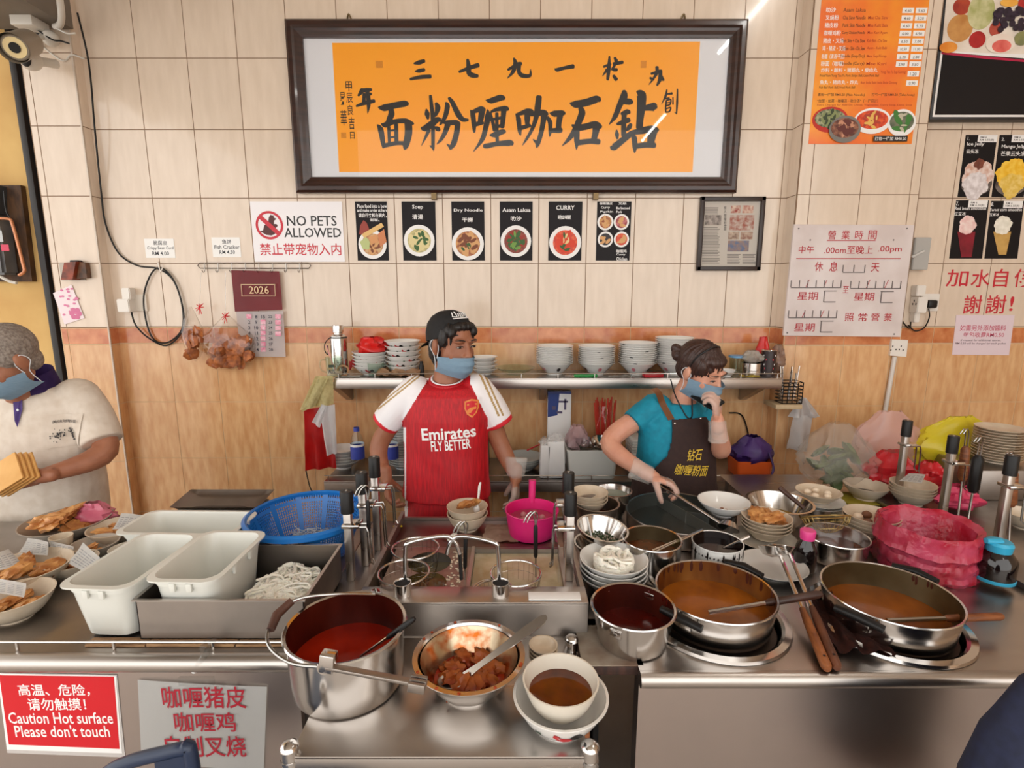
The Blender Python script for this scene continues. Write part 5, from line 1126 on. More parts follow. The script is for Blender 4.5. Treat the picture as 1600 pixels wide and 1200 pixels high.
put_paper([(176, 828), (206, 830), (222, 806), (190, 803)], [ZL + .06, ZL + .06, ZL + .09, ZL + .09], 'order slip tucked beside the crosswise tub', .006)
mbowl(196, 856, 46, .045, 'small empty white bowl beside the empty tub', m_mug)
c, R, H = fith(95, 838, 31, .055, ZL + .02); vessel('small_cup', 'small empty cream cup among the cracker bowls', 'cup', c, R, H, m=m_mel, foot=.6)
# pink packet
m_pinkf = mat('pink_film', C(206, 96, 126), .2, c2=C(226, 130, 150), scale=12, alpha=.85)
c = G(184, 812, ZL); c.y = 1.86; c.x -= .02
t = thing('pink_bag', 'crumpled pink plastic packet beside the old man', 'bag', (c.x, 1.775, ZL)); obj('film', bag_surface((0, 0, 0), .065, .045, .10, 4.4, .35, .45), m_pinkf, t)
# ================= trolley pots
c, R, H = fitv(541, 978, 178, 1128, ZT, .94)
t = vessel('stock_pot', 'tall steel stock pot of red curry with wooden bail handle', 'pot', c, R, H, 'pan', m_steel_p, m_inner_r, Rb=R * .96, lip=.007, seg=56, fill=(H * .45, m_redsoup))
POTC, POTR, POTH = c.copy(), R, H
def bail(pts, parent): return obj('bail_handle', tube(spline(pts, 8), .0038, 8), m_wire, parent)
lug1, lug2 = Vector((R * .28, R * .98, H)), Vector((-R * .02, -R * 1.03, H))
g1, g2 = W(512 - 58, 880, c.y) - c, W(426, 985, c.y - .06) - c
q = [lug1, Vector((-R * .35, R * .55, H + .035)), Vector((-R * .95, R * .25, H + .045)), Vector((-R * 1.22, -.01, H + .025)), Vector((-R * 1.12, -R * .55, H + .008)), Vector((-R * .6, -R * .95, H + .002)), lug2]
h_ = bail(q, t)
obj('wooden_grip', tube([Vector((-R * 1.02, R * .22, H + .044)), Vector((-R * 1.2, .0, H + .028)), Vector((-R * 1.19, -R * .28, H + .016))], [.009, .011, .009], 10), mat('charred_wood', C(84, 50, 36), .6, c2=C(60, 34, 26), scale=16), h_)
for l in (lug1, lug2):
    bb = lathe([(0, .006), (.014, .006), (.016, 0), (0, 0)], 16); bmesh.ops.transform(bb, matrix=Matrix.Translation(l) @ Vector((l.x, l.y, 0)).to_track_quat('Z', 'Y').to_matrix().to_4x4(), verts=bb.verts); obj('lug', bb, m_steel_p, t)
def ladle(name, label, a, e, rad, m_h, cat='ladle', r=.005, flatw=1., group=None, z_add=0, parts=None):
    """a: working end, e: handle end (room coords)"""
    t = thing(name, label, cat, a, 0, group); v = e - a
    obj('shaft', tube([v * 0, v * .55], r, 8), m_steel_p, t)
    obj('grip', tube([v * .5, v * .54, v * .96, v], [r * 1.05, r * 1.5, r * 1.7, r * 1.1], 10), m_h, t)
    return t
# gripper hanging on the pot rim
A = c + Vector((R * .03, -R * 1.02, H + .006)); B = W(648, 1062, A.y - .015)
t = thing('pot_gripper', 'steel pot gripper with slotted jaw hooked on the stock pot', 'gripper', A); v = B - A
ru = v.normalized().to_track_quat('X', 'Z').to_matrix()
bb = NB(); box(bb, v.length, .016, .008, v * .5 + Vector((0, -.012, .004)), .002, ru); obj('handle_bar', bb, m_steel_d, t)
bb = NB(); box(bb, .03, .024, .04, Vector((.004, -.008, .012)), .003, ru); obj('clamp', bb, m_steel_p, t)
for s in (-1, 0, 1): bb = NB(); box(bb, .034, .008, .02, v + Vector((.008, -.012, 0)) + ru @ Vector((0, s * .011, 0)), .002, ru); obj('jaw_tooth', bb, m_steel_d, t)
# black ladle in stock pot
a = c + Vector((R * .25, -R * .1, H * .5)); e = W(648, 966, c.y - .02)
ladle('black_ladle', 'black handled ladle leaning in the red curry pot', a, e, .03, m_blkp, r=.004)
# steel mixing bowl
c, R, H = fitv(733, 1022, 164, 1113, ZT, .62)
t = vessel('mixing_bowl', 'steel mixing bowl of red chicken curry with spatter on its rim', 'bowl', c, R, H, 'bowl', m_steel_p, foot=.52, p=1.5, lip=.008, seg=56, fill=(H * .34, m_redsoup))
bb = lathe([(bowl_r(R, H, .52, 1.5, H * u) - .0035, H * u) for u in (.34, .5, .66, .82, .95)], 56); obj('stained_inside', bb, m_inner_o, t)
rnd = random.Random(2)
for k in range(14):
    a = rnd.uniform(0, 2 * PI); bb = blob((.004, .004, .0015), k, .3, 2, 1); obj('sauce_spatter', bb, flat(170, 66, 20), t, loc=(math.cos(a) * (R + .003), math.sin(a) * (R + .003), H + .002))
m_chk = mat('curry_chicken', C(178, 96, 34), .4, c2=C(140, 52, 20), scale=18, bump=.3)
for k in range(8):
    a = k * 2 * PI / 8 + .3; q_ = R * rnd.uniform(.3, .52); bb = blob((.03, .022, .015), 50 + k, .7, 2.2, 3, rot=rotm(.3, .2, a)); o = obj('chicken_piece', bb, m_chk, loc=c + Vector((q_ * math.cos(a), q_ * math.sin(a), H * .34 + .002))); tag(o, 'piece of curry chicken in the steel mixing bowl', 'chicken', 'curry chicken pieces')
a = c + Vector((-.01, -.02, H * .5)); e = W(854, 964, c.y + .005); v = e - a
t = thing('serving_spoon', 'flat steel serving spoon with broad handle in mixing bowl', 'spoon', a)
def sp(u, w_): 
    ax = v.normalized(); sd = ax.cross(Vector((0, -.6, 1))).normalized(); return v * u + sd * w_
b = NB(); prof = [(0, .009), (.2, .006), (.4, .0075), (.75, .011), (.95, .010), (1.0, .004)]
L_ = [[b.verts.new(sp(u, s * w_) + Vector((0, 0, dz_))) for u, w_ in prof] for s, dz_ in ((-1, 0), (1, 0), (1, .002), (-1, .002))]
for i in range(len(prof) - 1):
    for j in range(4): b.faces.new((L_[j][i], L_[j][i + 1], L_[(j + 1) % 4][i + 1], L_[(j + 1) % 4][i]))
b.faces.new([L_[j][-1] for j in range(4)]); obj('handle', b, m_steel_p, t)
bb = lathe([(0, -.008), (.02, -.006), (.03, .002), (.0285, .003), (.018, -.004), (0, -.006)], 24, sy=.8); obj('spoon_head', bb, m_steel_d, t, loc=(-.028, -.012, -.002))
# white bowl of brown soup in a rooster bowl
c, R, H = fith(876, 1084, 146, .062, ZT)
ROOS = (c, R, H)
m_rr = flat(196, 30, 40, .3); m_rb = flat(24, 22, 24, .3); m_rg = flat(40, 70, 50, .3)
def wrap(poly, ang, z0, rf, parent, name, m, k=1.):
    b = NB(); b.faces.new([b.verts.new(((rf(z0 + y) + .0012) * math.cos(ang + x / rf(z0)), (rf(z0 + y) + .0012) * math.sin(ang + x / rf(z0)), z0 + y)) for x, y in [(px_ * k, py_ * k) for px_, py_ in poly]]); return obj(name, b, m, parent)
def rooster(parent, R, H, foot, p, ang, k=1.):
    rf = lambda z: bowl_r(R, H, foot, p, z, -.0002); z0 = H * .5
    body = [(-.020, .004), (-.017, .012), (-.012, .010), (-.008, .003), (.004, .002), (.010, -.004), (.006, -.010), (-.004, -.012), (-.012, -.006)]
    tail = [(.004, .002), (.010, .010), (.018, .011), (.025, .004), (.027, -.006), (.022, -.002), (.016, -.004), (.010, -.004)]
    wrap(body, ang, z0, rf, parent, 'rooster_body_motif', m_rr, k); wrap(tail, ang, z0, rf, parent, 'rooster_tail_motif', m_rb, k)
    for s in (.06, -.05): wrap([(0 + s, .0), (.006 + s, .008), (.004 + s, .001), (.012 + s, .006), (.010 + s, -.004)], ang, z0, rf, parent, 'leaf_motif', m_rg, k)
t = vessel('rooster_bowl', 'large white rooster bowl under the bowl of brown soup', 'bowl', c, R, H, m=m_cer, foot=.58, p=1.7, lip=.002, seg=48)
rooster(t, R, H, .58, 1.7, -PI / 2 + .05, 1.3)
c2_, R2, _ = fith(876, 1066, 120, .094, ZT)
vessel('soup_bowl', 'off white bowl of brown soup nested in rooster bowl', 'bowl', Vector((c.x, c.y + .004, ZT + .022)), R2, .072, m=m_mug, foot=.5, p=2.0, fill=(.044, m_brsoup), seg=48)
c, R, H = fith(849, 1007, 45, .052, ZT)
for k in range(4):
    t = vessel('sauce_dish', 'small cream sauce dish in a stack of four, ' + ('at the bottom', 'second from the bottom', 'second from the top', 'on top')[k], 'dish', c + Vector((0, 0, .010 * k)), R, .022, m=m_mel, foot=.55, group='stacked sauce dishes')
# ================= right counter front: dark red pot, curry pans
c, R, H = fitv(989, 948, 126, 1034, ZR, .80)
t = vessel('sauce_pot', 'small steel pot of dark red chilli oil on the wooden board', 'pot', c, R, H, 'pan', m_steel_p, m_inner_r, Rb=R * .86, lip=.005, seg=48, fill=(H * .35, m_oil))
for a in (-2.2, .9):
    bb = NB(); box(bb, .03, .008, .022, (0, 0, 0), .003); o = obj('handle_lug', bb, m_steel_p, t, loc=((R * .97) * math.cos(a), (R * .97) * math.sin(a), H * .78), rot=(0, 0, a + PI / 2)); obj('rivet', lathe([(0, .004), (.005, .003), (.006, 0)], 10), m_steel_p, o, rot=(PI / 2, 0, 0), loc=(0, -.004, 0))
rnd = random.Random(7)
for k in range(10):
    a = rnd.uniform(0, 2 * PI); obj('oil_drip', blob((.003, .0016, rnd.uniform(.003, .012)), k, .2, 2, 1), m_oil, t, loc=((R - .004) * math.cos(a), (R - .004) * math.sin(a), H - rnd.uniform(.0, .02)), rot=(0, 0, a + PI / 2))
def curry_pan(cx, cy, w, well, label, fillz, mi, mf, drips, hang, seed):
    p = well; R = S(w / 2, W(cx, cy, p.y)) ; H = .085
    t = vessel('curry_pan', label, 'pan', Vector((p.x, p.y, ZR - .007)), R, H, 'pan', m_steel_p, mi, Rb=R * .95, lip=.004, seg=64, fill=(H * fillz, mf))
    rnd = random.Random(seed)
    for k in range(drips):
        a = rnd.uniform(-.3, PI + .3); L = rnd.uniform(.008, .028); obj('curry_drip', blob((rnd.uniform(.0025, .007), .0014, L), k, .2, 2, 1), mat('dried_curry', C(70, 26, 12), .4), t, loc=((R - .004) * math.cos(a), (R - .004) * math.sin(a), H - L * .6), rot=(0, 0, a + PI / 2))
    for a in hang:
        d = Vector((math.cos(a), math.sin(a), 0)); s = Vector((-d.y, d.x, 0)); z = Vector((0, 0, H * .72))
        mt = obj('handle_mount', tube([d * R * .98 + z - s * .03, d * (R + .022) + z + Vector((0, 0, .02)) - s * .035], .005, 8), m_wire, t)
        obj('handle_mount', tube([d * R * .98 + z + s * .03, d * (R + .022) + z + Vector((0, 0, .02)) + s * .035], .005, 8), m_wire, t)
        obj('grip', tube([d * (R + .022) + z + Vector((0, 0, .02)) - s * .055, d * (R + .028) + z + Vector((0, 0, .026)), d * (R + .022) + z + Vector((0, 0, .02)) + s * .055], [.010, .012, .010], 10), m_blkp, t)
        bb = NB(); box(bb, .03, .004, .028, (0, 0, 0), .002); obj('mount_plate', bb, m_steel_p, t, loc=d * (R * .985) + Vector((0, 0, H * .6)), rot=(0, 0, a + PI / 2))
    return t, R, H
PANL, RL, HL = curry_pan(1116, 924, 177, wells_r[0], 'wide steel pan of orange curry crusted with drips', .38, m_inner_c, m_curry, 22, (.75, .75 + PI), 3)
PANR, RR_, HR = curry_pan(1390, 927, 185, wells_r[1], 'wide steel pan half filled with brown curry gravy', .28, m_inner_g, mat('gravy', C(150, 82, 26), .12, c2=C(120, 62, 20), scale=7), 6, (.62, .62 + PI), 4)
# turner in the left pan
a = PANL.location + Vector((-.03, -.04, HL * .55)); e = W(1284, 928, PANL.location.y - .03)
ladle('flat_ladle', 'ladle with dark wooden grip resting across the orange curry pan', a, e, .03, mat('dark_wood', C(70, 40, 28), .4, c2=C(50, 28, 20), scale=16), r=.0065)
a = PANR.location + Vector((-.05, -.07, HR * .6)); e = W(1566, 963, PANR.location.y - .055)
ladle('wooden_ladle', 'ladle with light wooden grip resting in the brown gravy pan', a, e, .03, m_wood, r=.0065)
# two long ladles lying on the counter
for (x0, y0, x1, y1, lab, mm) in ((1219, 868, 1293, 1046, 'long ladle with orange wooden grip lying beside the brown cloth', m_wood), (1234, 866, 1308, 1044, 'long ladle with darker wooden grip lying beside the brown cloth', mat('mid_wood', C(112, 64, 40), .45, c2=C(84, 46, 28), scale=18))):
    a = G(x0, y0, ZR + .075); e = G(x1, y1, ZR + .014)
    t = thing('long_ladle', lab, 'ladle', e, 0, 'long wooden handled ladles'); v = a - e
    obj('grip', tube([v * 0, v * .02, v * .36, v * .46], [.008, .0125, .011, .008], 12), mm, t); obj('shaft', tube([v * .45, v], .0058, 8), m_steel_p, t)
    bb = lathe([(0, -.03), (.026, -.024), (.04, -.002), (.039, 0), (.024, -.021), (0, -.027)], 24); obj('scoop', bb, m_steel_p, t, loc=v + Vector((-.012, .03, .012)), rot=(-.5, .2, 0))
    p = obj('hang_hole', lathe([(0, .001), (.0035, .001)], 10), m_dark, t, loc=v * .06 + Vector((0, 0, .0124)))
# brown cloth
m_brcl = mat('brown_cloth', C(82, 40, 30), .9, c2=C(60, 28, 22), scale=60, bump=.3)
A_, B_, C_, D_ = G(1258, 938, ZR), G(1306, 1026, ZR), G(1400, 1032, ZR), G(1322, 955, ZR)
cb = (A_ + C_) / 2; t = thing('brown_cloth', 'crumpled dark brown cloth lying between the curry pans', 'cloth', (cb.x, cb.y, ZR))
def crumple(u, v):
    s = A_.lerp(B_, v).lerp(D_.lerp(C_, v), u) - Vector((cb.x, cb.y, ZR)); k = mnoise.noise(Vector((u * 5, v * 4, 1.3))) + .5 * mnoise.noise(Vector((u * 11, v * 9, 4)))
    return s + Vector((.008 * k, .006 * k, .014 + .011 * abs(k) + .006 * math.sin(u * 16 + v * 3)))
obj('fabric', sheet(28, 22, crumple, .002), m_brcl, t)
# ================= middle group between boiler and curry pan
def stackbowl(cx, cy, w, H, n, dz, label, m, zs=ZR, foot=.5, p=1.35, group=None, fill=None, top_m=None):
    """n nested bowls, (cx,cy,w) is the rim of the top one"""
    zt = zs + dz * (n - 1); c, R, _ = fith(cx, cy, w, H, zt); out = []
    for k in range(n):
        pos = ('at the bottom', 'on top') if n == 2 else ['at the bottom'] + [ORD[i] + ' from the bottom' for i in range(1, n - 1)] + ['on top']
        lab = label if n == 1 else label + ', ' + pos[k]
        out.append(vessel('stacked_bowl' if n > 1 else 'bowl', lab, 'bowl', Vector((c.x, c.y, zs + dz * k)), R, H, m=m if k < n - 1 or not top_m else top_m, foot=foot, p=p, group=group or label, fill=fill if k == n - 1 else None))
    return out, Vector((c.x, c.y, zt)), R
st, c, R = stackbowl(959, 871, 106, .055, 4, .016, 'white bowl in the stack under the thick noodles', m_cer)
noodle_heap(st[-1], R * .55, .032, .026, 60, .0052, 12, m_nood, 1, 1, 8)
st, c, R = stackbowl(942, 908, 84, .04, 2, .012, 'cream dish beneath the noodle bowl stack', m_mel) if False else (None, None, None)
# steel bowl with chopped greens, tilted; another one behind
c, R, H = fith(937, 818, 78, .085, ZR + .05)
vessel('lower_steel_bowl', 'plain steel bowl supporting the bowl of greens', 'bowl', Vector((c.x, c.y, ZR)), R * .98, .07, 'bowl', m_steel_p, foot=.5, p=1.5, lip=.003)
t = vessel('greens_bowl', 'tilted steel bowl of chopped green onions with a spoon', 'bowl', c, R, .075, 'bowl', m_steel_p, foot=.5, p=1.5, lip=.003, tilt=(.10, .12, 0))
rnd = random.Random(3); b = NB()
for k in range(150):
    a = rnd.uniform(0, 2 * PI); q = R * .62 * math.sqrt(rnd.random()); box(b, .006, .003, .003, (q * math.cos(a), q * math.sin(a), .03 + rnd.uniform(0, .006)), 0, rotm(rnd.random(), rnd.random(), rnd.random() * 6))
obj('chopped_greens', b, mat('greens', C(60, 88, 44), .5, c2=C(40, 60, 30), scale=30), t)['kind'] = 'stuff'
obj('spoon_handle', tube([(-.03, .0, .035), (-.05, .03, .09)], .0035, 8), m_cer, t)
c, R, H = fith(935, 792, 70, .08, ZR + .03); t = vessel('oil_bowl', 'dark steel bowl behind the bowl of greens', 'bowl', Vector((c.x, c.y + .035, ZR)), R, .11, 'bowl', m_steel_d, foot=.55, p=1.5, lip=.003, fill=(.06, m_brsoup))
st, c, R = stackbowl(921, 768, 58, .05, 3, .014, 'cream bowl in the stack beside black capped post', m_mel, zs=ZR + .06)
o = obj('bowl_riser', lathe([(0, 0), (.06, 0), (.06, .0595), (0, .0595)], 24), m_steel_d, loc=(c.x, c.y, ZR)); tag(o, 'round steel tin under the cream bowl stack', 'tin')
c, R, H = fith(953, 775, 58, .07, ZR + .04); vessel('small_steel_bowl', 'shallow steel bowl of clear water beside cream bowls', 'bowl', Vector((c.x + .025, c.y + .06, ZR)), R, .11, 'bowl', m_steel_p, foot=.5, p=1.5, lip=.002, fill=(.09, mat('water', C(150, 160, 150), .05)))
# pink saucepan
m_pink = mat('hot_pink_plastic', C(216, 30, 112), .32, c2=C(224, 40, 122), scale=6)
c, R, H = fitv(831, 797, 82, 851, ZB - .03, .86)
t = vessel('pink_saucepan', 'hot pink plastic dipper pan with upright handle', 'pan', c, R, H, 'pan', m_pink, m_pink, Rb=R * .88, lip=.003)
hz = W(833, 752, c.y + R).z - c.z
obj('handle', tube([(0.004, R, H - .012), (.004, R + .006, H + .01), (.006, R + .014, hz)], [.010, .012, .013], 12), m_pink, t)
for k in range(5): obj('meatball', blob((.011, .011, .011), k, .1, 2, 2), mat('meatball', C(186, 120, 124), .5), t, loc=(R * .4 * math.cos(k * 1.25), R * .4 * math.sin(k * 1.25), H * .7))
obj('filling', lathe([(R * .9, H * .66), (0, H * .66)], 24), mat('pink_liquid', C(170, 60, 90), .3), t)
# two nested bowls with fritters and spoon
c, R, H = fith(730, 790, 64, .055, ZB - .03 + .03)
for k, lab in ((0, 'lower cream bowl in the nested pair before the red jersey'), (1, 'upper cream bowl of folded fritters before the red jersey')):
    vessel('nested_bowl', lab, 'bowl', Vector((c.x, c.y, ZB - .03 + .026 * k)), R, .058, m=m_mel, foot=.5, p=1.9, group='nested bowls before the jersey')
for k, (dx, dy, rx_, rz_) in enumerate(((-.012, -.008, .25, .9), (.006, -.004, -.2, 1.1), (.026, .012, .2, 1.0))):
    o = obj('folded_fritter', blob((.042, .014, .012), 70 + k, .3, 2.2, 3, rot=rotm(rx_, -.5, -rz_)), m_fry if k < 2 else m_fryl, loc=(c.x + dx, c.y + dy, ZB - .03 + .026 + .066)); tag(o, 'long folded golden fritter standing in the upper cream bowl', 'fritter', 'folded fritters')
t = thing('soup_spoon', 'white plastic soup spoon leaning in the fritter bowl', 'spoon', (c.x + .035, c.y + .01, ZB + .045)); obj('handle', tube([(0, 0, 0), (.008, .004, .075), (.012, .006, .09)], [.003, .005, .003], 8), m_cer, t); obj('spoon_head', blob((.012, .008, .016), 1, .05, 1, 2, c=(-.003, 0, -.008)), m_cer, t)
# pale cloth behind the boiler
a_, b_ = G(752, 848, ZB - .03), G(812, 822, ZB - .03)
t = thing('work_cloth', 'dirty beige cloth lying beside pink saucepan', 'cloth', ((a_.x + b_.x) / 2, (a_.y + b_.y) / 2, ZB - .03))
def fl(u, v): k = mnoise.noise(Vector((u * 4, v * 4, 7))); return Vector(((u - .5) * .115 + .012 * k, (v - .5) * .13 + .01 * k, .004 + .006 * abs(k)))
obj('fabric', sheet(18, 18, fl, .0015), mat('beige_cloth', C(206, 178, 156), .9, c2=C(186, 156, 134), scale=20), t)
bn = thing('stray_noodles', 'few stray white noodles beside the nested bowls', 'noodles', (G(702, 843, ZB - .03).x, G(702, 843, ZB - .03).y, ZB - .0295)); noodle_heap(bn, .025, .004, .008, 9, .003, 4, m_nood)
o = obj('yellow_scrap', blob((.016, .010, .004), 4, .4, 2, 2), flat(232, 206, 40), loc=(G(622, 824, ZB - .03).x, G(622, 824, ZB - .03).y, ZB - .026)); tag(o, 'small bright yellow scrap beside the left posts', 'scrap')
# ---- divided soup pot
c, R, H = fith(1060, 801, 158, .062, ZR)
t = vessel('divided_pot', 'large round pot with partitions stirred by the woman', 'pot', c, R, H, 'pan', m_steel_d, mat('pot_inner_dark', C(120, 122, 118), .32, .85), lip=.005, seg=56, fill=(.012, mat('pot_floor', C(84, 86, 82), .35, .7)))
m_part = mat('partition_steel', C(170, 172, 168), .3, .9)
for (x0, y0, x1, y1) in ((-.15, .99, .55, -.83), (.18, .1, .98, -.1)):
    A = Vector((x0 * R, y0 * R, .012)); B = Vector((x1 * R, y1 * R, .012)); bb = NB(); d = B - A; box(bb, d.length, .002, H - .016, (A + B) / 2 + Vector((0, 0, (H - .016) / 2)), 0, Matrix.Rotation(math.atan2(d.y, d.x), 3, 'Z')); obj('partition', bb, m_part, t)
DIVP = (c, R, H)
# brown stew pot in front
c, R, H = fith(1019, 843, 88, .11, ZR)
t = vessel('stew_pot', 'steel pot of dark brown stew with tongs across it', 'pot', c, R, H, 'pan', m_steel_p, m_inner_g, lip=.004, fill=(H * .62, m_brsoup))
a_, b_ = W(1020, 862, c.y - .04), W(1098, 828, c.y + .06)
t = thing('steel_tongs', 'steel tongs lying across the brown stew pot', 'tongs', (a_ + b_) / 2 ); m0 = (a_ + b_) / 2
for s in (-.007, .007): obj('tong_arm', tube([a_ - m0 + Vector((0, s, 0)), b_ - m0 + Vector((0, s * .3, 0))], .003, 6), m_steel_p, t)
# enamel mug with black sauce
c, R, H = fith(1121, 848, 76, .09, ZR)
t = vessel('enamel_mug', 'white patterned enamel pot streaked with thick black sauce', 'pot', c, R, H, 'pan', m_cer, m_blksauce, Rb=R * .97, lip=.002, fill=(H * .8, m_blksauce))
rnd = random.Random(6)
for k in range(20):
    a = rnd.uniform(0, 2 * PI); L = rnd.uniform(.008, .034); obj('sauce_run', blob((.003, .0012, L), k, .2, 2, 1), m_blksauce, t, loc=((R + .0008) * math.cos(a), (R + .0008) * math.sin(a), H - L), rot=(0, 0, a + PI / 2))
for k in range(40):
    a = 2 * PI * k / 40; obj('band_dot', blob((.003, .0006, .004), 1, 0, 1, 1), flat(60, 52, 50), t, loc=((R + .0002) * math.cos(a), (R + .0002) * math.sin(a), H * .78), rot=(0, 0, a + PI / 2))
a_, b_ = c + Vector((.02, 0, H * .8)), W(1170, 838, c.y + .03); o = thing('sauce_spoon', 'pale steel spoon standing in the black sauce', 'spoon', a_); obj('handle', tube([(0, 0, 0), b_ - a_], [.003, .006], 8), m_steel_p, o)
# crackers on bowls/plate
st, c, R = stackbowl(1198, 806, 74, .042, 4, .012, 'cream bowl stacked below the golden crackers', m_mel, zs=ZR + .022, group='cracker bowl stack')
c0, R0, _ = fith(1197, 838, 94, .02, ZR); vessel('serving_plate', 'cream plate under the cracker bowl stack', 'plate', Vector((c.x, c.y, ZR)), S(47, Vector((c.x, c.y, ZR))), .02, m=m_mug, foot=.6)
fritters(Vector((c.x, c.y, ZR + .022 + .036)), R, .03, 5, 51, 'golden cracker heaped on the stacked bowls', size=.034, m=m_fry)
# white bowl near woman
c, R, H = fith(1131, 782, 78, .05, ZR + .06); vessel('white_soup_bowl', 'white bowl with meat scraps beside the woman', 'bowl', Vector((c.x, c.y, ZR + .06)), R, .05, m=m_cer, foot=.45); o = obj('bowl_riser', lathe([(0, 0), (.05, 0), (.05, .0595), (0, .0595)], 24), m_steel_d, loc=(c.x, c.y, ZR)); tag(o, 'round steel tin under the white bowl beside the woman', 'tin')
for k in range(4): obj('meat_scrap', blob((.008, .006, .004), k, .4, 2, 1), mat('meat', C(150, 110, 86), .6), bpy.data.objects['white_soup_bowl'], loc=(.012 * math.cos(k * 1.6), .012 * math.sin(k * 1.6), .014))
# plate with ladle scoops
c, R, H = fith(1208, 880, 100, .035, ZR); vessel('ladle_plate', 'shallow white plate holding the ladle scoops', 'plate', c, R, .032, m=m_cer, foot=.5)
# soy sauce bottle
m_soy = mat('soy_dark', C(22, 14, 14), .1, coat=.4); m_pcap = mat('pink_cap', C(226, 66, 140), .35)
c = G(1262, 893, ZR); t = thing('sauce_bottle', 'small dark sauce bottle with pink cap', 'bottle', (c.x, c.y + .02, ZR)); hh = W(1262, 828, c.y + .02).z - ZR; r = S(17, c)
obj('glass_body', lathe([(0, 0), (r * .95, 0), (r, .005), (r, hh * .45), (r * .85, hh * .62), (r * .55, hh * .74), (r * .5, hh * .8), (0, hh * .8)], 28), m_soy, t); obj('cap', lathe([(0, hh), (r * .62, hh), (r * .68, hh * .97), (r * .62, hh * .77), (0, hh * .77)], 12), m_pcap, t)
# steel pot with red sauce
c, R, H = fith(1307, 838, 90, .075, ZR); vessel('chilli_pot', 'small steel pot of dark chilli beside the pink capped bottle', 'pot', c, R, H, 'pan', m_steel_p, m_steel_p, Rb=R * .95, lip=.003, fill=(H * .5, mat('dark_chilli', C(66, 22, 14), .2, c2=C(96, 36, 18), scale=30)))
# golden sieve with wooden handle
c = G(1290, 808, ZR + .09); t = thing('wire_skimmer', 'golden wire skimmer with long dark wooden handle', 'skimmer', c); r = S(34, c)
bb = lathe([(r, 0), (r * .9, -.02), (r * .6, -.042), (r * .25, -.052), (.003, -.054)], 26); bw = bb.copy(); bmesh.ops.wireframe(bb, faces=bb.faces[:], thickness=.0014, use_replace=True, use_boundary=True); bw.free()
m_gold2 = mat('brass_wire', C(206, 176, 110), .3, .8); obj('wire_bowl', bb, m_gold2, t, rot=(-.5, 0, 0)); obj('rim', tube([(r * math.cos(2 * PI * k / 32), r * math.sin(2 * PI * k / 32), 0) for k in range(33)], .003, 6, cap=False), m_gold2, t, rot=(-.5, 0, 0))
obj('handle', tube([(-r * .8, .03, .02), W(1218, 762, c.y + .1) - c], [.007, .010], 10), mat('dark_wood', C(70, 40, 28)), t)
c, R, H = fith(1228, 800, 96, .07, ZR); vessel('wide_steel_basin', 'wide shallow steel basin behind the cracker stack', 'basin', Vector((c.x, c.y + .05, ZR)), R, .09, 'bowl', m_steel_p, foot=.55, p=1.4, lip=.006, fill=(.03, mat('yellow_oil', C(150, 116, 44), .2)))
# eggs in a bowl on plates
st, c, R = stackbowl(1279, 767, 66, .04, 1, .01, 'cream bowl of peeled eggs on two white plates', m_mel, zs=ZR + .05)
for k in range(2): vessel('under_plate', 'white plate below the egg bowl, ' + ('lower', 'upper') [k] + ' one', 'plate', Vector((c.x, c.y, ZR + .028 + .011 * k)), S(38, c), .016, m=m_cer, foot=.6, group='plates under the egg bowl')
o = obj('bowl_riser', lathe([(0, 0), (.05, 0), (.05, .0275), (0, .0275)], 24), m_steel_d, loc=(c.x, c.y, ZR)); tag(o, 'low steel tin under the egg bowl plates', 'tin')
for k in range(5):
    o = obj('peeled_egg', blob((.015, .013, .012), k, .05, 1, 2), m_egg, loc=(c.x + R * .45 * math.cos(k * 1.3), c.y + R * .45 * math.sin(k * 1.3), ZR + .05 + .03)); tag(o, 'peeled egg in the cream egg bowl', 'egg', 'eggs in the cream bowl')
st, c, R = stackbowl(1354, 757, 64, .06, 1, .01, 'deep cream bowl with dark dregs on a yellow mat', m_mel, zs=ZR + .006, fill=(.022, m_blksauce))
o = obj('yellow_mat', bx(c.x - .11, c.x + .05, c.y - .07, c.y + .07, ZR + .0005, ZR + .0055, .001), mat('olive_mat', C(150, 136, 40), .6)); tag(o, 'olive yellow mat under the deep cream bowl', 'mat')
st, c, R = stackbowl(1427, 755, 62, .05, 4, .012, 'cream bowl in the stack topped by a paper slip', m_mel, zs=ZR + .021)
put_paper([(1404, 752), (1440, 756), (1446, 742), (1420, 740)], [ZR + .12, ZR + .12, ZR + .14, ZR + .14], 'order slip on the cream bowl stack', .003)
st, c, R = stackbowl(1362, 803, 78, .05, 5, .013, 'cream bowl in the stack of meatballs and eggs', m_mel)
for k in range(5):
    o = obj('meatball', blob((.017, .016, .015), k + 20, .15, 2, 2), (m_egg, mat('brown_ball', C(120, 76, 50), .5))[k % 2], loc=(c.x + R * .45 * math.cos(k * 1.3), c.y + R * .45 * math.sin(k * 1.3), ZR + .052 + .03)); tag(o, ('pale egg', 'brown meatball')[k % 2] + ' in the top bowl of the five bowl stack', ('egg', 'meatball')[k % 2], 'balls in the five bowl stack')
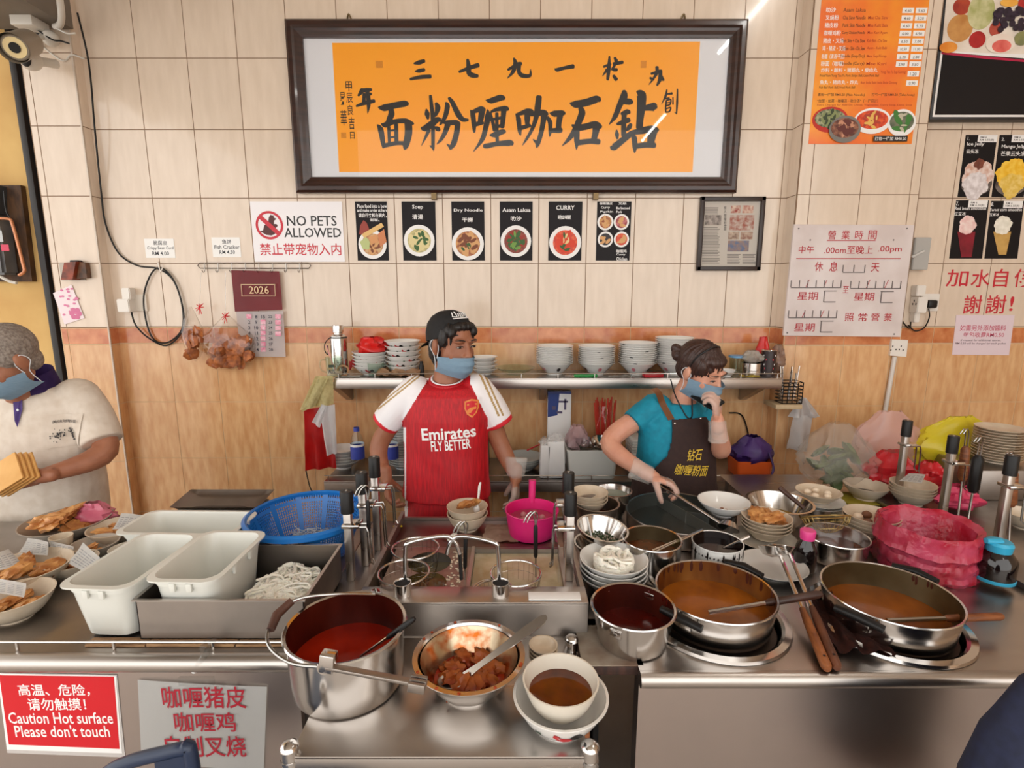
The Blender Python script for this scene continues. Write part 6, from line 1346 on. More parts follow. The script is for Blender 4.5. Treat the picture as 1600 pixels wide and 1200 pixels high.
# red bag-lined bin
m_redf = mat('red_film', C(186, 26, 50), .2, c2=C(214, 84, 112), scale=14, alpha=.78, bump=1., bscale=45)
c, R, H = fith(1452, 815, 138, .15, ZR)
t = thing('lined_bin', 'round bin lined with translucent red plastic bag', 'bin', c)
def cf(r, z, a): k = 1 + .05 * mnoise.noise(Vector((math.cos(a) * 6, math.sin(a) * 6, z * 40))) + .02 * mnoise.noise(Vector((a * 22, z * 70, 3))) + .012 * math.sin(a * 3 + 1) + .03 * mnoise.noise(Vector((math.cos(a) * 16, math.sin(a) * 16, z * 90))); return r * k, z + .008 * mnoise.noise(Vector((math.cos(a) * 3, math.sin(a) * 3, 5)))
obj('bin_body', lathe([(0, 0), (R * .82, 0), (R * .93, H * .94), (R * .91, H * .94), (R * .8, .005), (0, .005)], 40), mat('bin_red', C(150, 40, 66), .5), t)
obj('bag_outside', lathe([(R * .97, .0)] + [(R * (.98 + .02 * math.sin(q * 2.2)), H * q / 12) for q in range(1, 7)] + [(R * 1.04, H * .56)] + [(R * (1.0 - .002 * q), H * (.56 + .11 * q)) for q in range(1, 4)] + [(R * .97, H)], 110, fn=cf), m_redf, t)
obj('bag_inside', lathe([(R * .97, H), (R * .86, H * .9), (R * .80, H * .5), (R * .6, H * .2), (0, H * .16)], 64, fn=cf), m_redf, t)
# cyan capped bottle
m_cyan = mat('cyan_plastic', C(52, 168, 206), .35)
c = G(1566, 912, ZR + .02); t = thing('soy_dispenser', 'fat dark soy bottle with cyan spout cap and base', 'bottle', (c.x, c.y + .03, ZR + .0205)); c2 = t.location; hh = W(1566, 845, c2.y).z - c2.z; r = S(26, c2)
obj('glass_body', lathe([(0, .006), (r * .95, .006), (r, .012), (r, hh * .55), (r * .75, hh * .7), (r * .62, hh * .76), (0, hh * .76)], 28), m_soy, t); obj('base_ring', lathe([(0, 0), (r * 1.02, 0), (r * 1.03, .008), (r * .98, .01)], 28), m_cyan, t)
obj('cap', lathe([(0, hh), (r * .6, hh), (r * .7, hh * .93), (r * .64, hh * .75), (0, hh * .75)], 24), m_cyan, t); obj('spout', tube([(0, 0, hh * .95), (-r * .9, -.004, hh * 1.02)], [r * .3, r * .16], 10), m_cyan, t)
# plain black box filling the dark area at the far right
o = obj('black_slab', bx(1.66, 2.2, 1.14, 1.285, ZR + .0005, ZR + .012, .003), m_dark); tag(o, 'black metal tray at the right end of stove counter', 'tray')
# ================================================================== SHELF GOODS AND BAGS
m_glass = clearmat('green_glass', (.86, .92, .88, 1), 1.55, .04); m_fl = flat(206, 120, 130, .3)
def onshelf(px, Y=2.735, z=ZS): p = W(px, 585, Y) if z == ZS else W(px, 730, Y); return Vector((p.x, Y, z))
def dish_stack(px, n, w, ytop, kind, label, group, Y=2.735, z=ZS, H=.058, foot=.5, p=1.5, motif=None, name='stacked_bowl', cat='bowl', m=None, off=0):
    c = onshelf(px, Y, z); R = S(w / 2, c); top = W(px, ytop, Y).z - z; dz = (top - H) / max(1, n - 1); me = None
    for k in range(n):
        lab = label + ', ' + ('lowest one' if k == 0 else 'topmost one' if k == n - 1 else ORD[k] + ' from the bottom')
        rnd = random.Random(k + int(px)); t = thing(name, lab, cat, (c.x + rnd.uniform(-.0015, .0015), c.y, z + dz * k + .0002), rnd.uniform(0, 6) if not motif == 'rooster' else rnd.uniform(-.5, .5), group)
        if me is None: o = obj('bowl_body', lathe(bowl_prof(R, H, foot, .003, p, lip=.003), 36), m or m_cer, t); me = o.data
        else: obj('bowl_body', me, None, t)
        rf = lambda zz: bowl_r(R, H, foot, p, zz, -.0002)
        if motif == 'rooster':
            z0 = H * .5 if k == n - 1 or dz > .02 else H * .78
            rooster(t, R, H, foot, p, -PI / 2 + rnd.uniform(-.5, .5), .9 if dz < .03 else 1.0)
        elif motif:
            for j in range((2 if k % 3 == 1 else 0) if k else 5):
                a = j * 2 * PI / (2 if k else 5) + k * 1.7; zz = H * (.86 if k else .5)
                poly = [(.010 * math.cos(q * .7), .0035 * (1 if k else 3) * math.sin(q * .7)) for q in range(9)]
                wrap(poly, a, zz, rf, t, 'leaf_motif' if (k or j % 2) else 'flower_motif', m_rb if (k or j % 2) else m_fl)
    return c, R, z + dz * (n - 1) + H
# rooster bowls, left end
c, R, zt = dish_stack(580, 5, 54, 549, 'b', 'rooster bowl in the stack under the red carrier bag', 'rooster bowls under the red bag', H=.05, motif='rooster', foot=.45, p=1.6)
m_redb = mat('red_carrier', C(214, 34, 30), .35, c2=C(190, 24, 24), scale=12)
t = thing('red_carrier_bag', 'bright red crumpled carrier bag stuffed in the rooster bowls', 'bag', (c.x + .01, c.y, zt - .03))
obj('film', bag_surface((0, 0, 0), .075, .06, .105, 2.2, .5, .5), m_redb, t)
obj('bag_handle', sheet(6, 6, lambda u, v: Vector((-.085 - .03 * u, -.02 - .015 * v, -.01 - .045 * v + .01 * math.sin(u * 6))), .001), m_redb, t)
dish_stack(631, 6, 54, 532, 'b', 'rooster bowl in the tall stack next to the black cap', 'rooster bowls next to the cap', H=.05, motif='rooster', foot=.45, p=1.6)
# plates around the person in red
dish_stack(757, 4, 40, 557, 'p', 'white plate in the small stack beside the blue mask', 'plates beside the mask', H=.03, name='stacked_plate', cat='plate', foot=.55, p=1.2)
c = onshelf(805, 2.73); vessel('glass_plate', 'shallow greenish glass dish on the upper shelf', 'dish', c, S(31, c), .036, m=m_glass, foot=.45, p=1.3)
for px, n, w, yt, lab, g in ((866, 11, 56, 540, 'white bowl in the stack beside the glass dish', 'a'), (931, 10, 56, 540, 'white flowered bowl in the stack behind the green knife', 'b'), (995, 11, 58, 535, 'white flowered bowl in the stack behind the white napkin', 'c'), (1052, 13, 58, 527, 'white flowered bowl in the tallest stack behind the woman', 'd')):
    dish_stack(px, n, w, yt, 'b', lab, 'bowls: ' + lab[11:], motif='leaf', H=.062, foot=.44, p=1.02)
# steel bottle
c = onshelf(532, 2.72); hb = W(532, 508, 2.72).z - ZS; r = S(12.5, c)
t = thing('steel_flask', 'brushed steel drinking flask with black strap on the upper shelf', 'bottle', c)
obj('body', lathe([(0, 0), (r, 0), (r * 1.02, .004), (r * 1.02, hb * .72), (r * .95, hb * .78), (r * .6, hb * .82), (0, hb * .82)], 28), m_steel_p, t)
obj('neck_band', lathe([(r * .99, hb * .74), (r * 1.05, hb * .75), (r * .99, hb * .77)], 28), m_blkp, t)
obj('lid', lathe([(0, hb), (r * .62, hb), (r * .66, hb * .98), (r * .66, hb * .86), (r * .55, hb * .85), (r * .55, hb * .81)], 28), m_steel_p, t)
obj('strap', tube(spline([(-r * .9, -.01, hb * .76), (-r * 1.5, -.02, hb * .65), (-r * 1.6, -.02, hb * .5), (-r * 1.25, -.02, hb * .42), (-r * 1.2, -.02, hb * .6)], 5), .0028, 6), m_blkp, t)
# glass mugs
def gmug(px, h, r, label, fill=None, Y=2.655, handle=-1):
    c = onshelf(px, Y); t = thing('glass_mug', label, 'mug', c, 0, 'glass mugs on the upper shelf')
    obj('glass', lathe([(0, 0), (r * .9, 0), (r, h), (r - .003, h), (r * .87, .006), (0, .006)], 28), m_glass, t)
    obj('handle', tube(spline([(handle * r * .95, 0, h * .85), (handle * r * 1.6, 0, h * .8), (handle * r * 1.6, 0, h * .35), (handle * r * .92, 0, h * .2)], 6), .004, 8), m_glass, t)
    if fill: obj('drink', lathe([(0, .007), (r * .86, .007), (r * .92, h * fill), (0, h * fill)], 24), mat('milk_tea', C(214, 190, 170), .3), t)
    return t
t = gmug(523, .10, .042, 'glass mug of milky drink with pink straw', .32)
obj('straw', tube([(.01, 0, .01), (-.035, 0, .16)], .003, 8), mat('pink_straw', C(224, 150, 150), .4), t)
obj('printed_badge', wplate([(-.014, .052), (.014, .052), (.014, .066), (-.014, .066)], -.0435, -.0425), flat(40, 56, 36), t)
b = NB(); text_into(b, 'AIS', -.018, .022, .018, .042, -.0445, .01); obj('marker_lettering', b, flat(40, 50, 60), t)
gmug(588, .07, .042, 'empty glass mug in front of the rooster bowls', None, handle=1)
# ring of tape, napkins, tissue
c = onshelf(506, 2.66); t = thing('tape_roll', 'brown roll of tape at the left shelf end', 'tape', (sx0 + .028, 2.66, ZS)); b = lathe([(.022, -.008), (.03, -.008), (.03, .008), (.022, .008)], 24, closed=True); obj('roll', b, mat('tape_brown', C(176, 132, 92), .4), t, loc=(0, 0, .03), rot=(PI / 2, 0, .5))
def napkin(px, w, d, label, m, Y=2.63, z=ZS, seed=1, h=.008, name='paper_napkin', cat='napkin'):
    c = onshelf(px, Y, z); t = thing(name, label, cat, c)
    def f(u, v): k = mnoise.noise(Vector((u * 3.5 + seed, v * 3.5, seed))); return Vector(((u - .5) * w, (v - .5) * d, .002 + h * abs(k) + h * .4 * abs(mnoise.noise(Vector((u * 9, v * 9, seed))))))
    obj('sheet', sheet(14, 10, f, .0008), m, t); return t
napkin(547, .11, .05, 'folded white tissue in front of the steel flask', m_paper, 2.64, seed=2)
m_tis = mat('tan_tissue', C(214, 176, 140), .8, c2=C(196, 152, 116), scale=20)
napkin(622, .22, .06, 'crumpled tan tissue paper in front of the rooster bowls', m_tis, 2.645, seed=5, h=.06, name='tan_tissue', cat='tissue')
napkin(970, .13, .045, 'white napkin lying at the shelf edge', m_paper, 2.645, seed=3)
t = thing('green_knife', 'green plastic handled knife at the shelf edge', 'knife', onshelf(915, 2.635)); b = NB(); box(b, .12, .02, .014, (0, 0, .008), .005); obj('handle', b, mat('green_plastic', C(30, 140, 60), .4), t); b = NB(); box(b, .05, .018, .002, (-.08, 0, .008)); obj('blade', b, m_steel_p, t)
t = thing('red_packet', 'small red packet lying at the shelf edge', 'packet', onshelf(1020, 2.64)); b = NB(); box(b, .10, .04, .02, (0, 0, .011), .004, rotm(0, 0, .15)); obj('wrapper', b, mat('red_wrapper', C(186, 30, 44), .35), t)
o = obj('black_pen_jar', lathe([(0, 0), (.014, 0), (.014, .05), (.009, .06), (.009, .075), (0, .075)], 16), m_blkp, loc=onshelf(659, 2.68)); tag(o, 'small black bottle beside the tall rooster stack', 'bottle')
# right end of the upper shelf
c = onshelf(1150, 2.74); t = thing('lidded_cup', 'clear cup with blue lid on the upper shelf', 'cup', c); obj('cup', lathe([(0, 0), (.032, 0), (.04, .09), (.038, .09), (.03, .003), (0, .003)], 24), m_glass, t); obj('lid', lathe([(0, .1), (.042, .098), (.044, .088), (0, .088)], 24), mat('sky_lid', C(92, 148, 190), .35), t)
c = onshelf(1173, 2.70); t = thing('steel_canister', 'small steel pot with plastic bag bulging from it', 'pot', c); obj('pot_body', lathe([(0, 0), (.05, 0), (.05, .065), (.048, .065), (.048, .002), (0, .002)], 28), m_steel_p, t); obj('bag_film', bag_surface((0, 0, .058), .05, .045, .07, 3.1, .5, .4), mat('foggy_film', C(186, 180, 170), .3, alpha=.6), t)
c = onshelf(1199, 2.69); t = thing('dark_can', 'dark printed tin can at the right shelf end', 'can', c); obj('can_body', lathe([(0, 0), (.036, 0), (.036, .13), (0, .13)], 28), mat('can_print', C(44, 30, 32), .35), t); obj('rim', lathe([(.035, .126), (.038, .13), (.035, .134), (0, .131)], 28), m_steel_p, t)
for k, (zz, ww, m_) in enumerate(((.105, .03, m_wht), (.085, .018, flat(200, 40, 60)), (.06, .026, m_wht), (.04, .022, flat(200, 40, 60)), (.018, .02, m_wht))):
    wrap([(-ww, -.004), (ww, -.004), (ww, .004), (-ww, .004)], -PI / 2 - .3, zz, lambda q: .0361, t, 'label_mark', m_)
t = thing('red_pouch', 'small red pouch on top of the goods at shelf end', 'pouch', onshelf(1188, 2.78) + Vector((0, 0, .0))); obj('pouch', bag_surface((0, 0, 0), .035, .03, .19, 7.1, .5, .3), m_redb, t)
t = thing('brown_packet', 'crumpled clear bag of brown snack beside the dark can', 'bag', onshelf(1212, 2.76)); obj('film', bag_surface((0, 0, 0), .04, .04, .15, 5.1, .4, .4), mat('brown_film', C(150, 120, 104), .25, alpha=.8), t)
napkin(1172, .09, .04, 'crumpled yellow wrapper at the shelf edge', mat('yellow_wrapper', C(222, 200, 90), .5), 2.635, seed=9, h=.015, name='yellow_wrapper', cat='wrapper')
vessel('small_white_bowl', 'small white bowl half hidden by the woman on upper shelf', 'bowl', onshelf(1136, 2.66), .04, .035, m=m_cer)
# cutlery rack on the pillar
m_rack = mat('rack_black', C(26, 24, 24), .4, .5)
c = W(1231, 628, 2.70); t = thing('cutlery_rack', 'black wire cutlery rack full of forks on a wooden block', 'rack', c)
b = NB()
for k in range(7):
    z = k * .018
    for s in (-1, 1): tube([(-.05, s * .04, z), (.05, s * .04, z)], .0025, 5, b); tube([(s * .05, -.04, z), (s * .05, .04, z)], .0025, 5, b)
obj('wire_frame', b, m_rack, t)
for k in range(5): obj('upright_wire', tube([(-.05 + .025 * k, -.04, 0), (-.05 + .025 * k, -.04, .11)], .0025, 5), m_rack, t)
rnd = random.Random(5)
for k in range(9): x, y = rnd.uniform(-.04, .04), rnd.uniform(-.03, .03); obj('fork', tube([(x, y, .01), (x * 1.5, y * 1.3, .15 + rnd.random() * .04)], [.002, .004], 6), m_steel_p, t)
o = obj('wooden_block', bx(c.x - .09, c.x + .045, 2.64, YPF - .001 if c.x + .045 > XR else YF - .001, c.z - .026, c.z - .003, .003), mat('pale_wood', C(206, 182, 146), .6, c2=C(186, 158, 120), scale=12)); tag(o, 'pale wooden bracket block under the cutlery rack', 'block')
# ---- lower shelf goods
m_pet = clearmat('pet_bottle', (.88, .92, .95, 1), 1.6, .05); m_lblue = mat('label_blue', C(56, 70, 160), .4)
def pet(px, Y, label):
    c = onshelf(px, Y, ZK); r = .034; h = .255; t = thing('water_bottle', label, 'bottle', c, 0, 'water bottles on the lower shelf')
    obj('bottle_body', lathe([(0, 0), (r * .9, 0), (r, .01), (r, .05), (r * .94, .06), (r, .07), (r, .17), (r * .8, .205), (r * .38, .232), (r * .36, .24), (0, .24)], 24), m_pet, t)
    obj('label_band', lathe([(r * 1.01, .095), (r * 1.02, .1), (r * 1.02, .155), (r * 1.01, .16)], 24), m_lblue, t)
    obj('white_band', lathe([(r * 1.02, .16), (r * 1.02, .172)], 24), m_wht, t)
    obj('cap', lathe([(0, h), (.014, h), (.015, h - .02), (0, h - .02)], 16), m_lblue, t)
pet(560, 2.58, 'clear water bottle with blue label and cap behind the left posts'); pet(613, 2.58, 'clear water bottle with blue label behind the arm of person in red')
dish_stack(632, 20, 46, 648, 'p', 'white plate in the tall stack behind the arm in red', 'tall plate stack on lower shelf', Y=2.72, z=ZK, H=.03, name='stacked_plate', cat='plate', foot=.6, p=1.2)
dish_stack(537, 5, 50, 700, 'p', 'grey white plate in the stack behind the blue bottle', 'plates behind the bottle', Y=2.72, z=ZK, H=.04, name='stacked_plate', cat='plate', foot=.5, p=1.4)
dish_stack(818, 3, 60, 712, 'p', 'wide grey dish in the stack beside the white packs', 'wide dishes beside the packs', Y=2.70, z=ZK, H=.05, name='stacked_dish', cat='dish', foot=.5, p=1.5, m=mat('grey_dish', C(178, 180, 176), .3))
o = obj('chopsticks', tube([onshelf(830, 2.60, ZK) + Vector((-.02, 0, .13)), onshelf(846, 2.70, ZK) + Vector((0, 0, .135))], .004, 6), m_rr); tag(o, 'red chopstick lying on the wide dishes', 'chopstick')
t = thing('black_appliance', 'black box shaped cooker on the lower shelf behind the jersey', 'cooker', onshelf(725, 2.68, ZK)); b = NB(); box(b, .26, .26, .15, (0, 0, .075), .012); obj('body', b, mat('cooker_black', C(24, 22, 22), .4), t); b = NB(); box(b, .18, .01, .02, (0, -.134, .12), .003); obj('handle_bar', b, m_blkp, t)
m_pack = mat('white_pack', C(232, 230, 228), .3, c2=C(222, 220, 218), scale=6)
for px, w, h, lab, ry in ((851, .05, .17, 'thin white wrapped pack of boxes beside the wide dishes', .03), (868, .085, .19, 'thick white wrapped pack of boxes beside the plastic bin', -.03)):
    t = thing('white_pack', lab, 'pack', onshelf(px, 2.58, ZK), 0, 'white wrapped packs'); b = NB(); box(b, w, .09, h, (0, 0, h / 2), .006, rotm(0, ry, 0)); bmesh.ops.translate(b, verts=b.verts, vec=(0, 0, .003)); obj('pack_body', b, m_pack, t); obj('loose_film', bag_surface((0, 0, h * .9), w * .55, .04, .05, px * .1, .5, .4), m_filmw, t)
t = thing('glove_box', 'blue and white cardboard box standing behind the white packs', 'box', onshelf(872, 2.80, ZK)); b = NB(); box(b, .125, .05, .40, (0, 0, .2), .003); obj('carton', b, m_wht, t)
b = wplate([(-.062, .26), (-.01, .27), (0, .40), (-.062, .40)], -.0262, -.0252); obj('blue_panel', b, flat(36, 60, 130), t); obj('blue_panel', wplate([(-.062, .39), (.062, .385), (.062, .4), (-.062, .4)], -.0264, -.0254), flat(50, 60, 120), t)
b = NB()
for k, (x, z, w, h) in enumerate(((-.03, .30, .02, .02), (.02, .34, .05, .01), (.0, .28, .03, .012), (.03, .30, .012, .06))): wplate([(x - w / 2, z), (x + w / 2, z), (x + w / 2, z + h), (x - w / 2, z + h)], -.0268, -.0258, b)
obj('printed_marks', b, flat(90, 80, 110), t)['kind'] = 'stuff'
# white bin with steel bowls
c = onshelf(922, 2.62, ZK); t = thing('white_bin', 'white rectangular plastic bin holding steel bowls', 'bin', c); w, d, h = .255, .18, .15
rings = [[Vector((x, y, z)) for x, y in rrect(w * s_, d * s_, .02, 3)] for s_, z in ((.9, 0), (1, h - .01), (1.03, h - .01), (1.03, h), (.985, h), (.885, .004))]
b = loft(rings, cap=False); b.verts.ensure_lookup_table(); n = len(rings[0]); b.faces.new([b.verts[i] for i in range(n)][::-1]); b.faces.new([b.verts[5 * n + i] for i in range(n)]); obj('bin_body', b, mat('bin_white', C(216, 216, 210), .35), t)
for k, (dx, rr) in enumerate(((.055, .065), (-.03, .055))): vessel('steel_bowl', 'small steel bowl tilted in the white bin, ' + ('wider', 'narrower')[k] + ' one', 'bowl', c + Vector((dx, 0, .125)), rr, .05, m=m_steel_p, foot=.4, p=1.6, group='steel bowls in the bin', tilt=(.3, .1, 0))
t = thing('clear_bag', 'pinkish clear plastic bag spilling from the white bin', 'bag', c + Vector((-.065, .02, .10))); obj('film', bag_surface((0, 0, 0), .06, .06, .15, 8.3, .5, .5), mat('pinkish_film', C(206, 170, 176), .2, alpha=.5), t)
t = thing('straw_bag', 'clear bag of red straws behind the elbow of the woman', 'bag', onshelf(945, 2.79, ZK))
for k in range(14): obj('straw', tube([(k * .005 - .035, (k % 3) * .008, .0), (k * .009 - .07, (k % 4) * .012 - .02, .34 + .012 * (k % 3))], .0035, 6), mat('red_straw', C(214, 60, 44), .4), t)
obj('film', bag_surface((0, 0, 0), .06, .03, .32, 6.3, .7, .2), m_film, t)
t = thing('paper_stack', 'thick stack of pale paper behind the woman', 'paper', onshelf(1000, 2.72, ZK)); 
for k in range(12): b = NB(); box(b, .13, .16, .012, (random.Random(k).uniform(-.004, .004), 0, .006 + k * .0145), .002); obj('paper_bundle', b, m_paper, t)
# orange box with purple bag
t = thing('orange_box', 'orange plastic box at the right end of lower shelf', 'box', onshelf(1170, 2.62, ZK)); w, d, h = .18, .15, .085
rings = [[Vector((x, y, z)) for x, y in rrect(w * s_, d * s_, .015, 3)] for s_, z in ((.92, 0), (1, h), (.975, h), (.9, .004))]
b = loft(rings, cap=False); b.verts.ensure_lookup_table(); n = len(rings[0]); b.faces.new([b.verts[i] for i in range(n)][::-1]); b.faces.new([b.verts[3 * n + i] for i in range(n)]); obj('box_body', b, mat('orange_plastic', C(206, 84, 26), .4), t)
t = thing('purple_bag', 'deep purple cloth bag slumped in the orange box', 'bag', onshelf(1172, 2.62, ZK) + Vector((0, 0, .03))); obj('fabric', bag_surface((0, 0, 0), .10, .085, .17, 9.2, .35, .4), mat('purple_cloth', C(66, 34, 104), .5, c2=C(50, 26, 84), scale=10), t)
obj('strap', tube(spline([(.06, -.06, .10), (.075, -.09, .03), (.06, -.095, -.015)], 5), .005, 6), mat('purple_cloth', C(66, 34, 104)), t)
o = obj('wall_cable', tube(spline([W(1140, 645, YF - .02), W(1160, 650, YF - .01), W(1172, 690, YF - .01), W(1178, 720, YF - .01)], 6), .004, 6), m_blkp); tag(o, 'thin dark cable on the wall behind the woman', 'cable')
o = obj('wire_whisk', tube(spline([W(478, 735, 2.52), W(486, 765, 2.5), W(500, 778, 2.5)], 5), .003, 6), m_rack); tag(o, 'thin wire loop hanging at the left end of the lower shelf', 'wire')
# ---- towels and bags hanging at the left shelf end
m_tow = mat('yellow_towel', C(228, 218, 166), .95, c2=C(212, 200, 146), scale=60, bump=.2)
def drape(P, folds, amp, seed, nx=18, ny=16):
    def f(u, v): s = P[0].lerp(P[1], u).lerp(P[3].lerp(P[2], u), v); return s + Vector((0, -amp * math.sin(u * folds * PI + seed + v) * (1.2 - v) - amp * .6 * mnoise.noise(Vector((u * 4, v * 4, seed))), 0))
    return sheet(nx, ny, f, .003)
YH_ = 2.58
t = thing('yellow_towel', 'pale yellow towel hanging over the left shelf end', 'towel', W(500, 590, YH_)); base = t.location
wp('cloth', drape([W(470, 640, YH_), W(520, 632, YH_), W(520, 587, YH_), W(493, 588, YH_)], 3, .014, 1), m_tow, t)
wp('cloth_tail', drape([W(469, 645, YH_ - .02), W(492, 634, YH_ - .02), W(512, 592, YH_ - .02), W(496, 592, YH_ - .02)], 2, .01, 4), m_tow, t)
t = thing('red_carrier_bag', 'long flat red carrier bag hanging below the yellow towel', 'bag', W(500, 735, YH_ + .02))
wp('film', drape([W(478, 735, YH_ + .02), W(527, 730, YH_ + .02), W(515, 634, YH_ + .02), W(475, 640, YH_ + .02)], 4, .010, 2), m_redb, t)
m_whb = mat('white_carrier', C(232, 230, 230), .35)
t = thing('white_carrier_bag', 'white folded carrier bags hanging over the red bag', 'bag', W(518, 710, YH_ - .02))
wp('film', drape([W(510, 712, YH_ - .025), W(527, 708, YH_ - .025), W(523, 632, YH_ - .025), W(500, 636, YH_ - .025)], 3, .010, 6), m_whb, t)
wp('bag_handle', drape([W(487, 660, YH_ - .03), W(500, 668, YH_ - .03), W(512, 634, YH_ - .03), W(502, 632, YH_ - .03)], 2, .006, 3), m_whb, t)
# ---- right side: white carrier on hook, vegetable bags, red and yellow bags, plates
t = thing('white_carrier_bag', 'white carrier bag hanging from the pillar beside the cutlery rack', 'bag', W(1250, 705, 2.72))
wp('film', drape([W(1227, 700, 2.71), W(1262, 707, 2.71), W(1270, 650, 2.71), W(1240, 648, 2.71)], 3, .012, 2), m_whb, t)
wp('gathered_top', drape([W(1233, 652, 2.71), W(1284, 652, 2.71), W(1260, 622, 2.71), W(1252, 620, 2.71)], 4, .014, 5), m_whb, t)
m_veg = mat('leaf_veg', C(96, 116, 60), .5, c2=C(60, 84, 40), scale=14)
m_foggy = mat('foggy_bag', C(206, 196, 186), .2, alpha=.24); m_pinkb = mat('pale_pink_bag', C(222, 176, 166), .25, alpha=.5)
m_redbag = mat('red_thin_bag', C(206, 30, 44), .25, alpha=.8); m_yelb = mat('yellow_thin_bag', C(220, 200, 30), .25, alpha=.75)
def rbag(px, py, z, Y, w, d, h, label, m, seed, top=.2, crum=.35):
    c = Vector((W(px, py, Y).x, Y, z)); t = thing('carrier_bag', label, 'bag', c, 0, 'carrier bags on the rear of stove counter'); obj('film', bag_surface((0, 0, 0), w, d, h, seed, top, crum, 34, 16), m, t); return t
t = rbag(1305, 720, ZR, 2.28, .17, .13, .30, 'foggy clear bag of leafy vegetables tied at the top', m_foggy, 1.7)
rnd = random.Random(1)
for k in range(18): obj('vegetable_leaf', blob((.055, .034, .014), k, .5, 2, 2, rot=rotm(rnd.uniform(-1, 1), rnd.uniform(-1, 1), rnd.uniform(0, 6))), m_veg, t, loc=(rnd.uniform(-.09, .09), rnd.uniform(-.06, .03), rnd.uniform(.05, .18)))
t = rbag(1385, 690, ZR, 2.38, .17, .05, .33, 'pale pink translucent carrier bag behind the vegetables', m_pinkb, 3.9, .3, .3)
t = rbag(1390, 740, ZR, 2.22, .10, .08, .19, 'bright red thin carrier bag slumped beside vegetables', m_redbag, 5.3, .4, .45)
t = rbag(1452, 740, ZR + .02, 2.20, .07, .06, .13, 'small red knotted carrier bag behind the slim post', m_redbag, 8.3, .35, .5)
t = rbag(1497, 690, ZR + .02, 2.36, .21, .06, .29, 'yellow carrier bag bulging behind the strainer posts', m_yelb, 7.7, .25, .3)
t = rbag(1490, 800, ZR + .02, 1.99, .08, .06, .10, 'pink and red crumpled wrapper pile behind the lined bin', mat('pink_wrap', C(222, 70, 110), .3, alpha=.85), 2.9, .5, .5)
c = W(1556, 715, 2.20); c.z = ZR + .15
o = obj('plate_riser', bx(c.x - .16, c.x + .3, 2.08, 2.34, ZR + .0205, ZR + .149, .004), m_steel_d); tag(o, 'steel box shelf carrying the cream plate stack', 'shelf')
top = W(1556, 668, 2.2).z - c.z; R = S(32, c); n = 12; H = .022; dz = (top - H) / (n - 1)
for k in range(n): vessel('stacked_plate', 'cream plate in the tall stack by yellow bag, ' + ('lowest' if k == 0 else 'topmost' if k == n - 1 else ORD[k] + ' from the bottom'), 'plate', c + Vector((0, 0, dz * k + .001)), R, H, m=m_mel, foot=.62, p=1.2, group='cream plates by the yellow bag', seg=36)
c = G(1592, 800, ZR + .08); vessel('edge_bowl', 'cream bowl behind the stout wooden strainer grip', 'bowl', Vector((c.x + .03, c.y, ZR + .0205)), .07, .055, m=m_mel)
# ---- foreground: navy chair back and navy jacket
m_navy = mat('navy_plastic', C(30, 44, 70), .4); m_navyc = mat('navy_cloth', C(32, 38, 66), .85, c2=C(26, 31, 54), scale=50)
t = thing('plastic_chair', 'dark navy plastic chair back in front of the counter signs', 'chair', (-.685, .80, .0))
cx_ = -.70; top_ = [(-.13, .62), (-.125, .73), (-.10, .778), (-.05, .805), (.02, .825), (.055, .833), (.068, .82), (.07, .62)]
A = W(200, 1200, .88); 
def edge(u): return spline([Vector((x, 0, z)) for x, z in top_], 6)
pts = [Vector((x, .08, z)) for x, z in top_]
obj('back_rim', tube(spline(pts, 6), .013, 10), m_navy, t)
obj('back_panel', wplate([(-.02, .45), (.07, .45), (.066, .82), (.05, .825), (.0, .81)], .075, .085), m_navy, t)
obj('back_slat', wplate([(-.12, .45), (-.09, .45), (-.09, .77), (-.12, .74)], .075, .085), m_navy, t)
b = NB(); box(b, .40, .38, .02, (.02, -.12, .44), .008); obj('seat', b, m_navy, t)
for sx_ in (-.16, .2):
    for sy_ in (-.28, .05): obj('leg', tube([(sx_, sy_, 0), (sx_ * .95, sy_ * .95, .435)], [.014, .02], 8), m_navy, t)
t = thing('navy_cloth', 'dark navy cloth garment in front of the stove counter corner', 'cloth', (1.06, .86, .42))
def jk(r, z, a): k = 1 + .08 * mnoise.noise(Vector((math.cos(a) * 3, math.sin(a) * 3, z * 5))); return r * k, z
obj('cloth', lathe([(0, 0), (.20, 0), (.21, .15), (.20, .34), (.17, .46), (.12, .56), (.06, .61), (0, .62)], 40, sx=1.0, sy=.5, fn=jk), m_navyc, t)
t2 = thing('wooden_stool', 'dark wooden stool under the navy cloth', 'stool', (1.06, .86, 0)); obj('stool_seat', lathe([(0, .418), (.16, .418), (.16, .39), (0, .39)], 24), m_wood, t2)
for a in range(4): obj('leg', tube([(.12 * math.cos(a * PI / 2 + .8), .12 * math.sin(a * PI / 2 + .8), 0), (.10 * math.cos(a * PI / 2 + .8), .10 * math.sin(a * PI / 2 + .8), .39)], .014, 8), m_wood, t2)
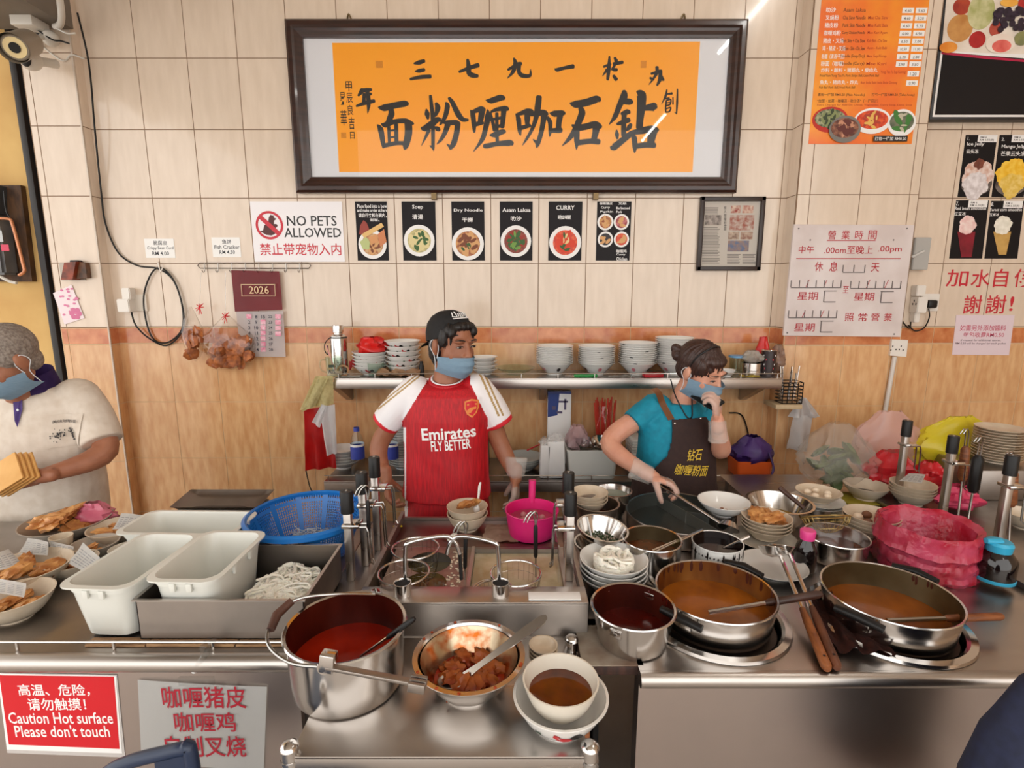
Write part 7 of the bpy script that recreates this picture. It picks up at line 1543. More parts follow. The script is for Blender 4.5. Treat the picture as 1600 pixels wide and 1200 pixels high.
# ================================================================== PEOPLE
from mathutils.bvhtree import BVHTree
def ell(bm, c, r, rot=None, sub=3):
    q = bmesh.ops.create_icosphere(bm, subdivisions=sub, radius=1.)['verts']; R_ = rot or Matrix.Identity(3)
    for v in q: v.co = R_ @ Vector((v.co.x * r[0], v.co.y * r[1], v.co.z * r[2])) + Vector(c)
def limb(bm, pts, rs, n=5, seg=16):
    """tapered tube through the joints, rounded at both ends"""
    P = [Vector(p) for p in pts]; sp_ = spline(P, n); m = len(P); rr = []
    for i in range(m - 1):
        for k in range(n): t = k / n; t = t * t * (3 - 2 * t); rr.append(rs[i] * (1 - t) + rs[i + 1] * t)
    rr.append(rs[-1]); tube(sp_, rr, seg, bm); ell(bm, P[0], (rs[0],) * 3, sub=2); ell(bm, P[-1], (rs[-1],) * 3, sub=2)
def fuse(bm, voxel, it=4, fac=.5):
    me = bpy.data.meshes.new('tmp'); bmesh.ops.recalc_face_normals(bm, faces=bm.faces[:]); bm.to_mesh(me); bm.free()
    o = bpy.data.objects.new('tmp', me); COL.objects.link(o)
    md = o.modifiers.new('r', 'REMESH'); md.mode = 'VOXEL'; md.voxel_size = voxel; md.use_smooth_shade = True
    if it: sm = o.modifiers.new('s', 'SMOOTH'); sm.factor = fac; sm.iterations = it
    dg = bpy.context.evaluated_depsgraph_get(); dg.update()
    out = bpy.data.meshes.new_from_object(o.evaluated_get(dg)); bpy.data.objects.remove(o); bpy.data.meshes.remove(me); out.shade_smooth(); return out
def xf(me_or_bm, M):
    bmesh.ops.transform(me_or_bm, matrix=M, verts=me_or_bm.verts); return me_or_bm
def merge(dst, src):
    me = bpy.data.meshes.new('x'); src.to_mesh(me); src.free(); dst.from_mesh(me); bpy.data.meshes.remove(me)
def px_of(v):
    zc = v.y * cT - (v.z - CAM_H) * sT; yc = (v.z - CAM_H) * cT + v.y * sT; return 800 + F_PX * v.x / zc, 600 - F_PX * yc / zc
def inside(x, y, poly):
    r = False; j = len(poly) - 1
    for i in range(len(poly)):
        (xi, yi), (xj, yj) = poly[i], poly[j]
        if (yi > y) != (yj > y) and x < (xj - xi) * (y - yi) / (yj - yi) + xi: r = not r
        j = i
    return r
def paint(me, fn):
    for p in me.polygons: p.material_index = fn(p.center, p.normal)
def hand(bm, M, curl=(.5, .5, .5, .5), side=1, thumb=(.5, .3), s=1., spread=1., rad=1.):
    """wrist at origin, fingers along +X, palm faces -Z, thumb on -Y*side"""
    b = NB(); ys = (-.030, -.0105, .0105, .030); ln = (.066, .075, .070, .054)
    ell(b, (.046, 0, 0), (.048, .038, .0135)); limb(b, [(-.03, 0, 0), (.012, 0, 0)], [.026 * rad, .024], seg=14)
    for i in range(4):
        y = ys[i] * spread * side; p = Vector((.082 - abs(i - 1.3) * .004, y, .002)); a = 0; pts = [p]
        limb(b, [(.02, y * .55, 0), p], [.013, .0108 * rad], 3, 10)
        for k, f in enumerate((.46, .30, .24)):
            a += curl[i] * (.75, 1.15, .8)[k]; p = p + Vector((math.cos(a) * math.cos(y * 2.5), math.cos(a) * math.sin(y * 2.5), -math.sin(a))) * ln[i] * f; pts.append(p)
        limb(b, pts, [.0098 * rad, .0092 * rad, .0085 * rad, .0072 * rad], 3, 10)
    t0 = Vector((.016, -.026 * side, -.006)); d = Vector((.62, -.66 * side, -thumb[0])).normalized(); t1 = t0 + d * .036
    d2 = Vector((.9, -.2 * side, -thumb[0] - thumb[1])).normalized(); t2 = t1 + d2 * .030; t3 = t2 + Vector((.95, .12 * side, -thumb[0] - thumb[1])).normalized() * .022
    limb(b, [t0, t1, t2, t3], [.0155, .0118 * rad, .0105 * rad, .0085 * rad], 3, 10)
    for v in b.verts: v.co *= s
    xf(b, M); merge(bm, b)
def hmat(wrist, fdir, palm):
    """orientation: fingers along fdir, palm normal along palm"""
    x = Vector(fdir).normalized(); z = -(Vector(palm) - x * Vector(palm).dot(x)).normalized(); y = z.cross(x)
    return Matrix.Translation(wrist) @ Matrix((x, y, z)).transposed().to_4x4()
def head_shapes(bm, M, jaw=1., nose=1., ears=1., sc_=1.):
    b = NB()
    ell(b, (0, .014, .030), (.074, .093, .086)); ell(b, (0, -.026, -.028), (.060, .066, .080)); ell(b, (0, -.046, -.088), (.036 * jaw, .040, .028))
    ell(b, (0, -.012, -.062), (.056 * jaw, .058, .045))
    for s in (-1, 1):
        ell(b, (s * .030, -.050, -.030), (.028, .028, .034)); ell(b, (s * .076, .012, -.006), (.011 * ears, .021, .032), rotm(.15, 0, s * .35)); ell(b, (s * .070, .010, -.030), (.010, .012, .014))
        ell(b, (s * .012, -.094, -.034), (.0095, .010, .0085)); ell(b, (s * .030, -.079, .024), (.023, .013, .009))
    limb(b, [(0, -.084, .016), (0, -.094, -.008), (0, -.104 * nose, -.030)], [.009, .010, .0125], 4, 10); ell(b, (0, -.086, -.060), (.026, .014, .0085)); ell(b, (0, -.084, -.070), (.023, .013, .008))
    for v in b.verts: v.co *= sc_
    xf(b, M); merge(bm, b)
m_eyew = mat('eye_white', C(180, 168, 160), .2); m_iris = mat('iris_dark', C(26, 16, 12), .1); m_maskb = mat('mask_blue', C(168, 200, 222), .7, c2=C(158, 192, 216), scale=60, stretch=(1, 1, 6), bump=.25); m_loop = mat('ear_loop', C(228, 232, 236), .7)
def eyes(parent, M, open_=1., base=None):
    for s in (-1, 1):
        b = NB(); ell(b, (s * .031, -.0845, .003), (.0145, .006, .0055 * open_ + .0012), sub=2); xf(b, M); e = obj('eye', b, m_eyew, parent, loc=-Vector(parent.location))
        b = NB(); ell(b, (s * .033, -.0895, .003), (.0062, .0025, .0055 * open_ + .0008), sub=2); xf(b, M); obj('iris', b, m_iris, e, loc=None)
        b = tube(spline([(s * .017, -.0895, .004), (s * .031, -.0925, .006 + .004 * open_), (s * .046, -.083, .004)], 4), .0016, 6); xf(b, M); obj('eyelash', b, m_iris, e)
def brows(parent, M, m):
    for s in (-1, 1): b = tube(spline([(s * .014, -.094, .026), (s * .031, -.095, .031), (s * .050, -.082, .027)], 4), [.0022] * 3 + [.0028] * 3 + [.0018] * 3, 6); xf(b, M); obj('eyebrow', b, m, parent, loc=-Vector(parent.location))
def mask(parent, M, top=-.020, loc=None):
    def f(u, v):
        a = (u - .5) * 2; z = -.122 + (top + .122) * v; r = .069 - .012 * (1 - v) ** 2
        ridge = .018 * math.exp(-(a * 2.6) ** 2) * v; y = .006 - (.110 + ridge) * (1 - abs(a) ** 2.4 * .93) - .006 * math.sin(PI * v) + (.03 * (1 - v) ** 3)
        z2 = z + (.010 * (1 - abs(a) ** 1.5) * v if True else 0) + .014 * abs(a) ** 2 * (1 - v) - .004 * abs(a) * v
        return Vector((a * (r + .006), y - .003 * math.cos(v * PI * 6) * (1 - abs(a)), z2))
    b = sheet(22, 20, f, .0018); xf(b, M); o = obj('face_mask', b, m_maskb, parent, loc=-Vector(parent.location))
    for s in (-1, 1):
        b = tube(spline([f(.5 + s * .5, .92), Vector((s * .074, -.008, -.004)), Vector((s * .082, .018, .018)), Vector((s * .083, .034, -.010)), Vector((s * .076, .012, -.046)), f(.5 + s * .5, .1)], 6), .0016, 6); xf(b, M); obj('ear_loop', b, m_loop, o)
    return o
def head_M(c, yaw, pitch=0., roll=0., k=1.): return Matrix.Translation(c) @ (Matrix.Rotation(yaw, 4, 'Z') @ Matrix.Rotation(roll, 4, 'Y') @ Matrix.Rotation(pitch, 4, 'X') @ Matrix.Scale(k, 4))
def push(me, fn):
    n = len(me.vertices); co = np.empty(n * 3); no = np.empty(n * 3); me.vertices.foreach_get('co', co); me.vertices.foreach_get('normal', no)
    co = co.reshape(-1, 3); no = no.reshape(-1, 3); k = np.array([fn(Vector(c)) for c in co.tolist()]); me.vertices.foreach_set('co', (co + no * k[:, None]).ravel()); me.update()
def strandy(me, M, amp, seed=0.):
    """hair: fine vertical relief"""
    Mi = M.inverted()
    def f(c):
        l = Mi @ c; a = math.atan2(l.x, l.y); return amp * (mnoise.noise(Vector((a * 9 + seed, l.z * 14, 2.))) + .6 * mnoise.noise(Vector((a * 26 + seed, l.z * 20, 5.))))
    push(me, f)
def wl(parent): return Vector((0, 0, 0)) if parent.parent else -Vector(parent.location)
def proj_text(s, rect, bvh, yfront, m, name, parent, bold=.01, skew=0., off=.0022, rot=0.):
    b = NB(); a, z0, c, z1 = RX(*rect, yfront); text_into(b, s, a, z0, c, z1, 0, bold, skew=skew)
    if rot: bmesh.ops.rotate(b, verts=b.verts, cent=((a + c) / 2, 0, (z0 + z1) / 2), matrix=Matrix.Rotation(rot, 3, 'Y'))
    bmesh.ops.subdivide_edges(b, edges=[e for e in b.edges if e.calc_length() > .018], cuts=2)
    for v in b.verts:
        h = bvh.ray_cast(Vector((v.co.x, yfront - .5, v.co.z)), Vector((0, 1, 0)))
        v.co.y = (h[0].y if h[0] else yfront) - off
    return obj(name, b, m, parent, loc=wl(parent), smooth=False)
def proj_poly(pts, bvh, yfront, m, name, parent, off=.002):
    b = NB(); vs = []
    for x, y in pts:
        p = W(x, y, yfront); h = bvh.ray_cast(Vector((p.x, yfront - .5, p.z)), Vector((0, 1, 0))); vs.append(b.verts.new((p.x, (h[0].y if h[0] else yfront) - off, p.z)))
    b.faces.new(vs); bmesh.ops.triangulate(b, faces=b.faces[:]); return obj(name, b, m, parent, loc=wl(parent), smooth=False)
def bvh_of(me): return BVHTree.FromPolygons([v.co for v in me.vertices], [tuple(p.vertices) for p in me.polygons])
def addme(name, me, mats, parent):
    for m in (mats if isinstance(mats, (list, tuple)) else [mats]): me.materials.append(m)
    o = bpy.data.objects.new(name, me); COL.objects.link(o); o.parent = parent; o.location = -Vector(parent.location); return o
def ringp(px, py, hw, hd, Y, yaw=0., n=28, dx=0.):
    c = W(px, py, Y); a = S(hw, c); cy, sy = math.cos(yaw), math.sin(yaw); out = []
    for k in range(n):
        t = 2 * PI * k / n; x = a * math.copysign(abs(math.cos(t)) ** .85, math.cos(t)); y = hd * math.copysign(abs(math.sin(t)) ** .85, math.sin(t)); out.append(c + Vector((x * cy - y * sy, x * sy + y * cy, 0)))
    return out
def shirt_folds(me, amp, seed):
    push(me, lambda c: amp * (mnoise.noise(Vector((c.x * 9 + seed, c.y * 7, c.z * 5))) + .5 * mnoise.noise(Vector((c.x * 20 + c.z * 9, c.y * 12, c.z * 14 + seed)))))
def skinmat(name, a, b): return mat(name, a, .5, c2=b, scale=18, lo=.3, hi=.75, sss=.12, bump=.06, bscale=220)
VOX = .0036
# ---------------------------------------------------------------- person in the red football jersey
def person_jersey():
    Y0 = 2.06; base = W(698, 800, Y0); base.z = 0
    t = thing('person', 'person in red jersey, backward black cap and blue mask standing behind the boiler', 'person', base)
    skin = skinmat('skin_brown', C(160, 104, 76), C(142, 88, 62))
    hc = W(708, 537, Y0 - .015); M = head_M(hc, math.radians(42), math.radians(6))
    b = NB(); head_shapes(b, M, sc_=1.0)
    limb(b, [W(702, 566, Y0 + .015), W(699, 600, Y0 + .01)], [.052, .060])
    torso = [ringp(698, 602, 34, .06, Y0), ringp(698, 612, 52, .080, Y0), ringp(698, 640, 60, .10, Y0), ringp(698, 700, 58, .10, Y0), ringp(698, 760, 60, .11, Y0), ringp(698, 815, 62, .12, Y0)]
    loft(torso, b)
    hip = W(698, 815, Y0)
    for s in (-1, 1):
        k = Vector((base.x + s * .085, Y0, .46)); limb(b, [Vector((base.x + s * .075, Y0, hip.z)), k, Vector((base.x + s * .09, Y0 + .02, .08))], [.085, .058, .038]); limb(b, [Vector((base.x + s * .09, Y0 + .03, .04)), Vector((base.x + s * .10, Y0 - .14, .03))], [.038, .032])
    # arms
    shL, elL, wrL = W(642, 622, Y0), W(593, 694, Y0 + .02), W(603, 746, Y0 - .06)
    limb(b, [shL, elL, wrL], [.044, .037, .025], 7); ell(b, elL, (.036, .036, .036))
    hand(b, hmat(wrL, Vector((.18, -.25, -1)), Vector((1, .1, 0))), (.55, .6, .65, .75), 1, (.5, .3))
    shR, elR, wrR = W(752, 616, Y0), W(782, 694, Y0 + .01), W(806, 744, Y0 - .05)
    limb(b, [shR, elR, wrR], [.050, .037, .025], 7); ell(b, elR, (.036, .036, .036))
    MR = hmat(wrR, Vector((-.05, -.25, -1)), Vector((-1, .2, 0))); hand(b, MR, (.35, .4, .45, .5), -1, (.4, .2))
    addme('body', fuse(b, VOX, 3), skin, t)
    # shirt
    b = NB(); loft([ringp(698, 597, 30, .062, Y0 + .004), ringp(698, 603, 50, .086, Y0), ringp(698, 615, 66, .105, Y0), ringp(698, 650, 67, .118, Y0), ringp(697, 700, 65, .118, Y0), ringp(698, 745, 66, .125, Y0), ringp(699, 770, 69, .133, Y0)], b)
    hmL, hmR = W(601, 662, Y0 + .012), W(780, 662, Y0 + .008)
    for a, m_, e in ((W(650, 610, Y0), W(626, 634, Y0), hmL), (W(744, 608, Y0), W(764, 632, Y0), hmR)): tube(spline([a, m_, e], 6), [.066 - .008 * i / 12 for i in range(13)], 20, b); ell(b, a, (.066, .066, .062))
    me = fuse(b, .0042, 5); shirt_folds(me, .0035, 3.)
    m_j = mat('jersey_red', C(196, 8, 26), .6, c2=C(160, 4, 20), scale=60, stretch=(3, 3, .25), bump=.15); m_jw = mat('jersey_white', C(236, 232, 234), .65); m_jr = mat('jersey_cuff', C(206, 30, 44), .6); m_jg = mat('jersey_gold', C(176, 146, 96), .6)
    dL, dR = (hmL - W(632, 626, Y0)).normalized(), (hmR - W(758, 624, Y0)).normalized()
    def reg(c, n):
        x, y = px_of(c)
        if (c - hmL).dot(dL) > -.016 and x < 632 and y > 645: return 2
        if (c - hmR).dot(dR) > -.016 and x > 760 and y > 645: return 2
        sl = 672 - (y - 588) * .62 if y < 660 else 628; sr = min(762, 729 + (y - 588) * .50) if y < 674 else 768
        if y < 640 and abs(x - (640 - (y - 600) * 1.25)) < 2 and n.z > .0 and x < 664: return 3
        if y < 640 and abs(x - (633 - (y - 600) * 1.25)) < 1.6 and x < 660: return 3
        if y < 650 and (abs(x - (757 + (y - 600) * .45)) < 1.8 or abs(x - (764 + (y - 600) * .45)) < 1.6) and x > 738: return 3
        if y < 600 and abs(x - 701) < 34 and n.z > .2 and c.y < Y0: return 0
        if x < sl or x > sr: return 1
        if y > 668 and (x < 634.5 or x > 761): return 1
        return 0
    paint(me, reg); o = addme('jersey', me, [m_j, m_jw, m_jr, m_jg], t); bv = bvh_of(me); yf = Y0 - .12
    # collar
    cc = W(699, 596, Y0 - .002)
    for r_, z_, m_, w_ in ((.066, .004, m_j, .009), (.061, .012, m_jw, .0045)):
        pts = [cc + Vector((math.cos(2 * PI * k / 28) * r_, math.sin(2 * PI * k / 28) * (r_ * .98), z_ + .018 * math.sin(2 * PI * k / 28))) for k in range(29)]; bb = tube(pts, w_, 8, cap=False); obj('collar', bb, m_, o)
    proj_text('Emirates', (658, 668, 743, 687), bv, yf, m_wht, 'chest_lettering', o, .022, rot=-.06); proj_text('FLY BETTER', (673, 688, 735, 704), bv, yf, m_wht, 'chest_lettering', o, .02, rot=-.06)
    m_cr = flat(222, 132, 60, .5)
    proj_poly([(725, 629), (736, 626), (747, 629), (747, 640), (744, 648), (737, 655), (729, 649), (725, 640)], bv, yf, m_cr, 'crest', o, .0022); proj_poly([(727, 631), (736, 628.5), (745, 631), (745, 640), (742, 647), (737, 652), (731, 647), (727, 640)], bv, yf, m_jr, 'crest_field', o, .0034); proj_poly([(729, 643), (734, 639), (743, 638), (744, 641), (738, 643), (735, 647), (731, 647)], bv, yf, m_cr, 'crest_cannon', o, .0045); proj_poly([(729, 633), (744, 633), (744, 635.5), (729, 635.5)], bv, yf, m_cr, 'crest_banner', o, .0045)
    # shorts
    b = NB(); loft([ringp(699, 762, 63, .120, Y0), ringp(699, 790, 66, .126, Y0), ringp(699, 825, 68, .13, Y0), ringp(699, 850, 68, .13, Y0)], b)
    for s in (-1, 1): limb(b, [Vector((base.x + s * .08, Y0, .68)), Vector((base.x + s * .09, Y0, .42))], [.10, .092])
    me = fuse(b, .007, 4); paint(me, lambda c, n: 1 if (abs(px_of(c)[0] - 634.5) < 2.5 and n.y < .4) else 0); addme('shorts', me, [m_j, m_jw], t)
    # hair, cap
    m_hair = mat('black_hair', C(20, 16, 16), .45, c2=C(34, 28, 26), scale=80, stretch=(6, 6, .4), bump=.4)
    b = NB(); ell(b, (0, .020, .030), (.0785, .094, .0885)); ell(b, (0, .062, -.050), (.058, .042, .060)); ell(b, (-.066, .034, -.020), (.014, .030, .050)); ell(b, (.066, .034, -.020), (.014, .030, .050))
    ell(b, (-.046, -.042, .060), (.024, .034, .024), rotm(.5, .5, 0)); ell(b, (.046, -.042, .060), (.024, .034, .024), rotm(.5, -.5, 0)); ell(b, (0, -.052, .074), (.05, .026, .018)); ell(b, (.067, -.020, .030), (.010, .024, .036)); ell(b, (-.067, -.020, .030), (.010, .024, .036))
    xf(b, M); me = fuse(b, .004, 2); strandy(me, M, .006, 1.); addme('hair', me, m_hair, t)
    MC = M @ Matrix.Rotation(math.radians(-16), 4, 'X')
    b = lathe([(0.0, .112), (.03, .109), (.058, .095), (.078, .070), (.088, .036), (.090, .004), (.087, .002), (.084, .034), (.074, .066), (.05, .092), (0, .106)], 36, sx=.97, sy=1.14); bmesh.ops.translate(b, verts=b.verts, vec=(0, .018, .020)); xf(b, MC); m_capm = mat('cap_black', C(16, 15, 16), .8, c2=C(24, 22, 23), scale=70)
    cp = obj('cap', b, m_capm, t, loc=-base); bvc = BVHTree.FromBMesh(NB()) if False else None
    b = sheet(10, 6, lambda u, v: Vector(((u - .5) * .14, .112 + .06 * v * (1 - (u * 2 - 1) ** 2 * .4), .030 - .02 * v - .02 * (u * 2 - 1) ** 2)), .003); xf(b, MC); obj('cap_brim', b, m_capm, cp)
    # scribbled white cap emblem
    b = NB()
    for k, (x0, z0, x1, z1) in enumerate(((-.034, .078, -.028, .094), (-.034, .078, -.022, .076), (-.018, .076, -.016, .098), (-.010, .078, -.008, .090), (-.002, .076, 0, .092), (.006, .076, .008, .092), (.014, .078, .018, .096), (.022, .074, .026, .092), (-.036, .070, .030, .072))):
        def sp_(x, z): a = x / .085; return Vector((math.sin(a) * .092, .018 - math.cos(a) * .105 * math.sqrt(max(.02, 1 - ((z - .02) / .100) ** 2)) - .006, z + .018))
        tube([sp_(x0, z0), sp_((x0 + x1) / 2 + .001, (z0 + z1) / 2), sp_(x1, z1)], .0022, 5, b)
    xf(b, MC); obj('cap_emblem', b, m_wht, cp)
    eyes(t, M, .55); brows(t, M, m_hair); mask(t, M, -.040)
    # clear glove on the hand beside the pan
    b = NB(); hand(b, MR, (.35, .4, .45, .5), -1, (.4, .2), rad=1.25); tube([MR @ Vector((.0, 0, 0)), MR @ Vector((-.03, 0, 0)), MR @ Vector((-.075, 0, 0))], [.036, .040, .046], 14, b); me = fuse(b, .005, 2); shirt_folds(me, .004, 7.); addme('plastic_glove', me, mat('glove_film', C(230, 226, 220), .15, alpha=.3), t)
    b = tube([wrL + Vector((-.03, 0, .012)) * 0 + Vector((.028 * math.cos(q * .4), .028 * math.sin(q * .4), .02)) for q in range(17)], .006, 6); xf(b, Matrix.Translation(wrL)); obj('wristband', b, m_blkp, t, loc=-base)
    return t
person_jersey()
# ---------------------------------------------------------------- woman in apron on the phone
def person_apron():
    Y0 = 2.25; base = W(1065, 760, Y0); base.z = 0
    t = thing('person', 'woman in teal shirt and brown apron phoning while stirring the divided pot', 'person', base)
    skin = skinmat('skin_light', C(216, 160, 134), C(202, 140, 116))
    hc = W(1096, 578, Y0 - .08); M = head_M(hc, math.radians(33), math.radians(24), math.radians(-6), .98)
    b = NB(); head_shapes(b, M, jaw=.95)
    limb(b, [W(1078, 600, Y0 - .03), W(1062, 640, Y0)], [.046, .058])
    loft([ringp(1058, 640, 38, .07, Y0, .25), ringp(1056, 655, 56, .09, Y0, .25), ringp(1056, 700, 54, .10, Y0, .2), ringp(1054, 760, 56, .11, Y0, .15), ringp(1056, 830, 62, .13, Y0)], b)
    hip = W(1056, 830, Y0)
    for s in (-1, 1):
        limb(b, [Vector((base.x + s * .08, Y0, hip.z)), Vector((base.x + s * .085, Y0, .44)), Vector((base.x + s * .09, Y0 + .02, .08))], [.09, .058, .038]); limb(b, [Vector((base.x + s * .09, Y0 + .03, .04)), Vector((base.x + s * .10, Y0 - .14, .03))], [.038, .032])
    shL, elL, wrL = W(1014, 644, Y0 - .02), W(953, 692, Y0 - .06), W(1018, 744, Y0 - .24)
    limb(b, [shL, elL, wrL], [.045, .043, .028], 7); ell(b, elL, (.041, .041, .041))
    lad = W(1066, 772, 1.92); ladb = W(1138, 826, 1.72)
    hd = Vector((.95, -.3, -.32)); MLh = hmat(wrL, hd, Vector((.1, -.2, -1))); hand(b, MLh, (.72, .78, .84, .9), 1, (.75, .5))
    shR, elR, wrR = W(1108, 655, Y0 - .0), W(1126, 702, Y0 - .07), W(1121, 658, Y0 - .17)
    limb(b, [shR, elR, wrR], [.048, .042, .027], 7); ell(b, elR, (.041, .041, .041))
    MRh = hmat(wrR, Vector((-.12, -.03, 1)), Vector((-.75, .55, .1))); hand(b, MRh, (.75, .8, .85, .9), 1, (.55, .2))
    addme('body', fuse(b, VOX, 3), skin, t)
    # teal shirt
    b = NB(); loft([ringp(1064, 628, 30, .062, Y0 - .005, .25), ringp(1060, 640, 46, .085, Y0, .25), ringp(1057, 656, 60, .10, Y0, .25), ringp(1056, 700, 60, .112, Y0, .2), ringp(1053, 750, 62, .12, Y0, .15), ringp(1055, 800, 66, .135, Y0)], b)
    hmL = W(990, 662, Y0 - .035)
    tube(spline([W(1026, 636, Y0 - .01), W(1008, 648, Y0 - .02), hmL], 6), [.066 - .006 * i / 12 for i in range(13)], 20, b); ell(b, W(1026, 636, Y0 - .01), (.066, .064, .06))
    tube(spline([W(1092, 648, Y0), W(1106, 662, Y0 - .01), W(1114, 674, Y0 - .03)], 6), [.060 - .004 * i / 12 for i in range(13)], 20, b)
    me = fuse(b, .0045, 5); shirt_folds(me, .004, 5.); sh = addme('shirt', me, mat('teal_shirt', C(0, 138, 164), .75, c2=C(0, 124, 150), scale=40), t); bv = bvh_of(me)
    # apron: bib and skirt cut from the body contour
    b = NB(); loft([ringp(1058, 645, 54, .10, Y0, .25), ringp(1057, 656, 62, .112, Y0, .25), ringp(1056, 700, 62, .124, Y0, .2), ringp(1053, 750, 65, .132, Y0, .15), ringp(1055, 800, 70, .148, Y0), ringp(1055, 870, 76, .155, Y0)], b)
    me = fuse(b, .006, 4); shirt_folds(me, .003, 9.)
    poly = [(1051, 656), (1104, 652), (1118, 676), (1124, 720), (1130, 900), (975, 900), (985, 745), (1020, 735), (1043, 712), (1050, 690)]
    bm = NB(); bm.from_mesh(me); dl = [f for f in bm.faces if not (f.normal.y < .35 and inside(*px_of(f.calc_center_median()), poly))]; bmesh.ops.delete(bm, geom=dl, context='FACES'); bmesh.ops.solidify(bm, geom=bm.faces[:], thickness=.002)
    bva = BVHTree.FromBMesh(bm); ap = obj('apron', bm, mat('apron_brown', C(54, 34, 30), .8, c2=C(46, 28, 26), scale=50), t, loc=-base)
    yl = flat(226, 190, 60, .5); yf = Y0 - .13
    proj_text('钻石', (1073, 703, 1098, 721), bva, yf, yl, 'apron_lettering', ap, .006, skew=.2, off=.003); proj_text('咖喱粉面', (1053, 727, 1108, 744), bva, yf, yl, 'apron_lettering', ap, .006, skew=.2, off=.003, rot=.12)
    m_str = mat('strap_tan', C(150, 96, 56), .6)
    def strap(pts, w):
        out = []
        for x, y in pts:
            p = W(x, y, yf); h = bv.ray_cast(Vector((p.x, yf - .4, p.z)), Vector((0, 1, 0))); out.append(Vector((p.x, (h[0].y if h[0] else Y0 - .08) - .006, p.z)))
        sp_ = spline(out, 4); return sheet(len(sp_) - 1, 1, lambda u, v: sp_[min(len(sp_) - 1, round(u * (len(sp_) - 1)))] + Vector(((v - .5) * w, 0, (v - .5) * w * .25)), .002)
    obj('apron_strap', strap([(1026, 610), (1034, 618), (1042, 636), (1052, 658)], .026), m_str, ap)
    for x, y in ((1056, 663), (1101, 658)): p = W(x, y, Y0 - .13); h = bva.ray_cast(Vector((p.x, yf - .4, p.z)), Vector((0, 1, 0))); bb = NB(); ell(bb, (p.x, (h[0].y if h[0] else yf) - .003, p.z), (.005, .003, .005), sub=2); obj('rivet', bb, m_steel_p, ap)
    pts = []
    for x, y in ((1054, 596), (1060, 618), (1068, 636), (1078, 655), (1086, 655), (1089, 640), (1088, 628)):
        p = W(x, y, yf); h = bv.ray_cast(Vector((p.x, yf - .4, p.z)), Vector((0, 1, 0))); pts.append(Vector((p.x, (h[0].y if h[0] else Y0 - .07) - .006, p.z)))
    obj('lanyard', tube(spline(pts, 5), .0028, 6), m_blkp, sh)
    # hair with bun and headband
    m_hair = mat('brown_hair', C(70, 44, 36), .4, c2=C(46, 28, 24), scale=70, stretch=(6, 6, .5), bump=.4)
    b = NB(); ell(b, (0, .020, .036), (.080, .099, .090)); ell(b, (0, -.034, .072), (.058, .050, .028)); ell(b, (0, .06, -.02), (.06, .05, .06))
    for s in (-1, 1): ell(b, (s * .062, -.014, .045), (.014, .046, .034)); ell(b, (s * .068, .026, .01), (.011, .032, .03))
    ell(b, (-.01, .118, .012), (.038, .034, .036)); ell(b, (-.02, .14, .03), (.02, .02, .02))
    xf(b, M); me = fuse(b, .004, 2); strandy(me, M, .005, 3.); hr = addme('hair', me, m_hair, t)
    b = tube([(math.cos(q) * .0835, -.008 + .012 * math.cos(q * 2), .030 + math.sin(q) * .094) for q in [PI * k / 20 for k in range(21)]], .0035, 6); xf(b, M); obj('headband', b, m_blkp, hr)
    eyes(t, M, .12); brows(t, M, m_hair); mask(t, M, -.018)
    gl = mat('glove_film', C(230, 226, 220), .15, alpha=.3)
    for MM, cur, th_ in ((MLh, (.72, .78, .84, .9), (.75, .5)), (MRh, (.75, .8, .85, .9), (.55, .2))):
        b = NB(); hand(b, MM, cur, 1, th_, rad=1.22); tube([MM @ Vector((0, 0, 0)), MM @ Vector((-.04, 0, 0)), MM @ Vector((-.085, 0, 0))], [.036, .038, .043], 14, b); me = fuse(b, .005, 2); shirt_folds(me, .004, 2.); addme('plastic_glove', me, gl, t)
    # phone and ladle, held
    pc = MRh @ Vector((.075, 0, -.030)); ph = thing('mobile_phone', 'black mobile phone held against the mask of the woman', 'phone', pc); b = NB(); box(b, .066, .125, .012, (0, .02, .01), .005, rotm(.35, -.5, .35)); obj('case', b, m_blkp, ph)
    a = MLh @ Vector((.07, 0, -.024)); ld = thing('stirring_ladle', 'long steel ladle in the gloved hand of the woman', 'ladle', a); v = ladb - a
    obj('shaft', tube([v * -.12, v * .35, v * .88], [.007, .007, .006], 10), m_steel_p, ld); bb = lathe([(0, -.028), (.024, -.022), (.038, .0), (.0365, 0), (.022, -.02), (0, -.0255)], 24); obj('scoop', bb, m_steel_p, ld, loc=v, rot=(2.6, .5, 0))
    return t
person_apron()
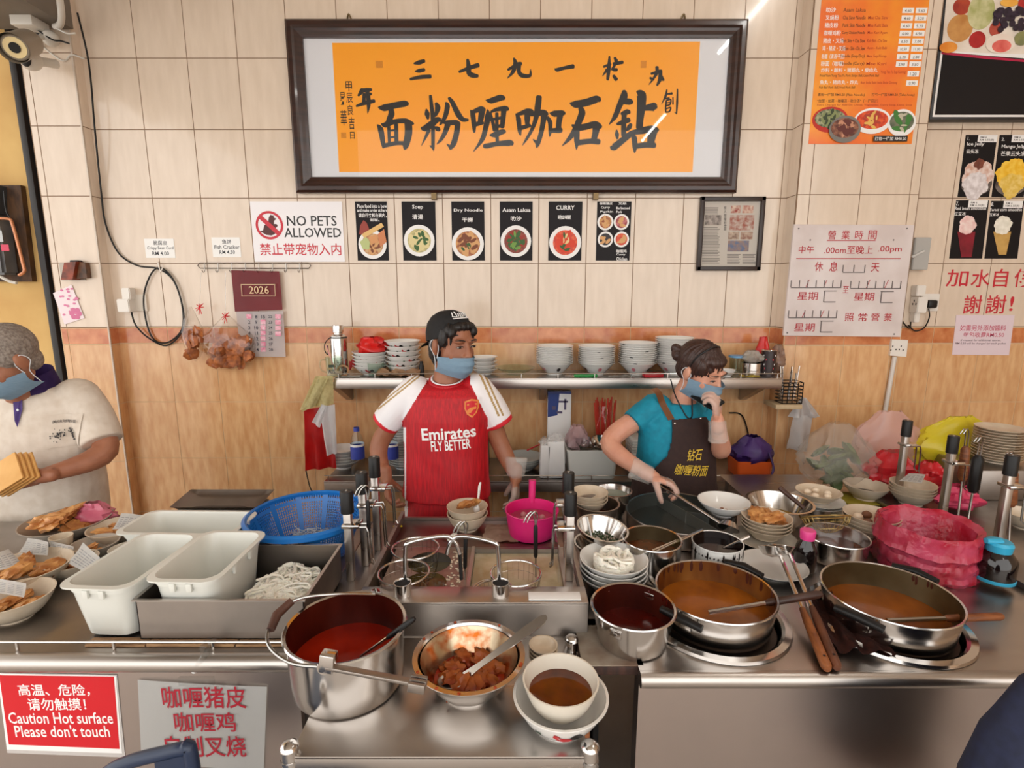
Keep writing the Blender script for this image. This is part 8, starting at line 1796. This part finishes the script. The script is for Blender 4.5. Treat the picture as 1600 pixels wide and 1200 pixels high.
# ---------------------------------------------------------------- old man at the left
def person_old():
    Y0 = 2.06; base = W(72, 760, Y0); base.z = 0
    t = thing('person', 'grey haired old man in cream polo shirt with purple collar holding packets', 'person', base)
    skin = skinmat('skin_tan', C(172, 116, 88), C(150, 94, 68))
    hc = W(9, 562, Y0 - .16); M = head_M(hc, math.radians(-26), math.radians(30), math.radians(4), 1.03)
    b = NB(); head_shapes(b, M)
    limb(b, [W(20, 590, Y0 - .13), W(46, 625, Y0 - .02)], [.054, .066])
    loft([ringp(58, 612, 44, .075, Y0 - .01), ringp(62, 632, 66, .09, Y0), ringp(66, 680, 72, .115, Y0), ringp(70, 740, 74, .13, Y0), ringp(72, 840, 76, .14, Y0)], b)
    hip = W(72, 840, Y0)
    for s in (-1, 1):
        limb(b, [Vector((base.x + s * .09, Y0, hip.z)), Vector((base.x + s * .09, Y0, .44)), Vector((base.x + s * .095, Y0 + .02, .08))], [.095, .06, .04]); limb(b, [Vector((base.x + s * .095, Y0 + .03, .04)), Vector((base.x + s * .10, Y0 - .14, .03))], [.04, .034])
    shR, elR, wrR = W(128, 632, Y0 - .01), W(164, 704, Y0 - .07), W(66, 744, Y0 - .24)
    limb(b, [shR, elR, wrR], [.046, .045, .027], 7); ell(b, elR, (.043, .043, .043))
    MH = hmat(wrR, Vector((-1, -.2, -.12)), Vector((-.1, .9, .45))); hand(b, MH, (.30, .34, .38, .42), 1, (.35, .15))
    shL, elL, wrL = W(-10, 630, Y0 - .02), W(-50, 705, Y0 - .08), W(-28, 750, Y0 - .25)
    limb(b, [shL, elL, wrL], [.046, .043, .027], 7); hand(b, hmat(wrL, Vector((1, -.1, .1)), Vector((.1, .6, 1))), (.4, .45, .5, .55), -1, (.4, .2))
    addme('body', fuse(b, VOX, 3), skin, t)
    b = NB(); loft([ringp(54, 604, 44, .078, Y0 - .015), ringp(60, 616, 76, .105, Y0), ringp(64, 640, 84, .125, Y0), ringp(68, 700, 82, .135, Y0), ringp(72, 760, 84, .15, Y0), ringp(74, 850, 86, .155, Y0)], b)
    hmR, hmL = W(160, 690, Y0 - .055), W(-44, 690, Y0 - .06)
    for a, m_, e in ((W(120, 618, Y0 - .005), W(144, 650, Y0 - .02), hmR), (W(2, 620, Y0 - .005), W(-24, 652, Y0 - .02), hmL)): tube(spline([a, m_, e], 6), [.074 - .004 * i / 12 for i in range(13)], 20, b); ell(b, a, (.074, .074, .068))
    me = fuse(b, .0045, 6); shirt_folds(me, .006, 1.); m_polo = mat('cream_polo', C(222, 210, 196), .8, c2=C(212, 198, 182), scale=30); sh = addme('polo_shirt', me, m_polo, t); bv = bvh_of(me); yf = Y0 - .14
    # collar and placket
    m_col = mat('purple_collar', C(72, 48, 116), .75, c2=C(60, 38, 102), scale=40)
    def col(u, v):
        a = -.25 * PI + u * 1.5 * PI; r = .082 + .018 * v; c = W(44, 598, Y0 - .045)
        return c + Vector((math.cos(a) * r * .95, math.sin(a) * r, .040 - .062 * v + .022 * math.sin(a)))
    obj('collar', sheet(26, 6, col, .003), m_col, sh)
    pts = [(10, 618), (24, 622), (32, 650), (26, 676), (20, 660)]; proj_poly([(8, 622), (20, 616), (30, 640), (27, 668), (22, 658)], bv, yf, m_col, 'placket', sh, .009)
    p = W(22, 642, yf); h = bv.ray_cast(Vector((p.x, yf - .4, p.z)), Vector((0, 1, 0))); bb = NB(); ell(bb, (p.x, (h[0].y if h[0] else yf) - .006, p.z), (.005, .002, .005), sub=2); obj('button', bb, m_loop, sh)
    # pocket with printed motif
    def pk(u, v):
        x = 62 + (112 - 62) * u + 4 * (1 - v); y = 703 - 51 * v + (3 if abs(u - .5) > .45 and v < .1 else 0); p = W(x, y, yf); h = bv.ray_cast(Vector((p.x, yf - .4, p.z)), Vector((0, 1, 0))); return Vector((p.x, (h[0].y if h[0] else yf) - .004, p.z))
    po = obj('pocket', sheet(10, 10, pk), m_polo, sh)
    proj_text('美味咖喱粉面', (71, 660, 106, 665), bv, yf, flat(60, 54, 54), 'pocket_lettering', po, .006, off=.011)
    rnd = random.Random(12); b = NB()
    for cx, cy in ((79, 683), (98, 682)):
        for k in range(40):
            a, q = rnd.uniform(0, 6.3), rnd.uniform(0, 1); p = W(cx + 9 * q * math.cos(a), cy + 12 * q * math.sin(a), yf); h = bv.ray_cast(Vector((p.x, yf - .4, p.z)), Vector((0, 1, 0)))
            if h[0]: ell(b, (p.x, h[0].y - .012, p.z), (rnd.uniform(.002, .006), .0006, rnd.uniform(.001, .003)), rotm(0, rnd.uniform(0, 3), 0), sub=1)
    obj('pocket_motif', b, flat(40, 38, 40), po)['kind'] = 'stuff'
    # trousers
    b = NB(); loft([ringp(72, 835, 80, .145, Y0), ringp(72, 880, 82, .145, Y0)], b)
    for s in (-1, 1): limb(b, [Vector((base.x + s * .09, Y0, .70)), Vector((base.x + s * .09, Y0, .44)), Vector((base.x + s * .095, Y0 + .02, .10))], [.115, .08, .065])
    addme('trousers', fuse(b, .008, 4), mat('dark_trousers', C(60, 58, 66), .9), t)
    m_hair = mat('grey_hair', C(156, 146, 136), .7, c2=C(120, 108, 100), scale=120, bump=.5)
    b = NB(); ell(b, (0, .020, .034), (.079, .096, .090)); ell(b, (0, .050, -.03), (.056, .046, .05))
    for s in (-1, 1): ell(b, (s * .068, .004, .026), (.010, .036, .034))
    xf(b, M); me = fuse(b, .004, 2); strandy(me, M, .002, 2.); addme('hair', me, m_hair, t)
    eyes(t, M, .15); brows(t, M, m_hair); mask(t, M, -.035)
    # packets in the hand
    m_env = mat('yellow_envelope', C(228, 176, 104), .6, c2=C(216, 160, 86), scale=12)
    pc = W(14, 742, Y0 - .30)
    for k in range(4):
        o = thing('paper_packet', 'yellow paper packet in the hand of the old man, ' + ('front one', 'second one', 'third one', 'rearmost one')[k], 'packet', pc + Vector((-.02 + .006 * k, .014 * k, -.004 * k)), 0, 'yellow packets in hand'); b = NB(); box(b, .13, .008, .105, (0, 0, 0), .002, rotm(-.5, -.55, .15)); obj('packet_body', b, m_env, o)
    return t
person_old()
